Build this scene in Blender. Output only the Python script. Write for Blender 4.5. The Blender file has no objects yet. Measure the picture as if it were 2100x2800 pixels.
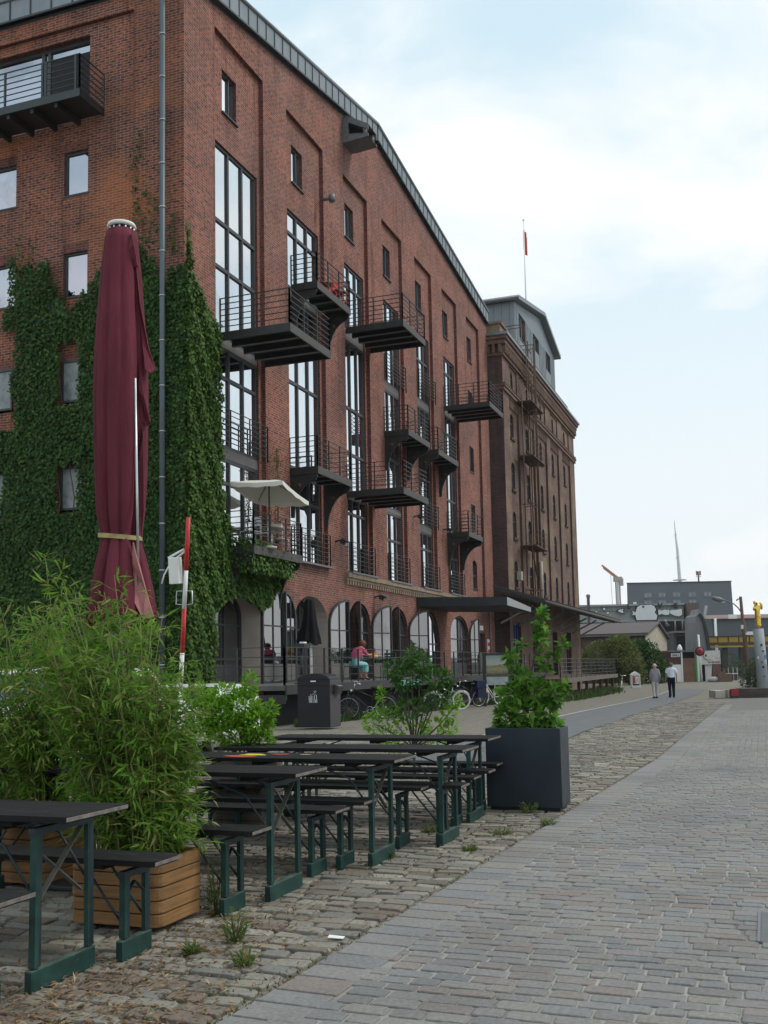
import bpy, math, random
import numpy as np
from mathutils import Vector, Matrix
PI = math.pi
R = math.radians
random.seed(7)
rng = np.random.default_rng(11)
SC = bpy.context.scene
COL = SC.collection

# ---------------------------------------------------------------- camera
F, CX, CY = 2802.5, 1050.0, 1569.6
YAW, PITCH, ROLL, H = 0.352, 0.0912, -0.0193, 1.42
def cam_axes():
    f0 = np.array([math.cos(YAW), math.sin(YAW), 0]); r0 = np.array([math.sin(YAW), -math.cos(YAW), 0]); u0 = np.array([0, 0, 1.])
    fw = math.cos(PITCH)*f0+math.sin(PITCH)*u0; up = -math.sin(PITCH)*f0+math.cos(PITCH)*u0
    rt = math.cos(ROLL)*r0+math.sin(ROLL)*up; u2 = -math.sin(ROLL)*r0+math.cos(ROLL)*up
    return rt, u2, fw
RT, UP, FW = cam_axes()
cam = bpy.data.cameras.new('camera'); cam_o = bpy.data.objects.new('camera', cam); COL.objects.link(cam_o)
cam.sensor_fit = 'VERTICAL'; cam.sensor_height = 36; cam.sensor_width = 27
cam.lens = F/2800*36; cam.shift_y = (CY-1400)/2800; cam.clip_start = 0.05; cam.clip_end = 8000
cam_o.matrix_world = Matrix(((RT[0], UP[0], -FW[0], 0), (RT[1], UP[1], -FW[1], 0), (RT[2], UP[2], -FW[2], H), (0, 0, 0, 1)))
SC.camera = cam_o

# ---------------------------------------------------------------- light
SUN_EL, SUN_AZ = 52, -62          # degrees; azimuth from +X towards +Y
w = bpy.data.worlds.new('World'); SC.world = w; w.use_nodes = True
nt = w.node_tree; nt.nodes.clear()
def wn(t, **k):
    n = nt.nodes.new(t)
    for a, b in k.items(): setattr(n, a, b)
    return n
out = wn('ShaderNodeOutputWorld'); bg = wn('ShaderNodeBackground')
sky = wn('ShaderNodeTexSky', sky_type='NISHITA'); sky.sun_disc = False
sky.sun_elevation = R(SUN_EL); sky.sun_rotation = R(90-SUN_AZ); sky.dust_density = 2.5; sky.air_density = 1.0
tc = wn('ShaderNodeTexCoord'); sep = wn('ShaderNodeSeparateXYZ')
mapn = wn('ShaderNodeMapping'); mapn.inputs['Scale'].default_value = (1.0, 1.0, 2.6); mapn.inputs['Location'].default_value = (3.1, 1.7, 0.3)
n1 = wn('ShaderNodeTexNoise'); n1.inputs['Scale'].default_value = 2.3; n1.inputs['Detail'].default_value = 7; n1.inputs['Roughness'].default_value = .52; n1.inputs['Distortion'].default_value = .35
ramp = wn('ShaderNodeValToRGB'); ramp.color_ramp.elements[0].position = .42; ramp.color_ramp.elements[1].position = .67
ramp.color_ramp.interpolation = 'EASE'
hz = wn('ShaderNodeMapRange'); hz.inputs['From Min'].default_value = .02; hz.inputs['From Max'].default_value = .46; hz.inputs['To Min'].default_value = .95; hz.inputs['To Max'].default_value = 0
mx = wn('ShaderNodeMath', operation='MAXIMUM')
lift = wn('ShaderNodeMix', data_type='RGBA'); lift.inputs[0].default_value = .86; lift.inputs[7].default_value = (7.0, 9.0, 10.0, 1)
mix = wn('ShaderNodeMix', data_type='RGBA'); mix.inputs[7].default_value = (10.2, 10.35, 10.4, 1)
L = nt.links.new
L(tc.outputs['Generated'], mapn.inputs[0]); L(mapn.outputs[0], n1.inputs['Vector']); L(n1.outputs['Fac'], ramp.inputs[0])
L(tc.outputs['Generated'], sep.inputs[0]); L(sep.outputs['Z'], hz.inputs['Value'])
L(ramp.outputs[0], mx.inputs[0]); L(hz.outputs[0], mx.inputs[1]); L(mx.outputs[0], mix.inputs[0])
L(sky.outputs[0], lift.inputs[6]); L(lift.outputs[2], mix.inputs[6])
L(mix.outputs[2], bg.inputs[0]); bg.inputs[1].default_value = 0.1; L(bg.outputs[0], out.inputs[0])
sl = bpy.data.lights.new('sun', 'SUN'); sl.energy = 1.7; sl.angle = R(14); sl.color = (1, .95, .88)
so = bpy.data.objects.new('sun', sl); COL.objects.link(so)
d = Vector((math.cos(R(SUN_EL))*math.cos(R(SUN_AZ)), math.cos(R(SUN_EL))*math.sin(R(SUN_AZ)), math.sin(R(SUN_EL))))
so.rotation_euler = d.to_track_quat('Z', 'Y').to_euler(); so.location = (0, -30, 60)
SC.view_settings.view_transform = 'Standard'; SC.view_settings.look = 'None'; SC.view_settings.exposure = 0.06; SC.view_settings.gamma = 1
SC.cycles.max_bounces = 6; SC.cycles.transparent_max_bounces = 6

# ---------------------------------------------------------------- measuring helpers (photo pixel -> place)
def ray(x, y): return RT*((x-CX)/F)-UP*((y-CY)/F)+FW
def at(x, y, dep): return ray(x, y)*dep+np.array([0, 0, H])
def pY(x, y, Y): r = ray(x, y); return r*(Y/r[1])+np.array([0, 0, H])
def pX(x, y, X): r = ray(x, y); return r*(X/r[0])+np.array([0, 0, H])
def gz(X):
    t = min(1, max(0, (X-20)/42)); return -.4*t*t*(3-2*t)
def gp(x, y):
    r = ray(x, y); z = 0
    for _ in range(25): t = (z-H)/r[2]; z = gz(t*r[0])
    return r*t+np.array([0, 0, H])

# ---------------------------------------------------------------- objects and labels
def tag(o, label=None, cat=None, group=None, kind=None):
    if label: o['label'] = label
    if cat: o['category'] = cat
    if group: o['group'] = group
    if kind: o['kind'] = kind
    return o
def thing(name, label, cat, loc=(0, 0, 0), rz=0, group=None):
    o = bpy.data.objects.new(name, None); COL.objects.link(o); o.empty_display_size = .2
    o.location = loc; o.rotation_euler = (0, 0, rz)
    return tag(o, label, cat, group)
def copy_tree(o, parent=None):
    c = o.copy(); COL.objects.link(c)
    if parent: c.parent = parent
    for ch in list(o.children): copy_tree(ch, c)
    return c
class G:
    def __init__(s): s.v = []; s.f = []; s.m = []; s.sm = []
    def add(s, vs, fs, m=0, smooth=False):
        b = len(s.v); s.v.extend([tuple(float(c) for c in v) for v in vs])
        for f in fs: s.f.append([b+i for i in f]); s.m.append(m); s.sm.append(smooth)
        return s
    def quad(s, a, b, c, d, m=0): return s.add([a, b, c, d], [[0, 1, 2, 3]], m)
    def box(s, c, d, m=0, rot=None, taper=1):
        x, y, z = d[0]/2, d[1]/2, d[2]/2
        vs = [(-x, -y, -z), (x, -y, -z), (x, y, -z), (-x, y, -z)]+[(a*taper, b*taper, z) for a, b in ((-x, -y), (x, -y), (x, y), (-x, y))]
        if rot is not None: vs = [rot @ Vector(v) for v in vs]
        vs = [(v[0]+c[0], v[1]+c[1], v[2]+c[2]) for v in vs]
        return s.add(vs, [[3, 2, 1, 0], [4, 5, 6, 7], [0, 1, 5, 4], [1, 2, 6, 5], [2, 3, 7, 6], [3, 0, 4, 7]], m)
    def bb(s, a, b, m=0): return s.box([(a[i]+b[i])/2 for i in range(3)], [abs(b[i]-a[i]) for i in range(3)], m)
    def beam(s, p, q, w, h, m=0):
        p, q = Vector(p), Vector(q); d = q-p; l = d.length
        if l < 1e-6: return s
        z = d/l; a = Vector((0, 0, 1)) if abs(z.z) < .95 else Vector((1, 0, 0))
        x = z.cross(a).normalized(); y = x.cross(z)
        rot = Matrix((x, y, z)).transposed()
        return s.box((p+q)/2, (w, h, l), m, rot)
    def tube(s, pts, r, n=8, m=0, cap=True, smooth=True):
        pts = [Vector(p) for p in pts]; k = len(pts)
        rs = r if isinstance(r, (list, tuple)) else [r]*k
        vs = []; x = None
        for i, p in enumerate(pts):
            t = (pts[min(i+1, k-1)]-pts[max(i-1, 0)])
            t = t.normalized() if t.length > 1e-9 else Vector((0, 0, 1))
            if x is None:
                a = Vector((0, 0, 1)) if abs(t.z) < .9 else Vector((1, 0, 0)); x = t.cross(a).normalized()
            else:
                x = (x-t*x.dot(t)); x = x.normalized() if x.length > 1e-6 else t.orthogonal().normalized()
            y = t.cross(x)
            for j in range(n):
                a = 2*PI*j/n; vs.append(p+(x*math.cos(a)+y*math.sin(a))*rs[i])
        fs = [[i*n+j, i*n+(j+1) % n, (i+1)*n+(j+1) % n, (i+1)*n+j] for i in range(k-1) for j in range(n)]
        if cap: fs += [list(range(n))[::-1], [(k-1)*n+j for j in range(n)]]
        return s.add(vs, fs, m, smooth)
    def lathe(s, prof, c=(0, 0, 0), n=20, m=0, smooth=True):
        k = len(prof); vs = [(c[0]+r*math.cos(2*PI*j/n), c[1]+r*math.sin(2*PI*j/n), c[2]+z) for r, z in prof for j in range(n)]
        fs = [[i*n+j, i*n+(j+1) % n, (i+1)*n+(j+1) % n, (i+1)*n+j] for i in range(k-1) for j in range(n)]
        fs += [list(range(n))[::-1], [(k-1)*n+j for j in range(n)]]
        return s.add(vs, fs, m, smooth)
    def prism(s, poly, o, ux, uy, dv, m=0):
        o, ux, uy, dv = Vector(o), Vector(ux), Vector(uy), Vector(dv); n = len(poly)
        a = [o+ux*p[0]+uy*p[1] for p in poly]; b = [p+dv for p in a]
        return s.add(a+b, [list(range(n))[::-1], list(range(n, 2*n))]+[[i, (i+1) % n, n+(i+1) % n, n+i] for i in range(n)], m)
    def ring(s, c, r, rt, ax='y', n=28, k=6, m=0):
        vs = []
        for i in range(n):
            a = 2*PI*i/n
            for j in range(k):
                b = 2*PI*j/k; q = r+rt*math.cos(b); h = rt*math.sin(b)
                p = {'y': (q*math.cos(a), h, q*math.sin(a)), 'z': (q*math.cos(a), q*math.sin(a), h), 'x': (h, q*math.cos(a), q*math.sin(a))}[ax]
                vs.append((c[0]+p[0], c[1]+p[1], c[2]+p[2]))
        return s.add(vs, [[i*k+j, ((i+1) % n)*k+j, ((i+1) % n)*k+(j+1) % k, i*k+(j+1) % k] for i in range(n) for j in range(k)], m, True)
    def blob(s, c, r, n=10, k=7, m=0, jit=0):
        vs = []
        for i in range(k+1):
            th = PI*i/k
            for j in range(n):
                a = 2*PI*j/n; q = 1+random.uniform(-jit, jit)
                vs.append((c[0]+r[0]*q*math.sin(th)*math.cos(a), c[1]+r[1]*q*math.sin(th)*math.sin(a), c[2]+r[2]*q*math.cos(th)))
        return s.add(vs, [[i*n+j, (i+1)*n+j, (i+1)*n+(j+1) % n, i*n+(j+1) % n] for i in range(k) for j in range(n)], m, True)
    def build(s, name, mats, parent=None, loc=None, rz=None, bevel=0):
        if not isinstance(mats, (list, tuple)): mats = [mats]
        return mesh_obj(name, s.v, s.f, mats, parent, s.m, s.sm, loc, rz, bevel)
def mesh_obj(name, v, f, mats, parent=None, mi=None, sm=None, loc=None, rz=None, bevel=0):
    me = bpy.data.meshes.new(name); me.from_pydata(v, [], f); me.update()
    for m in mats: me.materials.append(m)
    n = len(me.polygons)
    if mi is not None: me.polygons.foreach_set('material_index', np.array(mi, dtype=np.int32))
    if sm is not None: me.polygons.foreach_set('use_smooth', np.array(sm, dtype=bool))
    box_uv(me)
    o = bpy.data.objects.new(name, me); COL.objects.link(o)
    if parent is not None: o.parent = parent
    if loc is not None: o.location = loc
    if rz is not None: o.rotation_euler = (0, 0, rz)
    if bevel:
        b = o.modifiers.new('bevel', 'BEVEL'); b.width = bevel; b.segments = 2; b.limit_method = 'ANGLE'; b.angle_limit = R(40)
    return o
def box_uv(me):
    nl = len(me.loops)
    if nl == 0: return
    co = np.empty(len(me.vertices)*3); me.vertices.foreach_get('co', co); co = co.reshape(-1, 3)
    vi = np.empty(nl, dtype=np.int32); me.loops.foreach_get('vertex_index', vi)
    nr = np.empty(len(me.polygons)*3); me.polygons.foreach_get('normal', nr); nr = np.abs(nr.reshape(-1, 3))
    lt = np.empty(len(me.polygons), dtype=np.int32); me.polygons.foreach_get('loop_total', lt)
    ax = np.repeat(np.argmax(nr*np.array([1, 1, 1.02]), axis=1), lt); p = co[vi]
    uv = np.where((ax == 2)[:, None], p[:, [0, 1]], np.where((ax == 0)[:, None], p[:, [1, 2]], p[:, [0, 2]]))
    ul = me.uv_layers.new(name='UVMap'); ul.data.foreach_set('uv', uv.astype(np.float32).ravel())

# ---------------------------------------------------------------- materials
class NT:
    def __init__(s, name):
        s.mat = bpy.data.materials.new(name); s.mat.use_nodes = True; s.t = s.mat.node_tree
        s.b = s.t.nodes['Principled BSDF']; s.L = s.t.links.new
    def n(s, t, **k):
        n = s.t.nodes.new(t)
        for a, b in k.items(): setattr(n, a, b)
        return n
    def coord(s, which='Object'):
        return s.n('ShaderNodeTexCoord').outputs[which]
    def noise(s, scale, detail=4, rough=.55, vec=None, dist=0):
        n = s.n('ShaderNodeTexNoise'); n.inputs['Scale'].default_value = scale; n.inputs['Detail'].default_value = detail; n.inputs['Roughness'].default_value = rough; n.inputs['Distortion'].default_value = dist
        s.L(vec if vec is not None else s.coord(), n.inputs['Vector']); return n.outputs['Fac']
    def ramp(s, fac, stops, interp='LINEAR'):
        r = s.n('ShaderNodeValToRGB'); e = r.color_ramp.elements; r.color_ramp.interpolation = interp
        while len(e) < len(stops): e.new(.5)
        for i, (p, c) in enumerate(stops): e[i].position = p; e[i].color = (c, c, c, 1) if isinstance(c, (int, float)) else (*c, 1)
        s.L(fac, r.inputs[0]); return r.outputs[0]
    def mix(s, fac, a, b, mode='MIX'):
        m = s.n('ShaderNodeMix', data_type='RGBA', blend_type=mode)
        for k, v in ((0, fac), (6, a), (7, b)):
            if isinstance(v, (int, float)): m.inputs[k].default_value = v if k == 0 else (v, v, v, 1)
            elif isinstance(v, tuple): m.inputs[k].default_value = (*v, 1)
            else: s.L(v, m.inputs[k])
        return m.outputs[2]
    def math(s, op, a, b=0.0):
        m = s.n('ShaderNodeMath', operation=op)
        for k, v in ((0, a), (1, b)):
            if isinstance(v, (int, float)): m.inputs[k].default_value = v
            else: s.L(v, m.inputs[k])
        return m.outputs[0]
    def bump(s, h, strength=.3, dist=.01):
        b = s.n('ShaderNodeBump'); b.inputs['Strength'].default_value = strength; b.inputs['Distance'].default_value = dist
        s.L(h, b.inputs['Height']); s.L(b.outputs[0], s.b.inputs['Normal'])
    def set(s, color=None, rough=None, metal=None, spec=None):
        for k, v in (('Base Color', color), ('Roughness', rough), ('Metallic', metal), ('Specular IOR Level', spec)):
            if v is None: continue
            if isinstance(v, tuple): s.b.inputs[k].default_value = (*v, 1)
            elif isinstance(v, (int, float)): s.b.inputs[k].default_value = v
            else: s.L(v, s.b.inputs[k])
        return s.mat
def mul(c, k): return tuple(x*k for x in c)
def plain(name, c, rough=.6, metal=0, var=.25, scale=6, bump=.0, spec=.4):
    t = NT(name); n = t.noise(scale, 5, .6)
    col = t.ramp(n, [(.3, mul(c, 1-var)), (.7, mul(c, 1+var))])
    if bump: t.bump(t.noise(scale*6, 4), bump, .01)
    rr = t.ramp(n, [(.3, max(.05, rough-.1)), (.7, min(1, rough+.1))])
    return t.set(col, rr, metal, spec)
def brick_mat(name, cols, dark, mortar, soot=.5, bw=.25, bh=.077, msz=.007, patch=None):
    t = NT(name); uv = t.coord('UV')
    wob = t.n('ShaderNodeVectorMath', operation='MULTIPLY_ADD')
    nz = t.n('ShaderNodeTexNoise'); nz.inputs['Scale'].default_value = 5; t.L(uv, nz.inputs['Vector'])
    t.L(nz.outputs['Color'], wob.inputs[0]); wob.inputs[1].default_value = (.012, .012, 0); t.L(uv, wob.inputs[2])
    def bt(c1, c2, mo, off):
        b = t.n('ShaderNodeTexBrick'); b.offset = .5; b.offset_frequency = 2; b.squash = 1
        for k, v in (('Scale', 1), ('Brick Width', bw), ('Row Height', bh), ('Mortar Size', msz), ('Mortar Smooth', .25), ('Bias', off)): b.inputs[k].default_value = v
        b.inputs['Color1'].default_value = (*c1, 1); b.inputs['Color2'].default_value = (*c2, 1); b.inputs['Mortar'].default_value = (*mo, 1)
        t.L(wob.outputs[0], b.inputs['Vector']); return b
    a = bt(cols[0], cols[1], mortar, 0.0); b2 = bt(cols[2], dark, mortar, 0.15)
    br = t.noise(9, 2, .5, uv)
    m1 = t.mix(t.ramp(br, [(.42, 0), (.6, 1)]), a.outputs[0], b2.outputs[0])
    big = t.noise(.33, 5, .6, uv)
    m2 = t.mix(t.ramp(big, [(.42, 0.0), (.68, soot)]), m1, bt(mul(dark, 1.7), dark, mul(mortar, 1.0), -.1).outputs[0])
    tint = t.noise(.7, 4, .6, uv)
    m3 = t.mix(1.0, m2, t.ramp(tint, [(.25, .72), (.75, 1.22)]), 'MULTIPLY')
    sm = t.n('ShaderNodeMapping'); t.L(uv, sm.inputs[0]); sm.inputs['Scale'].default_value = (2.2, .16, 1)
    m3 = t.mix(1.0, m3, t.ramp(t.noise(1.0, 5, .65, sm.outputs[0]), [(.30, .58), (.47, 1.0), (.75, 1.1)]), 'MULTIPLY')
    if patch: m3 = t.mix(t.ramp(t.noise(.45, 3, .5, uv), [(.5, 0), (.66, .8)]), m3, bt(patch, mul(patch, .7), mortar, 0).outputs[0])
    t.bump(a.outputs['Fac'], -.35, .012)
    return t.set(m3, .88, 0, .25)
def leaf_mat(name, cols, trans=.25):
    t = NT(name); g = t.n('ShaderNodeNewGeometry')
    c = t.ramp(g.outputs['Random Per Island'], [(i/(len(cols)-1), c) for i, c in enumerate(cols)])
    c = t.mix(1.0, c, t.ramp(t.noise(1.7, 2), [(.3, .8), (.7, 1.2)]), 'MULTIPLY')
    t.set(c, .6, 0, .18)
    tr = t.n('ShaderNodeBsdfTranslucent'); t.L(c, tr.inputs[0])
    ms = t.n('ShaderNodeMixShader'); ms.inputs[0].default_value = trans
    o = t.t.nodes['Material Output']
    t.L(t.b.outputs[0], ms.inputs[1]); t.L(tr.outputs[0], ms.inputs[2]); t.L(ms.outputs[0], o.inputs['Surface'])
    return t.mat
def glass_mat(name, tint, rough=.02, wav=.05, base=0.0):
    t = NT(name); n = t.noise(.9, 2, .4); t.bump(n, wav, .05)
    oi = t.n('ShaderNodeObjectInfo'); c = t.ramp(t.noise(.45, 4, .6), [(.30, mul(tint, .62)), (.45, mul(tint, .93)), (.7, tint)])
    return t.set(t.mix(1.0, c, t.ramp(oi.outputs['Random'], [(0, .80), (.4, .96), (1, 1.0)]), 'MULTIPLY'), rough, 1.0-base)
def stone_mat(name, cols, bumps=.4):
    t = NT(name); g = t.n('ShaderNodeNewGeometry')
    c = t.ramp(g.outputs['Random Per Island'], [(i/(len(cols)-1), c) for i, c in enumerate(cols)])
    n = t.noise(45, 5, .65); c = t.mix(1.0, c, t.ramp(n, [(.3, .78), (.7, 1.2)]), 'MULTIPLY')
    c = t.mix(1.0, c, t.ramp(t.noise(.45, 6, .65), [(.28, .70), (.5, .98), (.75, 1.14)]), 'MULTIPLY')
    t.bump(t.noise(28, 5, .6), bumps, .012)
    return t.set(c, .82, 0, .3)
def wood_mat(name, c1, c2, axis=0, rough=.7, sc=6):
    t = NT(name); m = t.n('ShaderNodeMapping'); t.L(t.coord(), m.inputs[0])
    s = [14*sc/6, 14*sc/6, 14*sc/6]; s[axis] = .9; m.inputs['Scale'].default_value = s
    n = t.noise(2.2, 6, .65, m.outputs[0], .4); t.bump(n, .15, .005)
    c = t.ramp(n, [(.3, c1), (.7, c2)]); c = t.mix(1.0, c, t.ramp(t.noise(2.1, 3), [(.3, .75), (.7, 1.2)]), 'MULTIPLY')
    return t.set(c, rough, 0, .35)

M = {}
M['brick'] = brick_mat('red_brick', [(.335, .104, .062), (.255, .076, .050), (.195, .068, .050)], (.058, .040, .038), (.33, .24, .20), .48)
M['brick_side'] = brick_mat('red_brick_weathered', [(.31, .094, .042), (.225, .067, .037), (.175, .060, .042)], (.042, .025, .025), (.31, .22, .18), .62, patch=(.36, .112, .036))
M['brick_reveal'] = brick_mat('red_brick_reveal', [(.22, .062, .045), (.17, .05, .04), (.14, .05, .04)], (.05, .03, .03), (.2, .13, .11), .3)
M['brick_tower'] = brick_mat('brown_brick', [(.185, .092, .066), (.14, .074, .058), (.20, .125, .085)], (.075, .048, .045), (.2, .16, .135), .45, patch=(.26, .185, .11))
M['brick_tower_shaded'] = brick_mat('brown_brick_shaded', [(.085, .048, .044), (.07, .042, .042), (.1, .055, .05)], (.045, .032, .033), (.13, .1, .09), .5)  # darker copy of the tower brick; shade painted on side face and reveals
M['stone_ledge'] = plain('weathered_ledge', (.25, .185, .13), .85, 0, .3, 3, .3)
M['zinc'] = plain('zinc_sheet', (.20, .225, .24), .45, .55, .18, 1.5)
M['zinc_dark'] = plain('zinc_seam', (.045, .055, .06), .5, .4, .2, 3)
M['steel'] = plain('dark_painted_steel', (.035, .036, .036), .5, .3, .3, 5)
M['steel_rail'] = plain('railing_steel', (.045, .043, .042), .5, .3, .3, 5)
M['flange'] = plain('galvanised_flange', (.16, .16, .175), .55, .3, .2, 4)
M['frame'] = plain('window_frame_metal', (.045, .048, .052), .45, .2, .15, 3)
M['panel'] = plain('grey_spandrel_panel', (.13, .12, .115), .6, 0, .12, 2)
M['plaster'] = plain('pale_plaster_reveal', (.42, .38, .33), .9, 0, .12, 2)
M['glass'] = glass_mat('window_glass', (.86, .88, .90), .015, .06)
M['glass_dim'] = glass_mat('window_glass_side', (.56, .55, .60), .04, .05)
M['glass_leaf'] = glass_mat('window_glass_leaf', (.30, .30, .30), .02, .1)
M['glass_dark'] = glass_mat('window_glass_dark', (.20, .20, .205), .05, .1, .15)
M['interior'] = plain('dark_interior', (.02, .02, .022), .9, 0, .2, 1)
M['white'] = plain('white_paint', (.74, .74, .72), .55, 0, .06, 3)
M['offwhite'] = plain('offwhite_cloth', (.70, .68, .62), .85, 0, .05, 2)
M['red'] = plain('red_paint', (.52, .035, .03), .5, 0, .12, 3)
M['black'] = plain('black_plastic', (.012, .012, .014), .45, 0, .2, 4)
M['pipe'] = plain('zinc_pipe', (.10, .125, .14), .5, .4, .15, 2)
M['alu'] = plain('aluminium', (.55, .56, .58), .35, .8, .1, 4)
M['chrome'] = plain('bright_metal', (.6, .6, .6), .25, .9, .1, 4)
M['rust'] = plain('rusty_steel', (.10, .062, .045), .8, .2, .35, 5)
M['concrete'] = plain('concrete', (.42, .41, .38), .9, 0, .15, 2, .2)
M['asphalt'] = plain('asphalt', (.125, .13, .135), .92, 0, .22, 2.2, .3)
# ================================================================ big buildings
def wall_grid(g, us, vs, rects, to3, mat=0, revmat=1):
    """flat wall with recesses and openings: rects = (u0,u1,v0,v1,depth,is_hole,material)"""
    us = sorted(set([round(u, 4) for u in us]+[round(r[k], 4) for r in rects for k in (0, 1) if us[0] <= r[k] <= us[-1]]))
    vs = sorted(set([round(v, 4) for v in vs]+[round(r[k], 4) for r in rects for k in (2, 3) if vs[0] <= r[k] <= vs[-1]]))
    nu, nv = len(us)-1, len(vs)-1
    D = np.zeros((nu, nv)); Hh = np.zeros((nu, nv), bool); Mt = np.full((nu, nv), mat)
    for r in rects:
        for i in range(nu):
            if us[i] < r[0]-1e-4 or us[i+1] > r[1]+1e-4: continue
            for j in range(nv):
                if vs[j] < r[2]-1e-4 or vs[j+1] > r[3]+1e-4: continue
                D[i, j] = r[4]; Hh[i, j] = r[5]
                if len(r) > 6: Mt[i, j] = r[6]
    for i in range(nu):
        for j in range(nv):
            d = D[i, j]
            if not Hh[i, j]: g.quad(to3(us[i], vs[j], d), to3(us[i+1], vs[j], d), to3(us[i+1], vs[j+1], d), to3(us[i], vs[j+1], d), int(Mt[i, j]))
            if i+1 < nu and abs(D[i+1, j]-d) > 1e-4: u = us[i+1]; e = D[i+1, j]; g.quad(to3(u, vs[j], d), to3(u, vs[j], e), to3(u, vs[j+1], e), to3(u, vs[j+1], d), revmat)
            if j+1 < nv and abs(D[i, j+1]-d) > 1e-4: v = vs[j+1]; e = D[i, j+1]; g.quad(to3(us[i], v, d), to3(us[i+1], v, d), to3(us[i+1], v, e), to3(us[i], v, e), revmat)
def arch_pts(uc, a, vs, vc, n=12, pointed=False):
    if pointed:
        p = [(uc-a*math.cos(t*PI/2)**1.0*(1-.12*math.sin(t*PI)), vs+(vc-vs)*math.sin(t*PI/2)**.85) for t in np.linspace(0, 1, n//2+1)]
        return p+[(2*uc-q[0], q[1]) for q in p[-2::-1]]
    return [(uc-a*math.cos(t), vs+(vc-vs)*math.sin(t)) for t in np.linspace(0, PI, n+1)]
def spandrels(g, uc, a, vs, vc, vtop, to3, d0, d1, mat=0, rev=1, pointed=False):
    P = arch_pts(uc, a, vs, vc, 14, pointed); k = len(P)//2
    for side in (P[:k+1], P[k:]):
        cu = uc-a if side is not P[k:] and side[0][0] < uc-1e-6 else uc+a
        for p, q in zip(side[:-1], side[1:]):
            g.add([to3(cu, vtop, d0), to3(p[0], p[1], d0), to3(q[0], q[1], d0)], [[0, 1, 2]], mat)
        if abs(vtop-vc) > 1e-4: g.add([to3(cu, vtop, d0), to3(uc, vc, d0), to3(uc, vtop, d0)], [[0, 1, 2]], mat)
    for p, q in zip(P[:-1], P[1:]): g.quad(to3(p[0], p[1], d0), to3(q[0], q[1], d0), to3(q[0], q[1], d1), to3(p[0], p[1], d1), rev)
def wbox(g, to3, u0, u1, v0, v1, d0, d1, m=0):
    a = [to3(u0, v0, d0), to3(u1, v0, d0), to3(u1, v1, d0), to3(u0, v1, d0)]; b = [to3(u0, v0, d1), to3(u1, v0, d1), to3(u1, v1, d1), to3(u0, v1, d1)]
    g.add(a+b, [[3, 2, 1, 0], [4, 5, 6, 7], [0, 1, 5, 4], [1, 2, 6, 5], [2, 3, 7, 6], [3, 0, 4, 7]], m)
def window(parent, to3, u0, u1, v0, v1, d, mul_u=(), tr_v=(), fw=.07, mw=.055, glass='glass', name='window', tilt=None, sill=None):
    """frame mesh (part) with one pane mesh (sub-part); d = depth of the frame's outer face"""
    g = G(); t = .07
    for a, b in ((u0, u0+fw), (u1-fw, u1)): wbox(g, to3, a, b, v0, v1, d, d+t)
    for a, b in ((v0, v0+fw), (v1-fw, v1)): wbox(g, to3, u0+fw, u1-fw, a, b, d, d+t)
    xs = [u0+fw]+[u0+(u1-u0)*k for k in mul_u]+[u1-fw]
    for k in mul_u: u = u0+(u1-u0)*k; wbox(g, to3, u-mw/2, u+mw/2, v0+fw, v1-fw, d-.012, d+t-.004)
    for v in tr_v:
        for i in range(len(xs)-1):
            o = mw/2
            wbox(g, to3, xs[i]+(o if i else 0), xs[i+1]-(o if i < len(xs)-2 else 0), v-mw*.6, v+mw*.6, d-.006, d+t-.008)
    if tilt is not None:
        k = tilt; a, b = xs[k]+.04, xs[k+1]-.04; zz0 = v0+fw+.03; zz1 = (tr_v[-1] if tr_v else v1)-.06
        for (p, q) in (((a, zz0, .02), (a, zz1, .2)), ((b, zz0, .02), (b, zz1, .2)), ((a, zz1, .2), (b, zz1, .2)), ((a, zz0, .02), (b, zz0, .02))):
            g.beam(to3(p[0], p[1], d+p[2]), to3(q[0], q[1], d+q[2]), .06, .06)
        h = G(); h.quad(to3(a, zz0, d+.03), to3(b, zz0, d+.03), to3(b, zz1, d+.21), to3(a, zz1, d+.21))
    if sill: wbox(g, to3, u0-.04, u1+.04, v0-.05, v0-.003, sill, d+.02)
    o = g.build(name, M['frame'], parent)
    p = G(); p.quad(to3(u0+fw*.6, v0+fw*.6, d+.045), to3(u1-fw*.6, v0+fw*.6, d+.045), to3(u1-fw*.6, v1-fw*.6, d+.045), to3(u0+fw*.6, v1-fw*.6, d+.045))
    p.build('pane', M[glass], o)
    if tilt is not None: h.build('tilted_pane', M[glass], o)
    return o
YF, XC, XE = 14.0, 23.1, 55.92
tR = lambda u, v, d: (u, YF+d, v)
tL = lambda u, v, d: (XC+d, u, v)
wh = thing('brick_warehouse', 'long red brick warehouse with tall loft windows, black steel balconies and a zinc roof edge', 'building', (0, 0, 0))
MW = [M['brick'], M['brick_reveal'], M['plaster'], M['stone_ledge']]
BAYS = [(24.78, 27.84), (29.53, 32.55), (34.42, 36.95), (38.61, 41.12), (42.87, 45.40), (47.12, 49.66), (51.53, 54.09)]
RD = .14
rects = []
for i, (a, b) in enumerate(BAYS):
    rects.append((a, b, 4.88, 20.02, RD, False))
    c = a+(b-a)*.36
    rects.append((c-.44, c+.44, 17.8, 19.12, RD+.30, True))
    if i < 6: rects.append((a+.2, b-.2, 4.93, 16.74, RD+.16, True))
    else:
        for z0, z1 in ((14.75, 16.15), (11.75, 13.1), (8.62, 9.98)): rects.append((c-.44, c+.44, z0, z1, RD+.38, True))
        rects.append((c-.5, c+.5, 5.5, 7.0, RD+.3, True))
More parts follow.
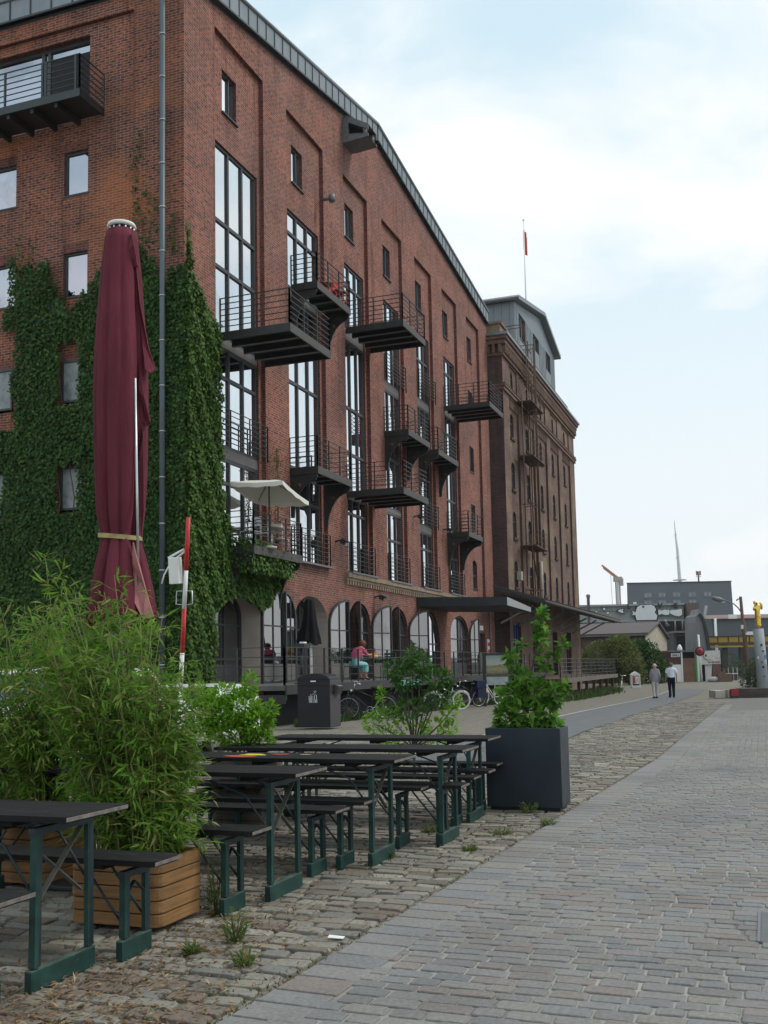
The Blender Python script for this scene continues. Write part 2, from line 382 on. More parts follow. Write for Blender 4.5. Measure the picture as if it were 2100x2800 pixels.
ARCH = [(24.3, 27.35, 3.0, 3.82, 0), (29.72, 32.42, 2.95, 3.84, 0), (34.30, 36.55, 2.95, 3.85, 0), (38.55, 40.90, 2.95, 3.86, 0), (42.78, 45.45, 2.55, 3.90, 1), (47.2, 50.45, 2.95, 3.90, 0)]
for a, b, s, c, _ in ARCH: rects.append((a, b, 1.02, c+.02, .75 if b < 33 else .3, True))
rects.append((52.15, 53.7, 1.02, 3.15, .35, True))
g = G()
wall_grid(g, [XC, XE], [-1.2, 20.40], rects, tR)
for i, (a, b, s, c, pt) in enumerate(ARCH): spandrels(g, (a+b)/2, (b-a)/2, s, c, c+.02, tR, 0, .75 if i < 2 else .3, 0, 2 if i < 2 else 1, bool(pt))
for a, b, s, c, _ in ARCH[:2]:
    for u in (a+.002, b-.002): g.quad(tR(u, 1.02, .0), tR(u, 1.02, .75), tR(u, s, .75), tR(u, s, 0), 2)
a, b = BAYS[6]; c = a+(b-a)*.36; spandrels(g, c, .5, 6.65, 7.0, 7.0, tR, RD, RD+.3, 0, 1)
PK = (37.95, 23.06)
g.add([tR(XC, 20.40, 0), tR(XE, 20.40, 0), tR(XE, 20.93, 0), tR(*PK, 0), tR(XC, 20.43, 0)], [[0, 1, 2, 3, 4]])
wall_grid(g, [XE-.0, 70], [-1.2, 20.40], [], lambda u, v, d: (XE, YF+(u-XE), v))
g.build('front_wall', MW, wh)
# side wall (towards the camera)
rl = [(15.6, 46, -1.2, 19.88, .13, False)]
LW = []
for k in range(7):
    y0 = 17.18+2.49*k
    for z0, z1 in ((14.92, 16.2), (11.95, 13.24), (8.92, 10.12), (5.9, 7.12)):
        rl.append((y0, y0+.82, z0, z1, .26, True)); LW.append((y0, y0+.82, z0, z1))
rl.append((17.15, 21.4, 17.1, 19.58, .45, True))
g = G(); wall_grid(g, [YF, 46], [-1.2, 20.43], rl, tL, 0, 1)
for (y0, y1, z0, z1) in LW[:8]:
    wbox(g, tL, y0-.03, y1+.03, z1+.004, z1+.27, .127, .17, 4)
g.build('side_wall', [M['brick_side'], M['brick_reveal'], M['plaster'], M['stone_ledge'], M['brick_reveal']], wh)
M['glass_curtain'] = plain('curtained_glass', (.19, .215, .22), .3, 0, .35, 3, 0, .5)
for (y0, y1, z0, z1) in LW: window(wh, tL, y0, y1, z0, z1, .20 if z0 > 11 else .08, fw=.06, glass='glass_dim' if z0 > 11 else 'glass_curtain', sill=.10)
window(wh, tL, 17.15, 21.4, 17.1, 19.58, .30, (.36, .41,), (), .10, .10, 'glass_dim', 'terrace_door')
# black panel painting the dark room seen through the open terrace door
g = G(); wbox(g, tL, 17.27, 18.6, 17.2, 19.2, .295, .33); g.build('open_door_gap', M['interior'], wh)
# zinc roof edge with standing seams
g = G()
def zband(p, q, dv, h=.66, out=.16, seam=.6):
    p, q, dv = Vector(p), Vector(q), Vector(dv); u = Vector((0, 0, 1))
    o = dv*out; b = dv*-.5
    g.add([p+o, q+o, q+o+u*h, p+o+u*h, p+b, q+b, q+b+u*h, p+b+u*h], [[0, 1, 2, 3], [0, 4, 5, 1], [3, 2, 6, 7], [4, 7, 6, 5]], 0)
    g.add([p+dv*.02, q+dv*.02, q+dv*.02-u*.09, p+dv*.02-u*.09, p+o, q+o], [[0, 1, 2, 3], [0, 4, 5, 1]], 1)
    g.beam(p+o+u*.0, q+o+u*.0, .05, .06, 1); g.tube([p+o+u*(h+.03), q+o+u*(h+.03)], .075, 8, 0)
    n = int((q-p).length/seam)
    for i in range(n+1):
        s = p+(q-p)*(i/n)+o; g.beam(s+u*.03, s+u*(h-.02), .035, .05, 1)
zband((XC-.1, YF, 20.43), (PK[0], YF, PK[1]), (0, -1, 0))
zband((PK[0], YF, PK[1]), (XE, YF, 20.93), (0, -1, 0))
zband((XC, 46, 20.43), (XC, YF-.1, 20.43), (-1, 0, 0), .66, .16, .72)
g.build('zinc_roof_edge', [M['zinc'], M['zinc_dark']], wh)
g = G(); g.add([(XC+.3, YF+.3, 21.05), (PK[0], YF+.3, 23.6), (XE, YF+.3, 21.5), (XC+.3, 46, 21.05), (PK[0], 46, 23.6), (XE, 46, 21.5)], [[0, 1, 4, 3], [1, 2, 5, 4]]); g.build('roof', M['zinc'], wh)
# black backing walls added behind the glass so that no daylight shows through
g = G(); g.bb((XC+1.4, YF+1.6, -1), (XE-.2, YF+1.7, 20.3)); g.bb((XC+1.4, YF+1.7, -1), (XC+1.5, 46, 20.3)); g.build('dark_interior', M['interior'], wh)
# tall loft glazing
SEG = [[(4.93, 7.48), (7.78, 10.72), (10.98, 16.74)], [(4.93, 7.85), (8.0, 13.8), (14.08, 16.74)], [(4.93, 7.8), (8.0, 13.8), (14.08, 16.74)],
       [(4.93, 7.8), (7.95, 10.9), (11.1, 12.95), (13.25, 16.74)], [(4.93, 7.5), (7.8, 10.9), (11.1, 13.3), (13.6, 16.74)], [(4.93, 7.5), (7.95, 13.8), (14.08, 16.74)]]
TRN = [[(.72,), (.70,), (.36, .60)], [(.70,), (.50, .78), (.72,)], [(.78,), (.25, .55), (.70,)], [(.60,), (.72,), (), (.70,)], [(.70,), (.7,), (), (.6,)], [(.7,), (.28, .85), (.72,)]]
for i in range(6):
    a, b = BAYS[i][0]+.2, BAYS[i][1]-.2
    for j, (z0, z1) in enumerate(SEG[i]):
        td = 1 if (i, j) in ((1, 1), (2, 0), (4, 0), (5, 0)) else None
        window(wh, tR, a, b, z0, z1, RD+.06, (.34, .665), [z0+(z1-z0)*t for t in TRN[i][j]], .09, .085, 'glass', tilt=td)
        if j and z0-SEG[i][j-1][1] > .05: sp = G(); wbox(sp, tR, a, b, SEG[i][j-1][1]+.003, z0-.003, RD+.05, RD+.14); sp.build('spandrel_panel', M['panel'], wh)
for i, (a, b) in enumerate(BAYS):
    c = a+(b-a)*.36
    window(wh, tR, c-.44, c+.44, 17.8, 19.12, RD+.09, (.62,), (), .06, .05, 'glass', sill=RD-.07)
    if i == 6:
        for z0, z1 in ((14.75, 16.15), (11.75, 13.1), (8.62, 9.98)): window(wh, tR, c-.44, c+.44, z0, z1, RD+.08, (.5,), (), .06, .05, 'glass_dark', sill=RD-.05)
        window(wh, tR, c-.5, c+.5, 5.5, 7.0, RD+.1, (.5,), (6.2,), .06, .05, 'glass_dark', sill=RD-.05)
# ledge with dentils, sills
g = G()
g.bb((34.0, YF-.16, 4.70), (XE-.05, YF+.0, 4.86)); g.bb((34.0, YF-.10, 4.60), (XE-.05, YF-.001, 4.697))
x = 34.05
while x < XE-.2: g.bb((x, YF-.09, 4.44), (x+.12, YF-.002, 4.597)); x += .26
for a, b in BAYS[1:6]: g.bb((a-.05, YF-.2, 4.862), (b+.05, YF+RD+.1, 4.925), 1)
g.build('cornice', [M['stone_ledge'], M['flange']], wh)
# drainpipe with brackets
ypipe = pX(444, 700, XC-.30)[1]
g = G(); g.tube([(XC-.30, ypipe, -.2), (XC-.30, ypipe, 20.5)], .075, 10, 0)
z = 1.6
while z < 20.5: g.ring((XC-.30, ypipe, z), .078, .02, 'z', 12, 4, 1); z += 1.22
g.build('drainpipe', [M['pipe'], M['alu']], wh)
# balconies
def rail_path(g, pts, z, h=1.0, rails=6, step=.9, post=.045, rr=.014):
    for p, q in zip(pts[:-1], pts[1:]):
        p, q = Vector((*p, z)), Vector((*q, z)); n = max(1, round((q-p).length/step))
        for i in range(n+1): s = p+(q-p)*(i/n); g.beam(s, s+Vector((0, 0, h)), post, post*.7)
        for k in range(rails):
            zz = Vector((0, 0, h*(k+1)/rails-.008)); g.beam(p+zz, q+zz, rr*(2.2 if k == rails-1 else 1.6), rr*1.6)
M['fascia'] = plain('balcony_fascia', (.075, .07, .065), .65, .2, .35, 4)
def balcony(x0, x1, zf, dep, brackets=False, parent=None, to=None, y0=YF):
    g = G(); yo = y0-dep
    g.bb((x0+.06, yo+.06, zf-.05), (x1-.06, y0, zf-.01), 0)
    g.bb((x0, yo, zf-.24), (x0+.06, y0, zf)); g.bb((x1-.06, yo, zf-.24), (x1, y0, zf)); g.bb((x0+.06, yo, zf-.24), (x1-.06, yo+.06, zf), 2)
    n = max(2, int((x1-x0)/.85))
    for i in range(1, n+1):
        x = x0+(x1-x0)*i/(n+1); g.bb((x-.012, yo+.06, zf-.21), (x+.012, y0, zf-.05)); g.bb((x-.06, yo+.07, zf-.225), (x+.06, y0-.02, zf-.213), 1)
    o = g.build('balcony', [M['steel'], M['flange'], M['fascia']], parent or wh)
    r = G(); rail_path(r, [(x0+.03, y0), (x0+.03, yo+.03), (x1-.03, yo+.03), (x1-.03, y0)], zf); r.build('railing', M['steel_rail'], o)
    if brackets:
        for x in (x0+.05, x1-.09):
            k = G(); hh = 1.25; n = 8
            # openwork iron bracket: top chord, wall leg, quarter arch, ring and lattice
            k.bb((x, yo+.05, zf-.36), (x+.05, y0, zf-.245)); k.bb((x, y0-.1, zf-.36-hh), (x+.05, y0, zf-.36))
            P = [(y0-.1-(dep-.2)*(1-math.cos(t)), zf-.36-hh+(hh-.04)*math.sin(t)) for t in np.linspace(0, PI/2, n)]
            k.prism([(yo+.06, zf-.362)]+[(p[0], p[1]) for p in P[::-1]]+[(y0-.1, zf-.362)], (x+.008, 0, 0), (0, 1, 0), (0, 0, 1), (.034, 0, 0), 0)
            for p, q in zip(P[:-1], P[1:]): k.beam((x+.025, p[0], p[1]), (x+.025, q[0], q[1]), .05, .07)
            k.tube([(x+.0, y0-.3, zf-.58), (x+.05, y0-.3, zf-.58)], .085, 12, 1); k.ring((x+.025, y0-.3, zf-.56), .13, .03, 'x', 14, 4)
            for t in np.arange(.12, dep-.1, .16): k.beam((x+.025, yo+t, zf-.36), (x+.025, yo+t+.08, zf-.46), .04, .025)
            k.build('bracket', [M['steel'], M['rust']], o)
    return o
balcony(25.0, 27.85, 10.97, 2.2); balcony(29.75, 32.65, 14.05, .95, True); balcony(34.45, 37.1, 14.07, 2.28); balcony(47.0, 49.7, 14.05, 2.3)
balcony(34.35, 37.25, 7.87, 2.2); balcony(29.5, 32.35, 7.87, 1.0, True); balcony(38.45, 41.3, 10.98, 1.05, True); balcony(42.85, 46.0, 11.03, .95, True)
balcony(47.0, 49.6, 7.84, 1.1, True); balcony(25.35, 28.55, 4.9, .85, True)
def juliet(x0, x1, z, h=1.1):
    g = G(); rail_path(g, [(x0, YF), (x0, YF-.1), (x1, YF-.1), (x1, YF)], z, h, 7, .62, .035, .012); g.build('window_railing', M['steel_rail'], wh)
juliet(24.85, 27.75, 7.72); juliet(29.6, 32.5, 4.93); juliet(34.5, 36.9, 4.93); juliet(38.65, 41.05, 4.93); juliet(42.9, 45.35, 4.93); juliet(47.15, 49.6, 4.93)
juliet(38.65, 41.05, 13.2); juliet(42.9, 45.35, 13.7); juliet(42.9, 45.35, 7.75)
# balcony on the side wall
e = pX(283, 308, XC); yb = e[1]; zb = e[2]+.12
o_ = ray(217, 253); t = yb/o_[1]; xo = o_[0]*t
g = G(); yend = 21.6
g.bb((xo, yb, zb-.16), (XC, yend, zb-.02)); g.bb((xo-.03, yb-.03, zb-.22), (xo+.03, yend, zb+.0), 1); g.bb((xo, yb-.03, zb-.22), (XC, yb+.03, zb))
for i in range(5): y = yb+.8*(i+1); g.bb((xo+.04, y-.05, zb-.34), (XC, y+.05, zb-.165))
o = g.build('balcony', [M['steel'], M['zinc_dark']], wh)
g = G(); rail_path(g, [(XC, yb), (xo, yb), (xo, yb+.12)], zb, 1.0, 6, .9); rail_path(g, [(xo, yb+.12), (xo, yb+1.1)], zb, 1.0, 6, .9, .07); rail_path(g, [(xo, yb+1.22), (xo, yend)], zb, 1.0, 6, 1.45, .06)
g.build('railing', M['zinc_dark'], o)
# hoist housing under the gable
h = pY(935, 330, YF); xh = h[0]; g = G()
yo = YF-1.05; zt = pX(935, 321, xh)[2]; zl = pX(935, 390, xh)[2]; zo1 = pX(1002, 338, xh)[2]; zo0 = pX(1002, 372, xh)[2]
for x in (xh, xh+.9):
    g.prism([(0, zl), (0, zt), (-.25, zt), (-.25, zl)], (x, YF, 0), (0, 1, 0), (0, 0, 1), (.05, 0, 0))
    g.prism([(-.25, zt), (-1.05, zo1), (-1.05, zo1-.22), (-.25, zt-.25)], (x, YF, 0), (0, 1, 0), (0, 0, 1), (.05, 0, 0))
    g.prism([(-.25, zl), (-.25, zl+.3), (-1.05, zo0+.12), (-1.05, zo0)], (x, YF, 0), (0, 1, 0), (0, 0, 1), (.05, 0, 0))
g.add([(xh, YF, zl), (xh+.95, YF, zl), (xh+.95, yo, zo0), (xh, yo, zo0)], [[0, 1, 2, 3]]); g.add([(xh, YF, zt), (xh+.95, YF, zt), (xh+.95, yo, zo1), (xh, yo, zo1)], [[0, 1, 2, 3]])
g.tube([(xh+.1, yo+.16, zo1-.05), (xh+.1, yo+.16, zo0+.05)], .09, 10); g.tube([(xh+.85, yo+.16, zo1-.05), (xh+.85, yo+.16, zo0+.05)], .09, 10)
g.build('hoist_housing', plain('grey_hoist_paint', (.12, .13, .135), .6), wh)
# arched doors on the platform: recessed glazing and opened leaves
def arched_glass(u0, u1, v0, s, c, d, nx, tv, pointed=False, name='arched_window', mat='glass', panel=0):
    g = G(); uc, a = (u0+u1)/2, (u1-u0)/2; P = arch_pts(uc, a, s, c, 14, pointed)
    top = lambda u: float(np.interp(u, [p[0] for p in P], [p[1] for p in P]))
    out = [(u0, v0)]+P+[(u1, v0)]
    for p, q in zip(out, out[1:]+out[:1]): g.beam(tR(p[0], p[1], d), tR(q[0], q[1], d), .08, .09)
    for k in range(1, nx): u = u0+(u1-u0)*k/nx; wbox(g, tR, u-.025, u+.025, v0, top(u), d-.03, d+.03)
    for v in tv: wbox(g, tR, u0, u1, v-.03, v+.03, d-.026, d+.026)
    if panel: wbox(g, tR, u0+.05, u1-.05, v0+.04, v0+panel, d-.02, d+.025)
    o = g.build(name, M['frame'], wh)
    h = G(); h.add([tR(p[0], p[1], d+.01) for p in out], [list(range(len(out)))]); h.build('pane', M[mat], o)
    return o
for i, (a, b, s, c, pt) in enumerate(ARCH):
    if pt: arched_glass(a+.1, b-.1, 1.04, s, c-.08, .12, 4, (2.45,), True)
    else: arched_glass(a+.05, b-.05, 1.04, s, c-.05, .66 if i < 2 else .12, 3 if i != 5 else 2, (1.75, 2.75), False, 'arched_window', 'glass_dark', .55)
def leaf(hinge, width, ang, s, c, sgn):
    """one half of an arched double door, opened on its hinge; sgn = side it swings to"""
    w_ = width; P = [(w_*(1-math.cos(t)), s+(c-s)*math.sin(t)) for t in np.linspace(0, PI/2, 8)]
    out = [(0, 1.05)]+P+[(w_, 1.05)]
    dx, dy = sgn*math.cos(ang), -math.sin(ang)
    f = lambda p: (hinge+dx*p[0], YF-.05+dy*p[0], p[1])
    g = G()
    for p, q in zip(out, out[1:]+out[:1]): g.beam(f(p), f(q), .07, .07)
    g.beam(f((w_*.5, 1.1)), f((w_*.5, s+(c-s)*.85)), .045, .045)
    for z in (1.75, 2.75): g.beam(f((0, z)), f((w_, z)), .045, .045)
    o = g.build('door_leaf', M['frame'], wh)
    h = G(); h.add([f(p) for p in out], [list(range(len(out)))]); h.build('pane', M['glass_leaf'], o)
    k = G(); k.quad(f((.05, 1.1)), f((w_-.05, 1.1)), f((w_-.05, 1.6)), f((.05, 1.6))); k.v = [(v[0], v[1]-.012, v[2]) for v in k.v]; k.build('door_panel', M['panel'], o)
leaf(27.4, 1.25, .06, 3.0, 3.8, 1); leaf(29.68, 1.0, .14, 2.95, 3.8, -1); leaf(32.46, 1.35, .12, 2.95, 3.82, 1)
leaf(34.27, .5, 1.25, 2.95, 3.8, -1); leaf(36.6, 1.1, .35, 2.95, 3.8, 1); leaf(38.5, .5, 1.2, 2.95, 3.8, -1); leaf(40.95, 1.1, .5, 2.95, 3.8, 1); leaf(50.5, .5, .9, 2.95, 3.8, 1)
o = window(wh, tR, 52.15, 53.7, 1.04, 3.15, .2, (.25, .5, .75), (2.1, 2.95), .09, .05, 'glass_dark', 'door')
g = G(); wbox(g, tR, 52.22, 53.63, 1.1, 2.1, .17, .2); g.build('door_panel', plain('grey_green_door', (.17, .18, .15), .6), o)
g = G(); g.tube([(54.65, YF-.06, 1.05), (54.65, YF-.06, 4.55)], .055, 8); g.tube([(42.3, YF-.06, 1.05), (42.3, YF-.06, 4.4)], .05, 8); g.build('rain_pipe', M['flange'], wh)
# wall lamps
for x, z in ((33.2, 5.9), (37.0, 4.15), (42.0, 7.95), (46.4, 7.9), (51.0, 3.7)):
    g = G(); g.beam((x, YF, z), (x, YF-.3, z+.05), .05, .05); g.box((x, YF-.34, z-.04), (.26, .2, .18), 0, Matrix.Rotation(.5, 3, 'X')); g.box((x, YF-.40, z-.12), (.2, .05, .1), 1, Matrix.Rotation(.5, 3, 'X'))
    g.build('floodlight', [M['steel'], M['alu']], wh)
x, z = 32.4, 18.1
g = G(); g.tube([(x, YF, z), (x, YF-.4, z)], .06, 8); g.tube([(x, YF-.4, z+.12), (x, YF-.4, z-.12)], .12, 8); g.build('wall_lamp', M['flange'], wh)
g = G()
for a, b, z0, z1 in ((37.55, 38.0, 2.05, 2.75), (54.1, 54.75, 2.0, 2.85), (52.6, 53.3, 3.3, 3.55)): g.bb((a, YF-.02, z0), (b, YF-.002, z1), 0)
for k in range(6): g.bb((37.6, YF-.024, 2.15+.09*k), (37.95-.06*(k % 2), YF-.021, 2.175+.09*k), 1)
for k in range(2): g.bb((54.16, YF-.024, 2.1+.38*k), (54.69, YF-.021, 2.3+.38*k), 2)
for k in range(5): g.bb((42.05, YF-.03, 1.6+.28*k), (42.55, YF-.002, 1.8+.28*k), 3 if k % 2 else 0)
g.build('wall_notice', [M['white'], M['steel'], M['red'], M['zinc']], wh)
# flat canopy over the far doors
g = G(); cz0, cz1 = 4.02, 4.44
g.add([(42.12, YF, cz1), (42.12, 9.99, 4.29), (46.8, 9.99, 4.07), (46.8, YF, 4.22), (42.12, YF, cz0), (42.12, 9.99, 3.94), (46.8, 9.99, 3.86), (46.8, YF, 4.0)],
      [[0, 1, 2, 3], [7, 6, 5, 4], [0, 4, 5, 1], [2, 6, 7, 3]], 0)
g.add([(42.12, 9.985, 4.29), (46.8, 9.985, 4.07), (46.8, 9.985, 3.86), (42.12, 9.985, 3.94)], [[0, 1, 2, 3]], 1)
g.build('flat_canopy', [M['zinc_dark'], plain('canopy_fascia', (.27, .28, .28), .6)], wh)

# ---------------------------------------------------------------- mill tower
tw = thing('brick_tower', 'tall dark brown brick mill tower with narrow arched windows and a grey rooftop cabin', 'building')
XT, XT1, YT, ZT = 56.2, 79.75, 13.2, 20.3
tT = lambda u, v, d: (u, YT+d, v)
cols = [(57.6, 60.15), (61.6, 64.6), (65.9, 68.75), (70.0, 73.1), (74.4, 77.75)]
rows = [(14.8, 16.25), (11.72, 13.35), (8.85, 10.4), (5.95, 7.5)]
rects = []; WT = []
for (a, b) in cols:
    rects.append((a, b, 5.3, 17.0, .13, False, 4)); rects.append((a+.25, b-.25, 17.6, 19.0, .07, False, 4))
    c = a+(b-a)*.45
    for z0, z1 in rows: rects.append((c-.45, c+.45, z0, z1, .62, True)); WT.append((c, z0, z1, .13))
    rects.append((c-.3, c+.3, 17.8, 18.8, .5, True)); WT.append((c, 17.8, 18.8, .07))
rects.append((57.0, 59.0, -.4, 3.85, .5, True))
rects.append((62.2, 64.2, .7, 3.6, .5, True)); rects.append((68.5, 70.2, .7, 3.6, .5, True)); rects.append((73.5, 75.6, .7, 3.7, .5, True))
g = G(); wall_grid(g, [XT, XT1], [-1.2, ZT], rects, tT)
for c, z0, z1, dd in WT: spandrels(g, c, .45 if dd > .1 else .3, z1-.35, z1, z1, tT, dd, dd+.25, 4, 1)
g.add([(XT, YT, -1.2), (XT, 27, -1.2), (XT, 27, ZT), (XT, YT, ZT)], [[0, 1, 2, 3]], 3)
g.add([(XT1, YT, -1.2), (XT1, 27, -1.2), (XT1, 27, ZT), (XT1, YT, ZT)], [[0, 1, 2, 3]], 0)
for (a, b) in cols:
    for k in range(9): x = a+.12+(b-a-.24)*k/8; g.bb((x-.07, YT+.02, 16.5), (x+.07, YT+.128, 16.99), 0)
g.build('wall', [M['brick_tower'], M['brick_tower_shaded'], M['plaster'], M['brick_tower_shaded'], M['brick_tower']], tw)
for c, z0, z1, dd in WT:
    big = dd > .1; window(tw, tT, c-(.45 if big else .3), c+(.45 if big else .3), z0, z1, dd+.07, (.5,), (z0+(z1-z0)*.62,), .05, .04, 'glass_dark')
g = G(); g.bb((XT+1.4, YT+1, -1), (XT1-.5, YT+1.1, 20)); g.build('dark_interior', M['interior'], tw)
g = G()
for c, z0, z1, dd in WT[:]:
    if dd > .1: g = G(); wbox(g, tT, c-.5, c+.5, z0-.14, z0-.003, dd-.1, dd+.1); g.build('window_sill', M['brick_tower_shaded'], tw)
pass
g = G()   # stepped cornice, string course, parapet
def course(z0, z1, o, m=0): g.bb((XT-o, YT-o, z0), (XT1+o, YT-.001+.002*m, z1), m); g.bb((XT-o, YT, z0), (XT-.001, 27, z1), m)
course(17.1, 17.3, .10); course(17.32, 17.42, .16, 0); course(19.1, 19.25, .12); course(19.75, 19.98, .26); course(20.0, 20.2, .36); course(20.2, 20.36, .46, 1)
x = XT
while x < XT1: g.bb((x, YT-.24, 19.26), (x+.16, YT-.002, 19.74)); g.bb((x+.04, YT-.16, 17.44), (x+.14, YT-.002, 17.56)); x += .36
y = YT
while y < 27: g.bb((XT-.24, y, 19.26), (XT-.002, y+.16, 19.74)); y += .36
g.bb((XT+.5, YT+.2, 20.3), (XT1-1.6, YT+.55, 21.15), 2); g.bb((XT+.5, YT+.55, 20.3), (XT+.85, 27, 21.15), 2); g.bb((XT+.42, YT+.1, 21.15), (XT1-1.5, YT+.62, 21.3), 0); g.bb((XT+.42, YT+.62, 21.15), (XT+.93, 27, 21.3), 0)
g.bb((XT1-1.3, YT+.2, 20.4), (XT1-.2, YT+.55, 20.95), 0)
g.add([(XT, YT, 20.32), (XT1, YT, 20.32), (XT1, 27, 20.32), (XT, 27, 20.32)], [[0, 1, 2, 3]], 0)
g.build('cornice', [M['brick_tower'], M['zinc'], plain('parapet_brick', (.21, .16, .115), .85, 0, .2, 2)], tw)
# grey cabin on the roof
YP = 14.55; x0, x1, xr = 65.9, 80.2, 74.6
cab = plain('grey_metal_cladding', (.17, .20, .215), .55, .2, .10, .8); cabd = plain('grey_cladding_joint', (.10, .12, .13), .6)
g = G(); tP = lambda u, v, d: (u, YP+d, v)
pr = [(67.35, 69.4, 23.75, 25.5), (71.95, 74.0, 24.3, 26.2), (76.5, 78.4, 24.0, 25.75)]
wall_grid(g, [x0, x1], [20.3, 25.45], [(a, b, c, min(d_, 25.44), .25, True) for a, b, c, d_ in pr], tP)
g.add([tP(x0, 25.45, 0), tP(x1, 25.45, 0), tP(x1, 25.75, 0), tP(xr, 27.35, 0), tP(x0, 25.75, 0)], [[0, 1, 2, 3, 4]])
g.add([(x0, YP, 20.3), (x0, 27, 20.3), (x0, 27, 25.9), (x0, YP, 25.75)], [[0, 1, 2, 3]]); g.add([(x1, YP, 20.3), (x1, 27, 20.3), (x1, 27, 25.75), (x1, YP, 25.75)], [[0, 1, 2, 3]])
for i in range(28): x = x0+.2+i*.5; g.bb((x, YP-.02, 20.4), (x+.03, YP-.001, 25.4), 1) if not any(a < x < b for a, b, _, _ in pr) else None
for i in range(20): y = YP+.3+i*.55; g.bb((x0-.02, y, 20.4), (x0-.001, y+.03, 25.7), 1)
cabin = g.build('rooftop_cabin', [cab, cabd], tw)
for a, b, c, d_ in pr: window(cabin, tP, a, b, c, min(d_, 25.44), .1, (.5,), (), .1, .16, 'glass_dark')
g = G(); e = .45
for (a, za, b, zb_) in ((x0-e, 26.0, xr, 27.75), (xr, 27.75, x1+e, 26.15)):
    g.add([(a, YP-e, za), (b, YP-e, zb_), (b, 28, zb_), (a, 28, za), (a, YP-e, za-.28), (b, YP-e, zb_-.28), (b, 28, zb_-.28), (a, 28, za-.28)], [[0, 1, 2, 3], [7, 6, 5, 4], [0, 4, 5, 1], [0, 3, 7, 4], [1, 5, 6, 2]])
g.tube([(x0-e-.05, YP-e, 25.85), (x0-e-.05, 28, 25.85)], .1, 8); g.tube([(x0-.1, YP+2.2, 25.8), (x0-.1, YP+2.2, 20.5)], .09, 8)
g.build('roof', plain('grey_roof_sheet', (.20, .22, .23), .5, .3), cabin)
# caged ladder with landings
g = G(); lx, ly = 60.7, YT-.45
for x in (lx, lx+.55): g.tube([(x, ly, 4.9), (x, ly, 21.4)], .035, 6)
z = 5.0
while z < 21.3: g.beam((lx, ly, z), (lx+.55, ly, z), .03, .03); z += .32
for (x, yy) in ((lx-1.6, ly), (lx+1.7, ly)): g.tube([(x, yy, 6.0), (x, yy, 17.5)], .035, 6)
for z in (5.9, 8.6, 11.1, 13.9, 16.8, 18.9, 20.9):
    g.tube([(lx-.15, YT, z), (lx-.15, ly-.45, z), (lx+.7, ly-.45, z), (lx+.7, YT, z)], .025, 6); g.beam((lx-1.6, ly, z), (lx+1.7, ly, z), .04, .04)
for z in (8.4, 13.8, 17.1): g.bb((lx-1.4, YT-1.0, z), (lx+2.2, YT-.02, z+.06)); rail_path(g, [(lx-1.4, YT-1.0), (lx+2.2, YT-1.0)], z, 1.0, 3, 1.2, .035)
for k in range(5): a = -.38+.19*k; g.tube([(lx+.27+a, ly-.5+abs(a)*.4, 8.6), (lx+.27+a, ly-.5+abs(a)*.4, 21)], .02, 5)
g.tube([(lx, YT-.3, 21.2), (lx, YT-.3, 22.3), (lx, YT+.9, 22.3)], .03, 6); g.tube([(lx+.55, YT-.3, 21.2), (lx+.55, YT-.3, 22.3), (lx+.55, YT+.9, 22.3)], .03, 6)
g.tube([(59.0, YT-.7, 9.0), (60.9, YT-.7, 6.4)], .045, 6); g.build('caged_ladder', M['rust'], tw)
g = G(); g.tube([(64.9, YT-.1, 5.0), (64.9, YT-.1, 8.0)], .12, 8); g.box((58.6, YT-.12, 6.6), (.5, .25, .5)); g.build('vent_pipe', plain('pale_pipe', (.34, .30, .25), .7), tw)
# lean-to loading roof and doors
g = G(); yo = 10.5; za, zo = 5.62, 4.78; xa, xb = 52.6, 82.6
g.add([(xa, YT, za), (xb, YT, za), (xb, yo, zo), (xa, yo, zo), (xa, YT, za-.16), (xb, YT, za-.16), (xb, yo, zo-.2), (xa, yo, zo-.2)], [[0, 3, 2, 1], [4, 5, 6, 7], [3, 7, 6, 2], [0, 4, 7, 3], [1, 2, 6, 5]], 0)
for i in range(60): x = xa+.25+i*.5; g.beam((x, yo-.03, zo+.03), (x, YT, za+.03), .07, .05, 1)
g.tube([(xa, yo-.06, zo-.12), (xb, yo-.06, zo-.12)], .09, 8, 1); g.tube([(xa+.2, yo, zo-.2), (xa+.2, yo+.05, zo-.45), (XT, YF-.1, 3.95)], .07, 8, 2)
for i in range(7): x = xa+1.5+i*4.4; g.beam((x, yo+.15, zo-.22), (x, YT, za-.22), .12, .14, 2); g.beam((x, YT, 3.7), (x, yo+.9, zo-.2), .10, .10, 2)
g.build('lean_to_roof', [plain('dark_roof_felt', (.05, .05, .052), .8), plain('ridge_tiles', (.10, .085, .075), .8), M['zinc']], tw)
bl = plain('blue_door_paint', (.025, .075, .30), .5)
o = window(tw, tT, 57.0, 59.0, -.4, 3.85, .2, (.34, .66), (2.0, 2.9), .08, .06, 'glass_dark', 'blue_door')
g = G(); wbox(g, tT, 57.06, 58.94, .3, 1.85, .17, .2); g.build('door_panel', bl, o); o.data.materials.clear(); o.data.materials.append(bl)
for a, b, z1 in ((62.2, 64.2, 3.6), (68.5, 70.2, 3.6), (73.5, 75.6, 3.7)): window(tw, tT, a, b, .7, z1, .25, (.5,), (2.6,), .1, .06, 'glass_dark', 'loading_door')
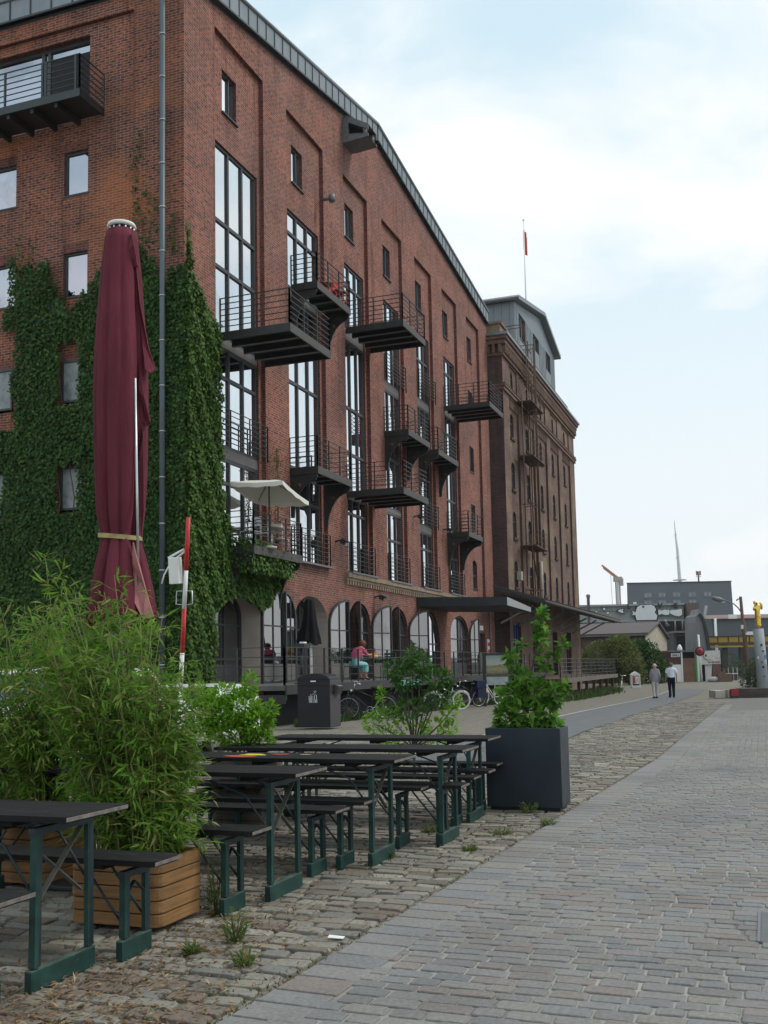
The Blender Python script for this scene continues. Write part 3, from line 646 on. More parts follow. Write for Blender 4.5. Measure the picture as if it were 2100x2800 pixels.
# flagpole
fp = thing('flagpole', 'thin white flagpole with a small red flag on the tower roof', 'flagpole', (76.8, 16, 27.3))
g = G(); g.tube([(0, 0, 0), (.1, 0, 8.9)], [.07, .03], 8); g.blob((.1, 0, 8.95), (.09, .09, .09)); g.build('pole', M['white'], fp)
g = G(); n = 8
vs = [(.12+.62*i/n*(.55), -.05+.13*math.sin(i*1.3), z-.55*(i/n)) for i in range(n+1) for z in (8.2, 6.7)]
g.add(vs, [[2*i, 2*i+1, 2*i+3, 2*i+2] for i in range(n)], 0, True); g.build('flag', M['red'], fp)
# ================================================================ ground
def sheet(name, xs, yfun0, yfun1, z, m, ny=1):
    v = []; f = []
    for x in xs:
        for j in range(ny+1): v.append((x, yfun0(x)+(yfun1(x)-yfun0(x))*j/ny, gz(x)+z))
    for i in range(len(xs)-1):
        for j in range(ny): a = i*(ny+1)+j; f.append([a, a+1, a+ny+2, a+ny+1])
    o = mesh_obj(name, v, f, [m]); o['kind'] = 'structure'; return o
def ky(x): return float(np.interp(x, [-5, 3.78, 6.57, 9.62, 15.84, 23.5, 60], [2.62, 2.13, 1.975, 1.842, 1.53, 1.45, 1.40]))
XS = [-60, -20, 0, 10, 20]+[20+3*i for i in range(1, 15)]+[70, 120, 300, 900, 2000]
def sett_ground(name, c1, c2, mort, bw, bh, straw):
    t = NT(name); uv = t.coord('UV'); sw = t.n('ShaderNodeMapping'); t.L(uv, sw.inputs[0]); sw.inputs['Rotation'].default_value = (0, 0, PI/2)
    wob = t.n('ShaderNodeVectorMath', operation='MULTIPLY_ADD'); nz = t.n('ShaderNodeTexNoise'); nz.inputs['Scale'].default_value = 2.5; t.L(sw.outputs[0], nz.inputs['Vector'])
    t.L(nz.outputs['Color'], wob.inputs[0]); wob.inputs[1].default_value = (.07, .07, 0); t.L(sw.outputs[0], wob.inputs[2])
    b = t.n('ShaderNodeTexBrick')
    for k, v in (('Scale', 1), ('Brick Width', bw), ('Row Height', bh), ('Mortar Size', .014), ('Mortar Smooth', .4), ('Bias', 0)): b.inputs[k].default_value = v
    b.inputs['Color1'].default_value = (*c1, 1); b.inputs['Color2'].default_value = (*c2, 1); b.inputs['Mortar'].default_value = (*mort, 1); t.L(wob.outputs[0], b.inputs['Vector'])
    c = t.mix(1.0, b.outputs[0], t.ramp(t.noise(7, 4, .6, uv), [(.3, .75), (.7, 1.2)]), 'MULTIPLY')
    if straw: c = t.mix(t.ramp(t.noise(.55, 5, .65, uv), [(.50, 0), (.68, .4)]), c, straw)
    t.bump(b.outputs['Fac'], -.5, .02); return t.set(c, .9, 0, .2)
M['ground'] = sett_ground('old_setts', (.17, .16, .135), (.245, .23, .195), (.095, .085, .065), .21, .135, (.19, .165, .115))
M['road'] = sett_ground('paved_road', (.155, .152, .146), (.185, .176, .162), (.14, .135, .125), .17, .11, None)
sheet('ground', XS, lambda x: -600, lambda x: 600, -.017, M['ground'], 12)
# the base is cut under the two stone fields by being 3 cm lower; stones are real blocks
def setts(name, xs, cols, mats, inside, along, sx, sy, gap, zj, jit, tilt, kind='structure', anchor=None):
    """xs range, rows across X, stones along Y (along='y') or rows across Y"""
    V = []; Fc = []
    def stone(cx, cy, lx, ly):
        z = gz(cx)+random.uniform(-zj, zj); hx, hy = lx/2, ly/2; b = min(lx, ly)*.13
        tx, ty = random.uniform(-tilt, tilt), random.uniform(-tilt, tilt); n0 = len(V)
        J = lambda: random.uniform(-jit, jit)
        q = [(-hx+J(), -hy+J()), (hx+J(), -hy+J()), (hx+J(), hy+J()), (-hx+J(), hy+J())]
        # octagonal top with rounded corners, sloping shoulder, buried base
        def octo(k, r): 
            o = []
            for i in range(4):
                p = q[i]; a = q[i-1]; c = q[(i+1) % 4]
                for e in (a, c):
                    d = math.hypot(e[0]-p[0], e[1]-p[1]); o.append(((p[0]+(e[0]-p[0])*r/d)*k, (p[1]+(e[1]-p[1])*r/d)*k))
            return o
        for k, zz, r in ((.93, 0, b*1.0), (.985, -.0045, b*.9), (1.0, -.016, b*.8), (1.0, -.05, b*.8)):
            for p in octo(k, r): V.append((cx+p[0], cy+p[1], z+zz+p[0]*tx+p[1]*ty))
        Fc.append([n0+i for i in range(8)])
        for l in range(3):
            for i in range(8): Fc.append([n0+l*8+i, n0+(l+1)*8+i, n0+(l+1)*8+(i+1) % 8, n0+l*8+(i+1) % 8])
    u0, u1, v0, v1 = xs
    u = u0
    while u < u1:
        w_ = sx*random.uniform(.86, 1.12); v = v0-random.uniform(0, sy)
        if anchor: v = anchor(u+w_/2)
        while v < v1:
            l = sy*random.uniform(.72, 1.3)
            p = (u+w_/2, v+l/2) if along == 'y' else (v+l/2, u+w_/2)
            if inside(*p): stone(p[0], p[1], (w_ if along == 'y' else l)-gap*random.uniform(.7, 1.5), (l if along == 'y' else w_)-gap*random.uniform(.7, 1.5))
            v += l
        u += w_
    o = mesh_obj(name, V, Fc, mats, None, None, None); o['kind'] = kind; return o
S1 = stone_mat('sett_old', [(.135, .12, .098), (.195, .18, .152), (.17, .165, .15), (.255, .237, .197), (.155, .123, .098), (.215, .20, .168), (.295, .275, .232)], .6)
S2 = stone_mat('sett_road', [(.168, .164, .158), (.212, .206, .198), (.187, .188, .186), (.222, .212, .196), (.20, .172, .156), (.212, .207, .20), (.188, .17, .162), (.17, .172, .174)], .3)
inL = lambda x, y: y > ky(x)+.02 and -.06*x-.6 < y < .92*x+.8 and not (3.55 < y < 5.6 and x > 14.6) and not (x > 21 and y > 3.7)
setts('old_sett_paving', (2.9, 44, 1.2, 12.5), 0, [S1], lambda x, y: inL(x, y), 'y', .125, .215, .020, .006, .012, .045, 'structure', lambda x: ky(x)+.055)
inR = lambda x, y: y < ky(x)-.235 and y > -.065*x-3.0
setts('road_setts', (2.9, 14.5, -4.2, 1.9), 0, [S2], inR, 'y', .108, .178, .010, .0022, .004, .012, 'structure', lambda x: -4.2+(ky(x)-.29+4.2) % .178-.178)
setts('road_setts', (-5.0, 1.4, 14.5, 34), 0, [S2], inR, 'x', .112, .178, .011, .0022, .004, .012)
# kerb line of larger slabs
V = G(); x = 2.6
while x < 40:
    l = random.uniform(.16, .24); xm = x+l/2
    V.box((xm, ky(xm)-.13, gz(xm)-.022), (l-.016, .30, .05), 0, Matrix.Rotation(math.atan2(ky(xm+.5)-ky(xm-.5), 1), 3, 'Z')); x += l
o = V.build('kerb_stones', S2, bevel=.008); o['kind'] = 'structure'
sheet('road', [-20, 0]+[1.5*i for i in range(1, 40)]+[80], lambda x: -9, lambda x: ky(x)-.02, -.0075, plain('road_joint_sand', (.235, .225, .205), .95, 0, .5, 1.1, .2), 3)
sheet('road_far', [34]+[36+3*i for i in range(12)]+[120], lambda x: -9, lambda x: ky(x), -.003, M['road'], 2)
sheet('asphalt_track', [14.5+2.5*i for i in range(24)], lambda x: 3.62+.05*math.sin(x*.9)+.03*math.sin(x*2.3), lambda x: 5.42+.006*(x-20), -.004, M['asphalt'])
sheet('track_edge', [14.5+2.5*i for i in range(24)], lambda x: 5.425+.006*(x-20), lambda x: 5.52+.006*(x-20), .004, M['concrete'])
sheet('water', [-60, 0, 60, 400], lambda x: -500, lambda x: -14, -.9+.0, glass_mat('harbour_water', (.25, .28, .28), .08, .4)) if False else None
# ---------------------------------------------------------------- leaves
def leaves(name, P, D, Nn, ln, wd, mats, parent=None, fold=.25, mi=None):
    """many folded leaf blades: P base, D direction, Nn normal, ln length, wd width (arrays)"""
    P = np.asarray(P, float); n = len(P)
    D = D/np.linalg.norm(D, axis=1)[:, None]; S = np.cross(D, Nn); S /= np.linalg.norm(S, axis=1)[:, None]+1e-9; Nn = np.cross(S, D)
    ln = np.broadcast_to(ln, (n,))[:, None]; wd = np.broadcast_to(wd, (n,))[:, None]
    mid = P+D*ln*.42
    v = np.stack([P, mid+S*wd/2+Nn*wd*fold, P+D*ln-Nn*ln*.12, mid-S*wd/2+Nn*wd*fold, mid], 1).reshape(-1, 3)
    b = np.arange(n)*5
    f = np.stack([b, b+1, b+4, b+1, b+2, b+4, b, b+4, b+3, b+3, b+4, b+2], 1).reshape(-1, 3)
    o = fast_mesh(name, v, f, mats, parent, None if mi is None else np.repeat(mi, 4))
    return o
def fast_mesh(name, v, f, mats, parent=None, mi=None):
    me = bpy.data.meshes.new(name); nf, k = f.shape
    me.vertices.add(len(v)); me.vertices.foreach_set('co', v.astype(np.float32).ravel())
    me.loops.add(nf*k); me.loops.foreach_set('vertex_index', f.astype(np.int32).ravel())
    me.polygons.add(nf); me.polygons.foreach_set('loop_start', np.arange(0, nf*k, k, dtype=np.int32)); me.polygons.foreach_set('loop_total', np.full(nf, k, dtype=np.int32))
    for m in (mats if isinstance(mats, (list, tuple)) else [mats]): me.materials.append(m)
    if mi is not None: me.polygons.foreach_set('material_index', mi.astype(np.int32))
    me.update(calc_edges=True); me.validate()
    o = bpy.data.objects.new(name, me); COL.objects.link(o)
    if parent is not None: o.parent = parent
    return o
def rv(n, s=1.0): return rng.normal(0, s, (n, 3))
# ---------------------------------------------------------------- ivy on the corner
IV = leaf_mat('ivy_leaf', [(.016, .046, .014), (.028, .074, .019), (.044, .105, .024), (.022, .060, .016), (.068, .135, .028), (.05, .075, .02)], .2)
IVR = leaf_mat('ivy_leaf_bright', [(.034, .085, .016), (.058, .125, .021), (.09, .165, .029), (.046, .105, .018)], .22)
def edge(u, k=0): return .45*math.sin(u*2.1+k)+.3*math.sin(u*5.3+1+k)+.18*math.sin(u*11+2*k)
def ivy_left(y, z):
    if z < .3: return False
    top = float(np.interp(y, [13.9, 14.4, 14.9, 15.3, 15.8, 16.4, 17.0, 17.6, 18.1, 18.6, 19.3, 19.7, 20.2, 22, 26], [12.1, 12.1, 12.4, 12.8, 12.5, 12.3, 11.9, 11.8, 12.3, 12.9, 13.3, 12.8, 9.0, 9, 8.5]))
    if z > top+edge(y*2)*.6: return False
    for (a, b, z0, z1) in LW:
        m = .12+.08*math.sin(z*7+y*3)
        if z0 > 11: m = .05
        if a+(.12 if z0 < 9 else 0)-.02 < y < b+m*.4-(.10 if z0 < 9 else 0) and z0-.1 < z < z1+(.55 if 8 < z0 < 10 else .05)+edge(y*4)*.15: return False
    if y > 19.45+edge(z)*.2 and 8.3 < z < 11.2: return False
    return True
def ivy_right(x, z):
    if z < .9: return False
    xr = float(np.interp(z, [.9, 2.0, 2.8, 3.3, 3.9, 4.5, 4.85, 5.2, 6, 9, 10.8, 11.4, 11.9, 12.5], [24.5, 24.75, 26.2, 27.5, 28.3, 28.2, 28.3, 25.3, 24.9, 24.75, 24.75, 24.3, 23.4, 23.1]))
    if 24.45 < x < 27.3 and z < 3.05+.5*math.sin((x-24.4)*1.05): return False
    return x < xr+edge(z*1.7, 1)*.16
def gen(fn, lo, hi, n, to):
    out = []
    while len(out) < n:
        u, v = random.uniform(*lo), random.uniform(*hi)
        if fn(u, v): out.append(to(u, v))
    return np.array(out)
nL, nR = 95000, 36000
PL = gen(ivy_left, (13.9, 26), (.3, 15), nL, lambda y, z: (XC-.02-abs(random.gauss(0, .05))-.06*max(0, math.sin(y*3.1)*math.sin(z*2.7+y))-.04, y, z))
PR = gen(ivy_right, (23.0, 28.6), (.9, 13.6), nR, lambda x, z: (x, YF-.02-abs(random.gauss(0, .05))-(.75*random.random() if 25.3 < x and 4.2 < z else .1*abs(math.sin(x*4+z*2))), z))
# climbing shoots above the mass
SH = []
for y0, z0, z1 in ((15.45, 13.2, 16.3), (14.95, 12.8, 14.3), (16.0, 12.3, 13.6), (18.9, 12.6, 13.6), (19.4, 12.8, 14.0), (14.3, 12.6, 13.8)):
    z = z0
    while z < z1:
        t = (z-z0)/(z1-z0)
        for _ in range(2 if t < .5 else 1): SH.append((XC-.05, y0+random.gauss(0, .16*(1-t)+.03)+.1*math.sin(z*3), z))
        z += .05
PL = np.vstack([PL, np.array(SH)])
ivy = thing('ivy', 'dark green ivy covering the lower corner of the brick warehouse', 'climbing plant', (XC-.05, YF-.05, 0))
def ivy_part(P, nvec, mat, nm):
    n = len(P); Nn = np.tile(nvec, (n, 1))+rv(n, .33); D = np.tile((0, 0, -1.0), (n, 1))+rv(n, .38)+np.tile(nvec, (n, 1))*.35
    o = leaves(nm, P-np.array(ivy.location), D, Nn, rng.uniform(.065, .135, n), rng.uniform(.06, .125, n), mat, ivy, .12)
ivy_part(PL, (-1, 0, 0.25), IV, 'side_foliage'); ivy_part(PR, (0, -1, 0.25), IVR, 'front_foliage')
g = G()
for i in range(14):
    y = random.uniform(14.2, 20); pts = [(-.0, y-YF, .2)]
    for k in range(14): pts.append((random.uniform(-.03, 0), pts[-1][1]+random.uniform(-.15, .15), pts[-1][2]+.75))
    g.tube(pts, [.03-.0017*k for k in range(15)], 5)
g.build('stem', plain('ivy_stem', (.08, .055, .035), .9), ivy)

# ================================================================ platform in front of the warehouse
dock = thing('loading_platform', 'raised dark steel loading platform with railing in front of the arched doors', 'platform', (23.2, 11.2, 0))
DK = (23.2, 11.2)
g = G(); g.bb((0, 0, .90), (32.6, 2.79, 1.02)); g.bb((0, -.05, .80), (32.6, -.001, 1.03), 1); g.build('deck', [plain('deck_boards', (.10, .095, .09), .8, 0, .3, 3), M['steel']], dock)
g = G(); g.bb((.02, .8, -.3), (.4, 2.78, .895)); g.build('end_wall', M['brick'], dock)
def dock_bracket(x):
    k = G(); hh = .55
    k.bb((x, .0, .66), (x+.06, .78, .79)); k.bb((x, .68, -.3), (x+.06, .78, .66)); 
    P = [(1.15-1.1*math.sin(t), -.2+.82*(1-math.cos(t))) for t in np.linspace(0, PI/2, 9)][::-1]
    P = [(.68-.64*(1-math.cos(t)), -.12+.74*math.sin(t)) for t in np.linspace(0, PI/2, 9)]
    k.prism([(p[0], p[1]) for p in P]+[(.04, .66), (.68, .66)], (x+.01, 0, 0), (0, 1, 0), (0, 0, 1), (.04, 0, 0))
    for p, q in zip(P[:-1], P[1:]): k.beam((x+.03, p[0], p[1]), (x+.03, q[0], q[1]), .06, .08)
    k.ring((x+.03, .52, .47), .09, .03, 'x', 16, 5); k.tube([(x-.004, .52, .47), (x+.064, .52, .47)], .06, 12, 1)
    for t in np.arange(.04, .62, .13): k.beam((x+.03, t, .66), (x+.03, t+.065, .57), .05, .02); k.beam((x+.03, t+.13, .66), (x+.03, t+.065, .57), .05, .02)
    return k.build('bracket', [M['steel'], M['interior']], dock)
g = G(); x = 23.4
for i in range(9): dock_bracket(.05+4.05*i)
g = G(); g.prism([(.85, -.3), (2.75, -.3), (2.75, .895), (.85, .895)], (.6, 0, 0), (0, 1, 0), (0, 0, 1), (31.5, 0, 0)); g.build('underdeck_dark', M['interior'], dock)  # black block standing for the shade under the deck
g = G(); rail_path(g, [(0.03, 2.7), (.03, .03), (32.5, .03)], 1.03, .96, 4, 1.25, .05, .012); g.build('railing', M['steel_rail'], dock)
g = G(); g.bb((8.2, -.07, .82), (10.6, -.055, 1.0)); g.build('teal_board', plain('teal_paint', (.10, .30, .31), .6), dock)
td = thing('tower_platform', 'long grey steel platform with railing on posts in front of the brick tower', 'platform', (49.5, 9.2, 0))
g = G(); g.bb((0, 0, .58), (20.2, 3.9, .72)); g.bb((0, -.04, .5), (20.2, -.001, .73), 1); g.build('deck', [M['rust'], plain('grey_brown_fascia', (.13, .115, .105), .8)], td)
g = G(); rail_path(g, [(0, 3.5), (0, .03), (20.2, .03), (20.2, 3.5)], .73, .98, 5, 1.6, .05, .012); g.build('railing', plain('grey_railing', (.11, .11, .115), .6, .2), td)
for i in range(8): g = G(); x = .8+2.6*i; g.bb((x, .1, -.9), (x+.16, .26, .575)); g.build('post', M['rust'], td)
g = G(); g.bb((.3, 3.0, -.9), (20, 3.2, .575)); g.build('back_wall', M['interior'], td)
for k in range(4): g = G(); g.bb((-.35-.3*k, .2, -.3), (-.07-.3*k, 1.6, .55-.18*k)); g.build('step', M['rust'], td)
# verge of rough grass along the platforms
GR = leaf_mat('verge_grass', [(.035, .075, .02), (.055, .10, .026), (.09, .12, .04), (.045, .085, .022)], .2)
n = 15000; xg = rng.uniform(44, 68, n); yg = 9.1-np.abs(rng.normal(0, .28, n))+rng.uniform(0, 1.2, n)
P = np.stack([xg, yg, np.array([gz(x) for x in xg])-.03], 1)
o = leaves('verge_grass', P, np.tile((0, 0, 1.), (n, 1))+rv(n, .45), rv(n), rng.uniform(.15, .5, n), rng.uniform(.035, .08, n), GR); tag(o, kind='stuff')
n = 5200; xg = rng.uniform(23.5, 50, n); yg = 11.12-np.abs(rng.normal(0, .09, n))
P = np.stack([xg, yg, np.array([gz(x) for x in xg])-.03], 1); P = P[np.sin(P[:, 0]*1.7)+np.sin(P[:, 0]*.73+1) > -.6]; n = len(P)
o = leaves('verge_grass', P, np.tile((0, 0, 1.), (n, 1))+rv(n, .45), rv(n), rng.uniform(.08, .3, n), rng.uniform(.02, .05, n), GR); tag(o, kind='stuff')
# dry grass and leaf litter between the setts
LT = leaf_mat('dry_litter', [(.22, .13, .06), (.28, .18, .09), (.16, .08, .045), (.36, .28, .17), (.12, .10, .04), (.20, .10, .055)], .1)
P = []
while len(P) < 11000:
    x = 3.2+random.random()**1.3*14; y = random.uniform(ky(x)+.03, min(9, .8*x+.6))
    c = math.sin(x*1.9+y*2.3)+math.sin(x*.8-y*3.1+1)+math.sin(y*5+x*4)*.6
    if (c+random.gauss(0, .9) > .75 or (4.6 < x < 6.2 and 2.5 < y < 3.6 and random.random() < .5)) and y-ky(x) > .1*random.random(): P.append((x, y, gz(x)-.004+random.uniform(0, .018)))
P = np.array(P); n = len(P); D = rv(n); D[:, 2] *= .18; Nn = np.tile((0, 0, 1.), (n, 1))+rv(n, .25)
o = leaves('leaf_litter', P, D, Nn, rng.uniform(.015, .07, n), rng.uniform(.004, .017, n), LT); tag(o, kind='stuff')
MS = leaf_mat('joint_moss', [(.07, .08, .03), (.11, .115, .04), (.16, .14, .055), (.06, .07, .03)], .1)
P = []
while len(P) < 12000:
    x = 3.2+random.random()*16; y = random.uniform(ky(x)-.02, min(8, .8*x))
    c = math.sin(x*1.1+y*1.3+2)+math.sin(x*2.8-y*2.1)
    if c+random.gauss(0, .7) > .9 or (abs(y-ky(x)-.04) < .04 and random.random() < .5): P.append((x, y, gz(x)-.012))
P = np.array(P); n = len(P)
o = leaves('joint_moss', P, np.tile((0, 0, .8), (n, 1))+rv(n, .7), rv(n), rng.uniform(.012, .035, n), rng.uniform(.004, .012, n), MS); tag(o, kind='stuff')
# weeds: one thing per clump
WD = leaf_mat('weed_leaf', [(.06, .13, .03), (.10, .18, .04), (.16, .19, .06), (.24, .21, .09)], .3)
def weed(x, y, h, r, label, dens=170, tall=False):
    n = dens; t = thing('weed', label, 'weed', (x, y, gz(x)-.02), 0, 'weeds growing between the old setts')
    a = rng.uniform(0, 2*PI, n); rr = r*np.sqrt(rng.uniform(0, 1, n)); zz = rng.uniform(0, h, n)*(1-.5*rr/r)
    P = np.stack([rr*np.cos(a)*(.3+.7*zz/h), rr*np.sin(a)*(.3+.7*zz/h), zz], 1)
    D = np.stack([np.cos(a), np.sin(a), np.full(n, .9)], 1)+rv(n, .4)
    leaves('foliage', P, D, rv(n)+np.array((0, 0, 1)), rng.uniform(.02, .06, n)*(1 if not tall else .9), rng.uniform(.004, .011, n), WD, t)
    g = G()
    for i in range(9 if tall else 5):
        b = random.uniform(0, 2*PI); g.tube([(0, 0, 0), (r*.4*math.cos(b), r*.4*math.sin(b), h*.55), (r*.75*math.cos(b), r*.75*math.sin(b), h*random.uniform(.8, 1.05))], [.004, .003, .002], 4)
    g.build('stem', WD, t)
for px, py, h, r, tall, lb in ((590, 2500, .33, .07, 1, 'tall thin green weed in front of the bench foot beside the wooden planter'), (642, 2575, .20, .10, 1, 'bushy green weed on the setts right of the wooden planter'),
    (668, 2640, .09, .07, 0, 'small yellow green weed low between setts below the bushy weed'), (526, 2605, .06, .05, 0, 'tiny dark green weed on the setts in front of the wooden planter'),
    (1445, 2222, .13, .14, 0, 'spreading green weed at the foot of the dark metal planter'), (1500, 2255, .07, .10, 0, 'flat green weed on the setts just outside the dark planter corner'),
    (1395, 2205, .12, .10, 0, 'weed tuft at the left foot of the dark metal planter'), (1283, 2325, .05, .08, 0, 'small dark weed between old setts near the road kerb'),
    (1370, 2280, .06, .16, 0, 'low dry yellowish weed patch between benches and road kerb'), (1060, 2345, .08, .06, 0, 'thin weed beside the green foot of a beer table'),
    (1180, 2275, .09, .10, 0, 'dry weed tuft under the middle beer tables')):
    p = gp(px, py); weed(p[0], p[1], h, r, lb, 260 if tall else 170, bool(tall))
p = gp(920, 2568); g = G(); g.quad((-.018, -.045, .006), (.018, -.042, .009), (.017, .048, .012), (-.018, .044, .006)); o = g.build('paper_slip', M['white'], None, (p[0], p[1], .004)); tag(o, 'small white paper slip lying on the setts near the kerb', 'litter')
p = gp(190, 2375); g = G(); g.quad((-.04, -.06, .006), (.04, -.055, .008), (.035, .06, .02), (-.04, .05, .01)); o = g.build('paper_sheet', M['white'], None, (p[0], p[1], .008)); tag(o, 'white crumpled paper sheet on the ground between the two wooden planters', 'litter')
p = gp(2062, 2530); g = G(); g.bb((-.33, -.004, -.01), (.33, .012, .006)); g.bb((-.33, -.5, -.012), (.33, -.006, .004), 1); o = g.build('drain_cover', [M['flange'], M['asphalt']], None, (p[0]-.02, p[1]-.03, 0)); tag(o, 'metal edged drain cover set in the paved road', 'drain cover')
# ================================================================ beer tables and benches
M['slat'] = wood_mat('black_stained_wood', (.007, .0075, .008), (.021, .020, .020), 1, .72); M['slat'].node_tree.nodes['Principled BSDF'].inputs['Specular IOR Level'].default_value = .16
def scuff(mat, colr, sc, lo, hi, amt=.8, stretch=None):
    t = NT.__new__(NT); t.mat = mat; t.t = mat.node_tree; t.b = t.t.nodes['Principled BSDF']; t.L = t.t.links.new
    src = t.b.inputs['Base Color'].links[0].from_socket; vec = t.coord()
    if stretch: m = t.n('ShaderNodeMapping'); t.L(vec, m.inputs[0]); m.inputs['Scale'].default_value = stretch; vec = m.outputs[0]
    t.L(t.mix(t.ramp(t.noise(sc, 6, .7, vec), [(lo, 0), (hi, amt)]), src, colr), t.b.inputs['Base Color'])
scuff(M['slat'], (.10, .095, .09), 7, .60, .72, .7, (3, .6, 1)); scuff(M['slat'], (.16, .15, .14), 26, .68, .75, .8)
M['green'] = plain('dark_green_paint', (.009, .042, .035), .55, 0, .45, 9)
M['green_d'] = plain('bluish_green_paint', (.014, .028, .034), .5, 0, .35, 7)
M['wear'] = plain('worn_wood_edge', (.16, .14, .13), .8, 0, .4, 20)
def rounded_board(L_, W_, th, r, z):
    P = []
    for cx, cy, a0 in ((W_/2-r, L_/2-r, 0), (-W_/2+r, L_/2-r, 90), (-W_/2+r, -L_/2+r, 180), (W_/2-r, -L_/2+r, 270)):
        for k in range(5): a = R(a0+22.5*k); P.append((cx+r*math.cos(a), cy+r*math.sin(a)))
    g = G(); g.prism(P, (0, 0, z-th), (1, 0, 0), (0, 1, 0), (0, 0, th)); return g
def folding_set(kind, label, group, L_, W_, Hh, planks, sp):
    t = thing(kind, label, 'table' if 'table' in kind else 'bench', (0, 0, 0), 0, group)
    th = .028; g = G(); w_ = W_/planks
    if planks > 1:
        for i in range(planks): x = -W_/2+w_*(i+.5); g.bb((x-w_/2+.002, -L_/2, Hh-th), (x+w_/2-.002, L_/2, Hh))
    else: g = rounded_board(L_, W_, th, .05, Hh)
    for y in (-L_/2+.36, 0, L_/2-.36): g.bb((-W_/2+.03, y-.04, Hh-th-.028), (W_/2-.03, y+.04, Hh-th-.001))
    g.bb((-W_/2+.001, -L_/2-.003, Hh-th*.8), (W_/2-.001, -L_/2-.0005, Hh-.004), 1)
    g.build('tabletop' if 'table' in kind else 'seat', [M['slat'], M['wear']], t, bevel=.003)
    for s in (-1, 1):
        y = s*(L_/2-.20); k = G(); hz = Hh-th
        for xx, w2 in ((-sp, .034), (sp, .024)):
            k.beam((xx, y, .10), (xx*.97, y, hz-.03), w2, .026, 0); k.beam((xx+w2/2+.004, y+s*.010, .10), (xx*.97+w2/2+.004, y+s*.010, hz-.03), .006, .03, 1)
        k.bb((-sp-.035, y-.018, 0), (sp+.035, y+.018, .092), 0); k.bb((-sp-.0355, y-.0185, .088), (sp+.0355, y+.0185, .094), 4)
        k.bb((-sp-.02, y-.02, hz-.06), (sp+.02, y+.02, hz-.03), 1)
        if 'table' in kind:
            k.beam((-sp+.02, y-s*.012, .36), (sp-.02, y-s*.012, hz-.05), .028, .006, 3); k.beam((sp-.02, y-s*.024, .36), (-sp+.02, y-s*.024, hz-.12), .028, .006, 3)
            for xx in (-sp, sp): k.tube([(xx, y, .40), (xx, y-s*.17, .62), (xx, y-s*.42, hz-.03)], .007, 6, 1)
        else:
            for xx in (-sp, sp):
                k.tube([(xx, y, .16), (xx, y-s*.12, .30), (xx, y-s*.22, hz-.03)], .007, 6, 1)
            k.beam((-sp, y, hz-.16), (0, y, hz-.09), .022, .006, 1); k.beam((sp, y, hz-.16), (0, y, hz-.09), .022, .006, 1)
        k.build('leg_frame', [M['green'], M['green_d'], M['wear'], M['brace'], M['green_w']], t)
    return t
scuff(M['green'], (.07, .08, .07), 22, .60, .70, .75); scuff(M['green'], (.05, .03, .02), 6, .58, .75, .5)
M['green_w'] = plain('chipped_green_edge', (.05, .085, .07), .8, 0, .6, 14)
M['brace'] = plain('brace_steel', (.10, .105, .09), .6, .1)
tb0 = folding_set('beer_table', '', 'black folding beer tables', 2.25, .48, .76, 3, .20)
bn0 = folding_set('beer_bench', '', 'black folding beer benches', 2.2, .25, .475, 1, .095)
TABLES = [(4.10, 2.955, 'black folding beer table nearest the camera at the left edge'), (6.03, 2.73, 'second black beer table, its end right of the big wooden planter'),
          (7.25, 2.52, 'third black beer table with red and yellow paint marks on its top'), (8.18, 2.28, 'fourth black beer table just left of the dark metal planter'),
          (9.40, 2.39, 'farthest black beer table touching the dark metal planter'), (5.3, 6.3, 'black beer table half hidden behind bamboo'), (7.5, 6.2, 'black beer table farther back behind the bamboo leaves')]
BENCH = [(3.60, 3.0, 'black beer bench at the lower left edge in front of the nearest table'), (4.56, 2.86, 'black beer bench in front of the wooden bamboo planter'), (5.53, 2.83, 'black beer bench just right of the wooden bamboo planter'),
         (6.70, 2.80, 'black beer bench between the second table and the paint marked table'), (7.0, 2.71, 'black beer bench tucked in front of the paint marked table'), (7.88, 2.58, 'black beer bench behind the paint marked table'),
         (8.09, 2.31, 'black beer bench under the front edge of the fourth table'), (8.98, 2.45, 'black beer bench behind the fourth table'), (9.24, 2.38, 'black beer bench with worn round end in front of the farthest table'),
         (9.90, 2.47, 'farthest black beer bench ending against the dark metal planter'), (6.2, 6.3, 'black beer bench behind the bamboo, beside a hidden table')]
for i, (x, y, lb) in enumerate(TABLES):
    o = tb0 if i == 0 else copy_tree(tb0)
    o.location = (x, y+1.125, gz(x)); o['label'] = lb; o.rotation_euler.z = random.uniform(-.008, .008); o.scale.z = (1.03, 1.03, 1, 1, 1, 1, 1)[i]
    if i == 2:
        g = G()
        def splat(cx, cy, sx, sy, m):
            n = 11; g.add([(cx+sx*random.uniform(.6, 1)*math.cos(2*PI*k/n), cy+sy*random.uniform(.6, 1)*math.sin(2*PI*k/n), .7615+m*.0006) for k in range(n)], [list(range(n))], m)
        splat(-.10, .18, .09, .17, 0); splat(.0, .12, .05, .15, 1); splat(.07, .16, .035, .10, 1); splat(.1, -.05, .05, .10, 0); splat(.08, -.28, .03, .06, 2)
        g.build('paint_mark', [plain('red_smear', (.45, .06, .05), .6), plain('yellow_smear', (.62, .55, .04), .6), plain('pink_smear', (.5, .3, .25), .6)], o)
for i, (x, y, lb) in enumerate(BENCH):
    o = bn0 if i == 0 else copy_tree(bn0)
    o.location = (x, y+1.1, gz(x)); o['label'] = lb; o.rotation_euler.z = random.uniform(-.008, .008); o.scale.z = (1.03, 1.03, 1.03, .95, 1, 1, 1, .93, 1, 1, 1)[i]
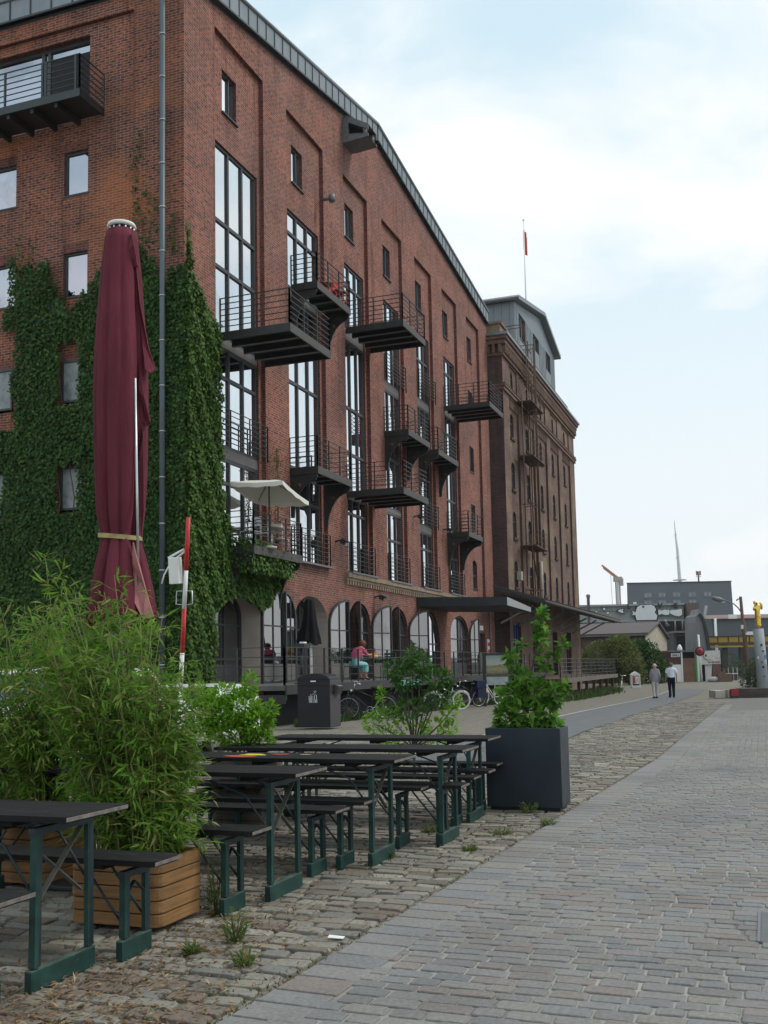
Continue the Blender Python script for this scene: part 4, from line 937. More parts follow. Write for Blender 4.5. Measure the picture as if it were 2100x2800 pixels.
# ================================================================ planters
M['larch'] = wood_mat('orange_larch_boards', (.15, .075, .028), (.315, .17, .065), 0, .6)
M['larch2'] = wood_mat('orange_larch_boards_cross', (.15, .075, .028), (.315, .17, .065), 1, .6)
scuff(M['larch'], (.10, .06, .035), 5, .52, .74, .7, (.5, 3, 3)); scuff(M['larch2'], (.10, .06, .035), 5, .52, .74, .7, (3, .5, 3)); scuff(M['larch'], (.05, .03, .02), 30, .70, .76, .7); scuff(M['larch2'], (.05, .03, .02), 30, .70, .76, .7)
M['soil'] = plain('planter_soil', (.05, .035, .022), .95, 0, .4, 30, .5)
M['greywood'] = wood_mat('grey_weathered_boards', (.075, .065, .055), (.16, .14, .12), 1, .8)
def box_planter(name, label, x0, x1, y0, y1, z0, hh, n, mat, mat2=None, r=.055):
    t = thing(name, label, 'planter', ((x0+x1)/2, (y0+y1)/2, 0)); lx, ly = x1-x0, y1-y0; ph = hh/n
    g = G()
    for k in range(n):
        o_ = random.uniform(-.004, .004); P = []; Q = []
        for cx, cy, a0 in ((lx/2-r, ly/2-r, 0), (-lx/2+r, ly/2-r, 90), (-lx/2+r, -ly/2+r, 180), (lx/2-r, -ly/2+r, 270)):
            for j in range(5):
                a = R(a0+22.5*j); P.append((cx+(r+o_)*math.cos(a), cy+(r+o_)*math.sin(a))); Q.append((cx+(r-.035)*math.cos(a), cy+(r-.035)*math.sin(a)))
        za, zb_ = z0+ph*k+.0035, z0+ph*(k+1)-.0035; N = len(P); b = .004
        vs = [(p[0]*(1-b), p[1]*(1-b), za) for p in P]+[(*p, za+.006) for p in P]+[(*p, zb_-.006) for p in P]+[(p[0]*(1-b), p[1]*(1-b), zb_) for p in P]+[(*q, zb_) for q in Q]+[(*q, za) for q in Q]
        f = [[l*N+i, l*N+(i+1) % N, (l+1)*N+(i+1) % N, (l+1)*N+i] for l in range(5) for i in range(N)]+[[5*N+i, 5*N+(i+1) % N, (i+1) % N, i] for i in range(N)]
        mi = []
        g.add(vs, f, 0)
    # grain runs along each board: split faces by their facing
    g.m = [1 if abs((np.cross(np.subtract(g.v[f[1]], g.v[f[0]]), np.subtract(g.v[f[2]], g.v[f[0]])))[0]) > abs((np.cross(np.subtract(g.v[f[1]], g.v[f[0]]), np.subtract(g.v[f[2]], g.v[f[0]])))[1]) else 0 for f in g.f]
    g.build('board_body', [mat, mat2 or mat], t)
    h = G(); h.bb((-lx/2+.03, -ly/2+.03, z0+hh*.5), (lx/2-.03, ly/2-.03, z0+hh*.86)); h.build('soil', M['soil'], t)
    if z0 > .01:
        for sx in (-1, 1):
            for sy in (-1, 1): f = G(); f.bb((sx*(lx/2-.1)-.04, sy*(ly/2-.1)-.04, 0), (sx*(lx/2-.1)+.04, sy*(ly/2-.1)+.04, z0+.02)); f.build('foot', M['black'], t)
    return t
box_planter('wooden_planter', 'orange wooden box planter with rounded corners behind the nearest bench', 4.93, 5.40, 3.15, 3.74, .03, .36, 5, M['larch'], M['larch2'])
box_planter('wooden_planter', 'orange wooden box planter at the far left edge behind the nearest table', 5.72, 6.2, 4.55, 5.25, .03, .36, 5, M['larch'], M['larch2'])
box_planter('weathered_planter', 'grey weathered wooden box planter behind the beer tables', 8.05, 8.5, 4.13, 4.62, .02, .62, 6, M['greywood'], M['greywood'], .02)
# dark metal planter
mp = thing('metal_planter', 'tall dark blue grey metal box planter at the end of the beer tables', 'planter', (10.26, 2.27, 0))
g = G(); ax, ay, hh = .22, .375, .80
O = [(-ax, -ay), (ax, -ay), (ax, ay), (-ax, ay)]; I = [(-ax+.02, -ay+.02), (ax-.02, -ay+.02), (ax-.02, ay-.02), (-ax+.02, ay-.02)]
vs = [(*p, .03) for p in O]+[(*p, hh) for p in O]+[(*p, hh) for p in I]+[(*p, .55) for p in I]
g.add(vs, [[3, 2, 1, 0]]+[[l*4+i, l*4+(i+1) % 4, (l+1)*4+(i+1) % 4, (l+1)*4+i] for l in range(3) for i in range(4)])
am = plain('anthracite_metal', (.024, .034, .046), .45, .3, .2, 2.5); scuff(am, (.10, .10, .095), 9, .60, .78, .35, (1, 1, .25)); g.build('metal_body', am, mp, bevel=.004)
h = G(); h.bb((-ax+.02, -ay+.02, .5), (ax-.02, ay-.02, .70)); h.build('soil', M['soil'], mp)
f = G(); f.bb((-ax+.03, -ay+.03, 0), (ax-.03, ay-.03, .028)); f.build('base', M['black'], mp)
# ================================================================ bamboo and shrubs
BB = leaf_mat('bamboo_leaf', [(.062, .165, .02), (.105, .245, .025), (.155, .30, .034), (.085, .20, .024), (.225, .345, .06), (.145, .20, .045), (.30, .28, .10)], .46)
CULM = plain('bamboo_stem', (.16, .17, .055), .5, 0, .3, 20)
def bamboo(label, x, y, z0, hx, hy, top, ncul, nlf, spread, seed, lean=(0, 0), smin=.06):
    rs = np.random.default_rng(seed); t = thing('bamboo', label, 'bamboo', (x, y, z0))
    g = G(); P = []; D = []
    for i in range(ncul):
        bx, by = rs.uniform(-hx, hx), rs.uniform(-hy, hy); rg = max(0, -by/hy+.1); h = top*rs.uniform(.55, 1.0)*(1 if i > ncul*.12 else 1.12)*(1-.36*rg)
        a = math.atan2(by, bx)+rs.normal(0, .5); out = spread*rs.uniform(.25, 1.0)*(1-.35*rg)
        pts = [(bx+math.cos(a)*out*(t_**1.7)+lean[0]*t_**1.5, by+math.sin(a)*out*(t_**1.7)+lean[1]*t_**1.5, h*t_-.18*out*t_**3) for t_ in np.linspace(0, 1, 7)]
        g.tube(pts, [.006, .0055, .005, .0045, .0035, .0025, .0015], 5)
        nl = nlf//ncul
        for k in range(nl//5):
            s = rs.uniform(smin, 1)**.75; q = s*6; j = min(5, int(q)); fr = q-j
            p = np.array(pts[j])*(1-fr)+np.array(pts[j+1])*fr
            aa = rs.uniform(0, 2*PI); tw = np.array([math.cos(aa), math.sin(aa), rs.uniform(-.1, .7)]); ln = rs.uniform(.04, .22)*(1.15-.4*s)
            tip = p+tw*ln
            if rs.random() < .5: g.tube([p, tip], [.0018, .001], 3)
            for m_ in range(5):
                f = rs.uniform(.45, 1); b = rs.normal(0, .65, 3); dd = tw*.9+b; dd[2] -= .35
                P.append(p+tw*ln*f); D.append(dd)
    g.build('stem', CULM, t); P = np.array(P); D = np.array(D); n = len(P)
    leaves('foliage', P, D, rs.normal(0, .6, (n, 3))+np.array((0, 0, 1.)), rs.uniform(.055, .125, n), rs.uniform(.009, .018, n), BB, t, .12)
    return t
bamboo('dense bright green bamboo growing in the orange wooden planter', 5.17, 3.46, .30, .16, .22, 1.66, 84, 14500, .36, 1, (0, .12))
bamboo('wide green bamboo at the left edge in the second wooden planter', 5.95, 4.85, .30, .16, .28, 1.62, 80, 10500, .46, 2, (0, .12))
bamboo('tall sparse green bamboo behind the first, below the closed parasol', 6.35, 4.55, .0, .22, .35, 2.28, 44, 4200, .42, 3, (0, 0), .55)
SHR = leaf_mat('bright_shrub_leaf', [(.12, .28, .02), (.19, .40, .03), (.26, .47, .05), (.15, .32, .03)], .45)
SHD = leaf_mat('dark_shrub_leaf', [(.035, .095, .022), (.055, .135, .028), (.075, .165, .035), (.048, .11, .028)], .3)
MAP = leaf_mat('maple_leaf', [(.075, .19, .025), (.11, .26, .035), (.16, .32, .045), (.06, .15, .025)], .42)
BARK = plain('grey_bark', (.09, .075, .06), .9, 0, .3, 20, .3)
def branchy(t, tips, r=.012, base=(0, 0, 0), trunk=None):
    g = G()
    if trunk: g.tube([base, trunk], [r*1.6, r*1.2], 7)
    b = trunk or base
    for p in tips: m = [(b[i]+p[i])/2+random.uniform(-.04, .04) for i in range(3)]; g.tube([b, m, p], [r, r*.7, r*.35], 5)
    g.build('stem', BARK, t)
def clumps(nm, t, cl, mat, ln, wd, seed, star=False, up=.3):
    rs = np.random.default_rng(seed); P = []; D = []; N = []
    for (cx, cy, cz, rx, rz, n) in cl:
        u = rs.normal(0, 1, (n, 3)); u /= np.linalg.norm(u, axis=1)[:, None]; q = rs.uniform(.25, 1, n)**.5
        P.append(np.stack([cx+u[:, 0]*rx*q, cy+u[:, 1]*rx*q, cz+u[:, 2]*rz*q], 1)); D.append(u+rs.normal(0, .5, (n, 3))+np.array((0, 0, up))); N.append(u*.5+rs.normal(0, .4, (n, 3))+np.array((0, 0, .9)))
    P, D, N = np.vstack(P), np.vstack(D), np.vstack(N); n = len(P)
    if not star: return leaves(nm, P, D, N, rs.uniform(*ln, n), rs.uniform(*wd, n), mat, t, .15)
    D /= np.linalg.norm(D, axis=1)[:, None]; S = np.cross(D, N); S /= np.linalg.norm(S, axis=1)[:, None]; N = np.cross(S, D)
    shp = [(0, 0, 0), (.28, .12, .5), (.10, .38, 0), (.62, .55, .0), (.42, .22, 0), (1.0, 0, 0), (.42, -.22, 0), (.62, -.55, 0), (.10, -.38, 0), (.28, -.12, .5)]
    shp = [(0, 0), (-.12, .32), (.22, .26), (.45, .55), (.52, .2), (1, 0), (.52, -.2), (.45, -.55), (.22, -.26), (-.12, -.32)]
    k = len(shp); sc = rs.uniform(*ln, n)[:, None]
    V = np.stack([P+D*sc*a+S*sc*b-N*sc*.25*(a*a+b*b) for a, b in shp]+[P+D*sc*.3+N*sc*.05], 1).reshape(-1, 3); b = np.arange(n)*(k+1)
    f = np.concatenate([np.stack([b+k, b+i, b+(i+1) % k], 1)[:, None, :] for i in range(k)], 1).reshape(-1, 3)
    return fast_mesh(nm, V, f, mat, t)
# young maple in the metal planter
mt = thing('maple_shrub', 'young green maple with a tall leafy spire growing in the dark metal planter', 'shrub', (10.26, 2.27, .70))
def mp_at(px, py, x): q = pX(px, py, x); return (q[0]-10.26, q[1]-2.27, q[2]-.70)
cl = []
for px, py, rx, rz, n, dx in ((1440, 1950, .18, .15, 160, 0), (1385, 1960, .12, .13, 100, -.04), (1492, 1950, .12, .15, 110, .02), (1400, 1900, .15, .12, 110, 0), (1470, 1890, .15, .13, 120, .05), (1425, 1860, .10, .11, 70, 0), (1520, 1900, .10, .10, 60, .04),
    (1405, 1805, .045, .10, 26, -.02), (1385, 1790, .04, .04, 12, 0), (1428, 1760, .03, .05, 12, 0), (1480, 1745, .06, .13, 46, .03), (1478, 1700, .045, .09, 30, .03), (1485, 1675, .03, .05, 12, .03), (1490, 1815, .06, .08, 26, .04), (1535, 1762, .04, .05, 20, .05), (1522, 1795, .04, .05, 16, .05), (1542, 1880, .04, .05, 18, 0), (1448, 1995, .18, .06, 100, -.02), (1372, 1990, .09, .06, 45, -.03), (1512, 1990, .08, .07, 40, .02)):
    q = mp_at(px, py, 10.26+dx); cl.append((*q, rx, rz, n))
clumps('foliage', mt, cl, MAP, (.055, .10), None, 5, True)
branchy(mt, [(c[0], c[1], c[2]) for c in cl[::2]]+[mp_at(1482, 1680, 10.29)], .008, (0, 0, -.12), (0, .02, .25))
# bright shrub in the weathered planter
s2 = thing('bright_shrub', 'light green laurel shrub in the grey weathered planter behind the beer tables', 'shrub', (8.27, 4.37, .55)); cl = []
for px, py, rx, rz, n in ((600, 1960, .17, .17, 700), (660, 1935, .17, .17, 800), (682, 1870, .06, .11, 130), (700, 1980, .15, .13, 620), (738, 1945, .06, .08, 110), (640, 2010, .2, .12, 600), (720, 2030, .10, .08, 150), (560, 1960, .16, .18, 640), (615, 1895, .10, .08, 160), (540, 1900, .12, .1, 200)):
    q = pX(px, py, 8.27); cl.append((q[0]-8.27, q[1]-4.37, q[2]-.55, rx, rz, n))
clumps('foliage', s2, cl, SHR, (.04, .075), (.018, .03), 6); branchy(s2, [c[:3] for c in cl], .008)
# shrub behind the tables with paler outer shoots
s3 = thing('mixed_shrub', 'round shrub behind the beer tables, dark in the middle with pale green outer shoots', 'shrub', (13.0, 4.45, 0)); cl = []; cd = []
for px, py, rx, rz, n in ((1110, 1850, .22, .20, 330), (1150, 1815, .15, .12, 150), (1190, 1855, .2, .12, 190), (1080, 1830, .15, .1, 120), (1130, 1790, .1, .06, 60), (1200, 1900, .18, .14, 160), (1120, 1940, .3, .14, 260), (1220, 1850, .12, .06, 60)):
    q = pX(px, py, 13.0); cd.append((q[0]-13, q[1]-4.45, q[2], rx, rz, n))
for px, py, rx, rz, n in ((1015, 1975, .14, .10, 110), (1040, 1900, .05, .10, 60), (1070, 1960, .16, .14, 160), (1230, 1950, .10, .12, 120), (1255, 1920, .04, .07, 45), (1190, 1990, .18, .12, 150), (1050, 2010, .16, .1, 120), (1130, 2000, .25, .12, 160), (1230, 1995, .1, .08, 80), (1030, 1950, .06, .08, 60), (1065, 2040, .2, .06, 90), (1190, 2040, .2, .06, 90)):
    q = pX(px, py, 13.0); cl.append((q[0]-13, q[1]-4.45, q[2], rx, rz, n))
clumps('dark_foliage', s3, cd, SHD, (.06, .11), (.025, .045), 7); clumps('bright_foliage', s3, cl, SHR, (.045, .085), (.022, .036), 8)
branchy(s3, [c[:3] for c in cd+cl[::2]], .014, (0, -.05, 0), (0, -.05, .35))
# ================================================================ closed burgundy parasol
def cloth_mat(name, c, rough=.85):
    t = NT(name); m = t.n('ShaderNodeMapping'); t.L(t.coord(), m.inputs[0]); m.inputs['Scale'].default_value = (3.5, 3.5, .9); n = t.noise(1.6, 6, .65, m.outputs[0], .5)
    m2 = t.n('ShaderNodeMapping'); t.L(t.coord(), m2.inputs[0]); m2.inputs['Scale'].default_value = (9, 9, 2.2); t.bump(t.noise(2.2, 5, .6, m2.outputs[0], .8), .55, .03)
    return t.set(t.mix(1.0, t.ramp(n, [(.3, mul(c, .82)), (.7, mul(c, 1.2))]), t.ramp(t.noise(.9, 3), [(.35, .85), (.7, 1.3)]), 'MULTIPLY'), rough, 0, .12)
def folded_cloth(prof, nf, depth, seed, c=(0, 0), n=96, hem=None):
    """closed umbrella cover: profile of (z, radius) swept with folds that deepen downwards"""
    rs = random.Random(seed); ph = [rs.uniform(0, 6.28) for _ in range(4)]
    V = []; k = len(prof)
    for i, (z, r) in enumerate(prof):
        tt = i/(k-1)
        for j in range(n):
            a = 2*PI*j/n
            fold = abs(math.sin(a*nf/2+ph[0]+.35*math.sin(a*2+ph[1])+tt*.35))**.7+.35*math.sin(a*3+ph[2]+tt)+.2*math.sin(a*5+ph[3])
            q = r*(1-depth*min(1, .25+tt)*(.62-fold*.6)+.018*math.sin(a*11+tt*9+ph[2])*math.sin(tt*23+a*2)+.014*math.sin(a*17-tt*14)); zz = z
            if hem and i >= k-2: zz -= hem*math.sin(a*nf/2+ph[1])*(.5+.5*math.sin(a+ph[3]))
            V.append((c[0]+q*math.cos(a), c[1]+q*math.sin(a), zz))
    return V, [[i*n+j, i*n+(j+1) % n, (i+1)*n+(j+1) % n, (i+1)*n+j] for i in range(k-1) for j in range(n)]
bz = at(328, 1690, 7.2); ux, uy = bz[0], bz[1]
tz = at(318, 612, 7.2)[2]; pxm = 7.2/F
par = thing('closed_parasol', 'large closed burgundy parasol with yellow tie strap standing behind the bamboo', 'parasol', (ux, uy, 0))
def zpx(y): r_ = ray(320, y); return H+r_[2]*math.hypot(ux, uy)/math.hypot(r_[0], r_[1])
cl_m = cloth_mat('burgundy_cloth', (.118, .026, .038)); cl_p = cloth_mat('faded_pink_cloth', (.36, .16, .15))
prof = [(zpx(634), 40*pxm), (zpx(660), 46*pxm), (zpx(720), 53*pxm), (zpx(800), 60*pxm), (zpx(900), 67*pxm), (zpx(1000), 73*pxm), (zpx(1100), 76*pxm), (zpx(1200), 75*pxm), (zpx(1300), 72*pxm), (zpx(1400), 66*pxm), (zpx(1455), 55*pxm), (zpx(1472), 52*pxm), (zpx(1490), 57*pxm), (zpx(1540), 72*pxm), (zpx(1620), 88*pxm), (zpx(1680), 96*pxm), (zpx(1700), 97*pxm)]
V, Fc = folded_cloth(prof, 9, .5, 4, hem=.07)
o = mesh_obj('folded_canopy', V, Fc, [cl_m], par, None, [True]*len(Fc)); so_ = o.modifiers.new('thickness', 'SOLIDIFY'); so_.thickness = .004
rt = Vector((math.sin(YAW), -math.cos(YAW), 0)); bk = Vector((-math.cos(YAW), -math.sin(YAW), 0))   # right in view, towards viewer
def P_(dx, y, f=0): return rt*(dx*pxm)+bk*f+Vector((0, 0, zpx(y)))
g = G()   # hanging flaps of the canopy panels
def flap(pts, f0, m):
    n = len(pts); vs = [P_(a, y, f0+.035*math.sin(i*1.7)) for i, (a, y) in enumerate(pts)]+[P_(a, y, f0-.03+.035*math.sin(i*1.7)) for i, (a, y) in enumerate(pts)]
    g.add(vs, [list(range(n)), list(range(n, 2*n))[::-1]]+[[i, (i+1) % n, n+(i+1) % n, n+i] for i in range(n)], m)
flap([(38, 650), (48, 690), (53, 738), (36, 745), (30, 700)], .10, 0)
flap([(48, 740), (62, 840), (82, 960), (98, 1012), (90, 1030), (76, 1022), (66, 960), (55, 860)], .07, 0)
flap([(58, 1000), (76, 1100), (88, 1160), (76, 1168), (68, 1140), (60, 1080)], .08, 0)
flap([(60, 1160), (70, 1200), (68, 1400), (60, 1470), (52, 1470), (50, 1300), (54, 1180)], .05, 0)
flap([(50, 1490), (66, 1545), (84, 1620), (102, 1690), (80, 1700), (56, 1650), (44, 1560)], .16, 1)
g.build('canopy_flap', [cl_m, cl_p], par)
g = G(); rs_ = random.Random(3); q = P_(58, 1180, .075)
for k in range(26):
    y = 1185+k*10.5; a, b_ = P_(54+rs_.uniform(0, 4), y, .078), P_(60+rs_.uniform(0, 6), y+rs_.uniform(2, 9), .078); g.beam(a, b_, .006, .004)
g.build('stitched_script', M['black'], par)
g = G(); q = P_(-3, 612); g.lathe([(0, .055), (.05, .052), (.098, .036), (.104, .02), (.098, .008), (.0, .008)], (0, 0, zpx(634)+.02), 28); g.build('top_cap', M['offwhite'], par)
g = G(); g.lathe([(.085, -.02), (.088, .026)], (0, 0, zpx(634)), 24, 1)
for k in range(14): a = 2*PI*k/14; g.tube([(.090*math.cos(a), .090*math.sin(a), zpx(634)-.012), (.092*math.cos(a), .092*math.sin(a), zpx(634)+.018)], .007, 6, 0)
g.build('crown_ring', [M['alu'], M['black']], par)
g = G(); g.tube([(0, 0, .1), (0, 0, zpx(640))], .04, 12); s = rt*(.135)+bk*.14
g.tube([tuple(s+Vector((0, 0, zpx(1050)))), tuple(s+rt*.03+Vector((0, 0, zpx(1640))))], .010, 6); g.build('pole', M['alu'], par)
g = G()
for i in range(40):
    a0, a1 = 2*PI*i/40, 2*PI*(i+1)/40; r = 58*pxm+.004; zz = zpx(1468); tilt = lambda a: .02*math.cos(a-1.2)
    g.quad((r*math.cos(a0), r*math.sin(a0), zz-.016+tilt(a0)), (r*math.cos(a1), r*math.sin(a1), zz-.016+tilt(a1)), (r*math.cos(a1), r*math.sin(a1), zz+.016+tilt(a1)), (r*math.cos(a0), r*math.sin(a0), zz+.016+tilt(a0)))
g.build('tie_strap', plain('yellow_strap', (.36, .29, .13), .8, 0, .3, 20), par)
g = G(); g.bb((-.4, -.4, 0), (.4, .4, .035)); g.lathe([(.07, 0), (.07, .3)], (0, 0, .036), 12); g.build('base_plate', M['steel'], par, bevel=.01)
# ================================================================ raised red and white barrier pole
bp = thing('barrier_pole', 'raised red and white striped barrier pole with a white box in front of the ivy', 'barrier')
a, b = at(483, 1900, 13.0), at(515, 1415, 12.6); bp.location = (a[0], a[1], 0); A, B = Vector((0, 0, 0)), Vector((b[0]-a[0], b[1]-a[1], b[2])); Z0 = Vector((0, 0, 0))
A = Vector((0, 0, .1)); L_ = lambda t: tuple(A+(B-A)*t)
g = G()
for t0, t1, m in ((0, .34, 1), (.34, .485, 1), (.485, .655, 0), (.655, .80, 1), (.80, 1, 0)): g.tube([L_(t0), L_(t1)], .027, 12, m)
g.build('striped_arm', [plain('barrier_red', (.50, .03, .03), .5), M['white']], bp)
g = G(); c = Vector(L_(.80))-rt*.13; g.box(c, (.10, .14, .33), 0, Matrix.Rotation(-.1, 3, 'Y')); g.build('lock_box', M['white'], bp, bevel=.01)
g = G()
for s in (-.09, .02): g.tube([tuple(c+rt*(s*1.0)+Vector((0, 0, .16))), tuple(Vector(L_(.88))+rt*(s*.4))], .014, 6, 0)
g.tube([tuple(c-rt*.06+Vector((0, 0, .1))), tuple(c-rt*.14-Vector((0, 0, .05))), tuple(c-rt*.17-Vector((0, 0, .16)))], .01, 5, 0)
d_ = Vector(L_(.70)); g.tube([tuple(d_+rt*k+Vector((0, 0, z))) for k, z in ((-.03, .07), (-.10, .07), (-.11, -.09), (-.03, -.1))], .007, 5, 1); g.tube([tuple(d_+rt*k+Vector((0, 0, z))) for k, z in ((.03, .07), (.09, .07), (.10, -.09), (.03, -.1))], .007, 5, 1)
g.build('bracket', [M['white'], M['alu']], bp)
g = G(); g.bb((-.1, -.1, -.02), (.1, .1, .5)); g.build('base', M['steel'], bp)
# ================================================================ cars behind the bamboo
def car(label, loc, rz, body, L_=4.1, W_=1.75, Hh=1.46, van=False):
    t = thing('parked_car', label, 'car', loc, rz)
    side = [(-L_/2, .35), (-L_/2+.02, .72), (-L_/2+.12, .86), (-L_*.22, .95), (-L_*.10, Hh-.06), (L_*.02, Hh), (L_*.28, Hh-.03), (L_*.43, Hh-.30), (L_/2-.03, .95), (L_/2, .6), (L_/2-.04, .32)]
    if van: side = [(-L_/2, .35), (-L_/2+.02, .8), (-L_/2+.15, .98), (-L_*.33, 1.05), (-L_*.22, Hh-.08), (-L_*.12, Hh), (L_*.40, Hh-.02), (L_/2-.06, Hh-.14), (L_/2, 1.0), (L_/2, .5), (L_/2-.04, .32)]
    g = G(); n = len(side); vs = []
    for yy, k in ((-1, 1), (-.94, 1.0), (.94, 1.0), (1, 1)):
        for x, z in side:
            ins = max(0, (z-.9)/(Hh-.9))*.17; e = .05 if abs(yy) == 1 else 0
            vs.append((x*(1-.015*e*20*.3), yy*(W_/2)*(1-ins), z-(e*.5 if z > Hh-.2 else 0)))
    f = [list(range(n))[::-1], list(range(3*n, 4*n))]+[[l*n+i, l*n+(i+1) % n, (l+1)*n+(i+1) % n, (l+1)*n+i] for l in range(3) for i in range(n)]
    g.add(vs, f, 0, False); g.build('body', body, t, bevel=.03)
    def yz(z): return (W_/2)*(1-max(0, (z-.9)/(Hh-.9))*.17)+.004
    zs0, zs1 = (1.0, Hh-.14)
    for s in (-1, 1):
        xs = [(-L_*.16, -L_*.08, L_*.08, L_*.08), (L_*.10, L_*.10, L_*.27, L_*.33)] if not van else [(-L_*.26, -L_*.19, -L_*.05, -L_*.05), (-L_*.03, -L_*.03, L_*.2, L_*.2), (L_*.22, L_*.22, L_*.42, L_*.44)]
        for x0, x0t, x1t, x1 in xs:
            w_ = G(); w_.add([(x0, s*yz(zs0), zs0), (x1, s*yz(zs0), zs0), (x1t, s*yz(zs1), zs1), (x0t, s*yz(zs1), zs1)], [[0, 1, 2, 3]]); w_.build('side_window', M['glass_dark'], t)
        for x in (-L_*.31, L_*.30):
            w_ = G(); w_.ring((0, 0, 0), .25, .075, 'y', 24, 8); wh_ = w_.build('wheel', M['black'], t, (x, s*(W_/2-.1), .32)); w_ = G(); w_.tube([(0, -.09*1, 0), (0, .09, 0)], .2, 16); w_.build('rim', M['alu'], wh_)
        w_ = G(); w_.blob((-L_/2+.10, s*W_*.36, .72), (.09, .17, .09)); w_.build('headlight', M['glass'], t)
        w_ = G(); w_.box((L_/2-.02, s*W_*.42, .85), (.06, .14, .25)); w_.build('tail_light', M['red'], t)
        w_ = G(); w_.blob((-L_*.17, s*(W_/2+.1), 1.0), (.06, .1, .07)); w_.build('wing_mirror', body, t)
    f0, f1 = (side[3], side[4]); w_ = G(); k = .03
    w_.add([(f0[0]+.04, -W_/2*.86, f0[1]+.04), (f0[0]+.04, W_/2*.86, f0[1]+.04), (f1[0]-.02, W_/2*.76, f1[1]), (f1[0]-.02, -W_/2*.76, f1[1])], [[0, 1, 2, 3]]); w_.v = [(v[0]-.02, v[1], v[2]+.01) for v in w_.v]; w_.build('windscreen', M['glass_dark'], t)
    r0, r1 = (side[8], side[7]); w_ = G(); w_.add([(r0[0]+.012, -W_/2*.8, r0[1]+.08), (r0[0]+.012, W_/2*.8, r0[1]+.08), (r1[0]+.012, W_/2*.74, r1[1]-.04), (r1[0]+.012, -W_/2*.74, r1[1]-.04)], [[0, 1, 2, 3]]); w_.build('rear_window', M['glass_dark'], t)
    w_ = G(); w_.box((-L_/2-.02, 0, .5), (.04, .5, .11)); w_.build('number_plate', M['white'], t)
    return t
carpaint = plain('white_car_paint', (.72, .73, .73), .3, 0, .03, 1, 0, .6)
p = at(175, 1838, 13.6); car('white van parked behind the bamboo below the ivy covered wall', (p[0]+.6, p[1]+.4, 0), .32, carpaint, 4.2, 1.75, 1.50, True)
p = at(480, 1868, 17.2); car('white car mostly hidden by the bright shrub near the platform end', (p[0]+.9, p[1]+.3, -.02), .25, plain('silver_white_paint', (.62, .63, .64), .3, 0, .03, 1, 0, .6), 4.0, 1.7, 1.22)
# ================================================================ litter compactor
bx0, by0, by1 = 22.67, 9.76, 10.62
lb = thing('litter_bin', 'tall black litter bin with curved top and white tidy man symbol beside the bicycle', 'litter bin', ((bx0+.33), (by0+by1)/2, gz(22.8)))
hw, hd = .33, (by1-by0)/2; g = G(); P = [(-hd, 0), (hd, 0), (hd, 1.12)]+[(hd*math.cos(t), 1.12+.16*math.sin(t)) for t in np.linspace(.25, PI-.25, 9)]+[(-hd, 1.12)]
g.prism(P, (-hw, 0, .03), (0, 1, 0), (0, 0, 1), (2*hw, 0, 0), 0); bm = plain('bin_front_shaded', (.008, .0085, .012), .5, .1, .15, 3); bs = plain('bin_side_lit', (.055, .05, .055), .45, .2, .15, 3)  # shaded front and lit side of one bin, painted as two tones
scuff(bm, (.05, .05, .05), 14, .62, .75, .5); scuff(bs, (.14, .13, .13), 14, .62, .75, .5, (1, 1, .3)); o = g.build('bin_body', [bm, bs], lb, bevel=.02)
for p_ in o.data.polygons:
    if abs(p_.normal.x) < .7: p_.material_index = 1
g = G(); g.bb((-hw-.012, -hd-.006, 1.03), (hw+.012, hd+.006, 1.06)); g.prism([(y*1.012, z+.012) for y, z in P[2:]], (-hw-.012, 0, .03), (0, 1, 0), (0, 0, 1), (2*hw+.024, 0, 0), 0); g.build('hood', [bm], lb, bevel=.015)
g = G(); g.bb((-.13, -hd-.10, .84), (.16, -hd-.001, 1.02), 0); g.box((.015, -hd-.06, .93), (.30, .14, .20), 0, Matrix.Rotation(.35, 3, 'X')); g.bb((-.1, -hd-.125, 1.0), (.13, -hd-.03, 1.02), 1); g.bb((.0, -hd-.006, .74), (.05, -hd-.0005, .79), 2); g.build('drop_handle', [bs, M['alu'], M['black']], lb, bevel=.008)
g = G(); y_ = lambda y, z, e=.004: (-hw-e, y, z)   # tidy man symbol on the front, built of flat strips
def strip(p, q, w_): g.beam(y_(*p), y_(*q), w_, .004)
def ringf(cy_, cz_, r): 
    for k in range(10): a, b = 2*PI*k/10, 2*PI*(k+1)/10; strip((cy_+r*math.cos(a), cz_+r*math.sin(a)), (cy_+r*math.cos(b), cz_+r*math.sin(b)), .013)
ringf(-.04, .885, .024)
for p, q in (((-.02, .845), (.075, .815)), ((-.02, .845), (-.075, .80)), ((-.075, .80), (-.085, .62)), ((-.02, .80), (-.02, .72)), ((-.02, .72), (-.005, .62)), ((-.055, .70), (-.045, .62)), ((.075, .815), (.075, .79)), ((.0, .82), (.06, .80))): strip(p, q, .016)
for k in range(4): strip((.125-.003*k, .775-.042*k), (.015+.012*k*.4, .775-.042*k), .015)
for k in range(4): strip((.12-.027*k, .78), (.108-.022*k, .62), .012)
g.bb((-hw-.016, -.07, 1.12), (-hw-.013, .07, 1.15)); g.build('tidy_symbol', plain('symbol_white', (.6, .62, .64), .6), lb)
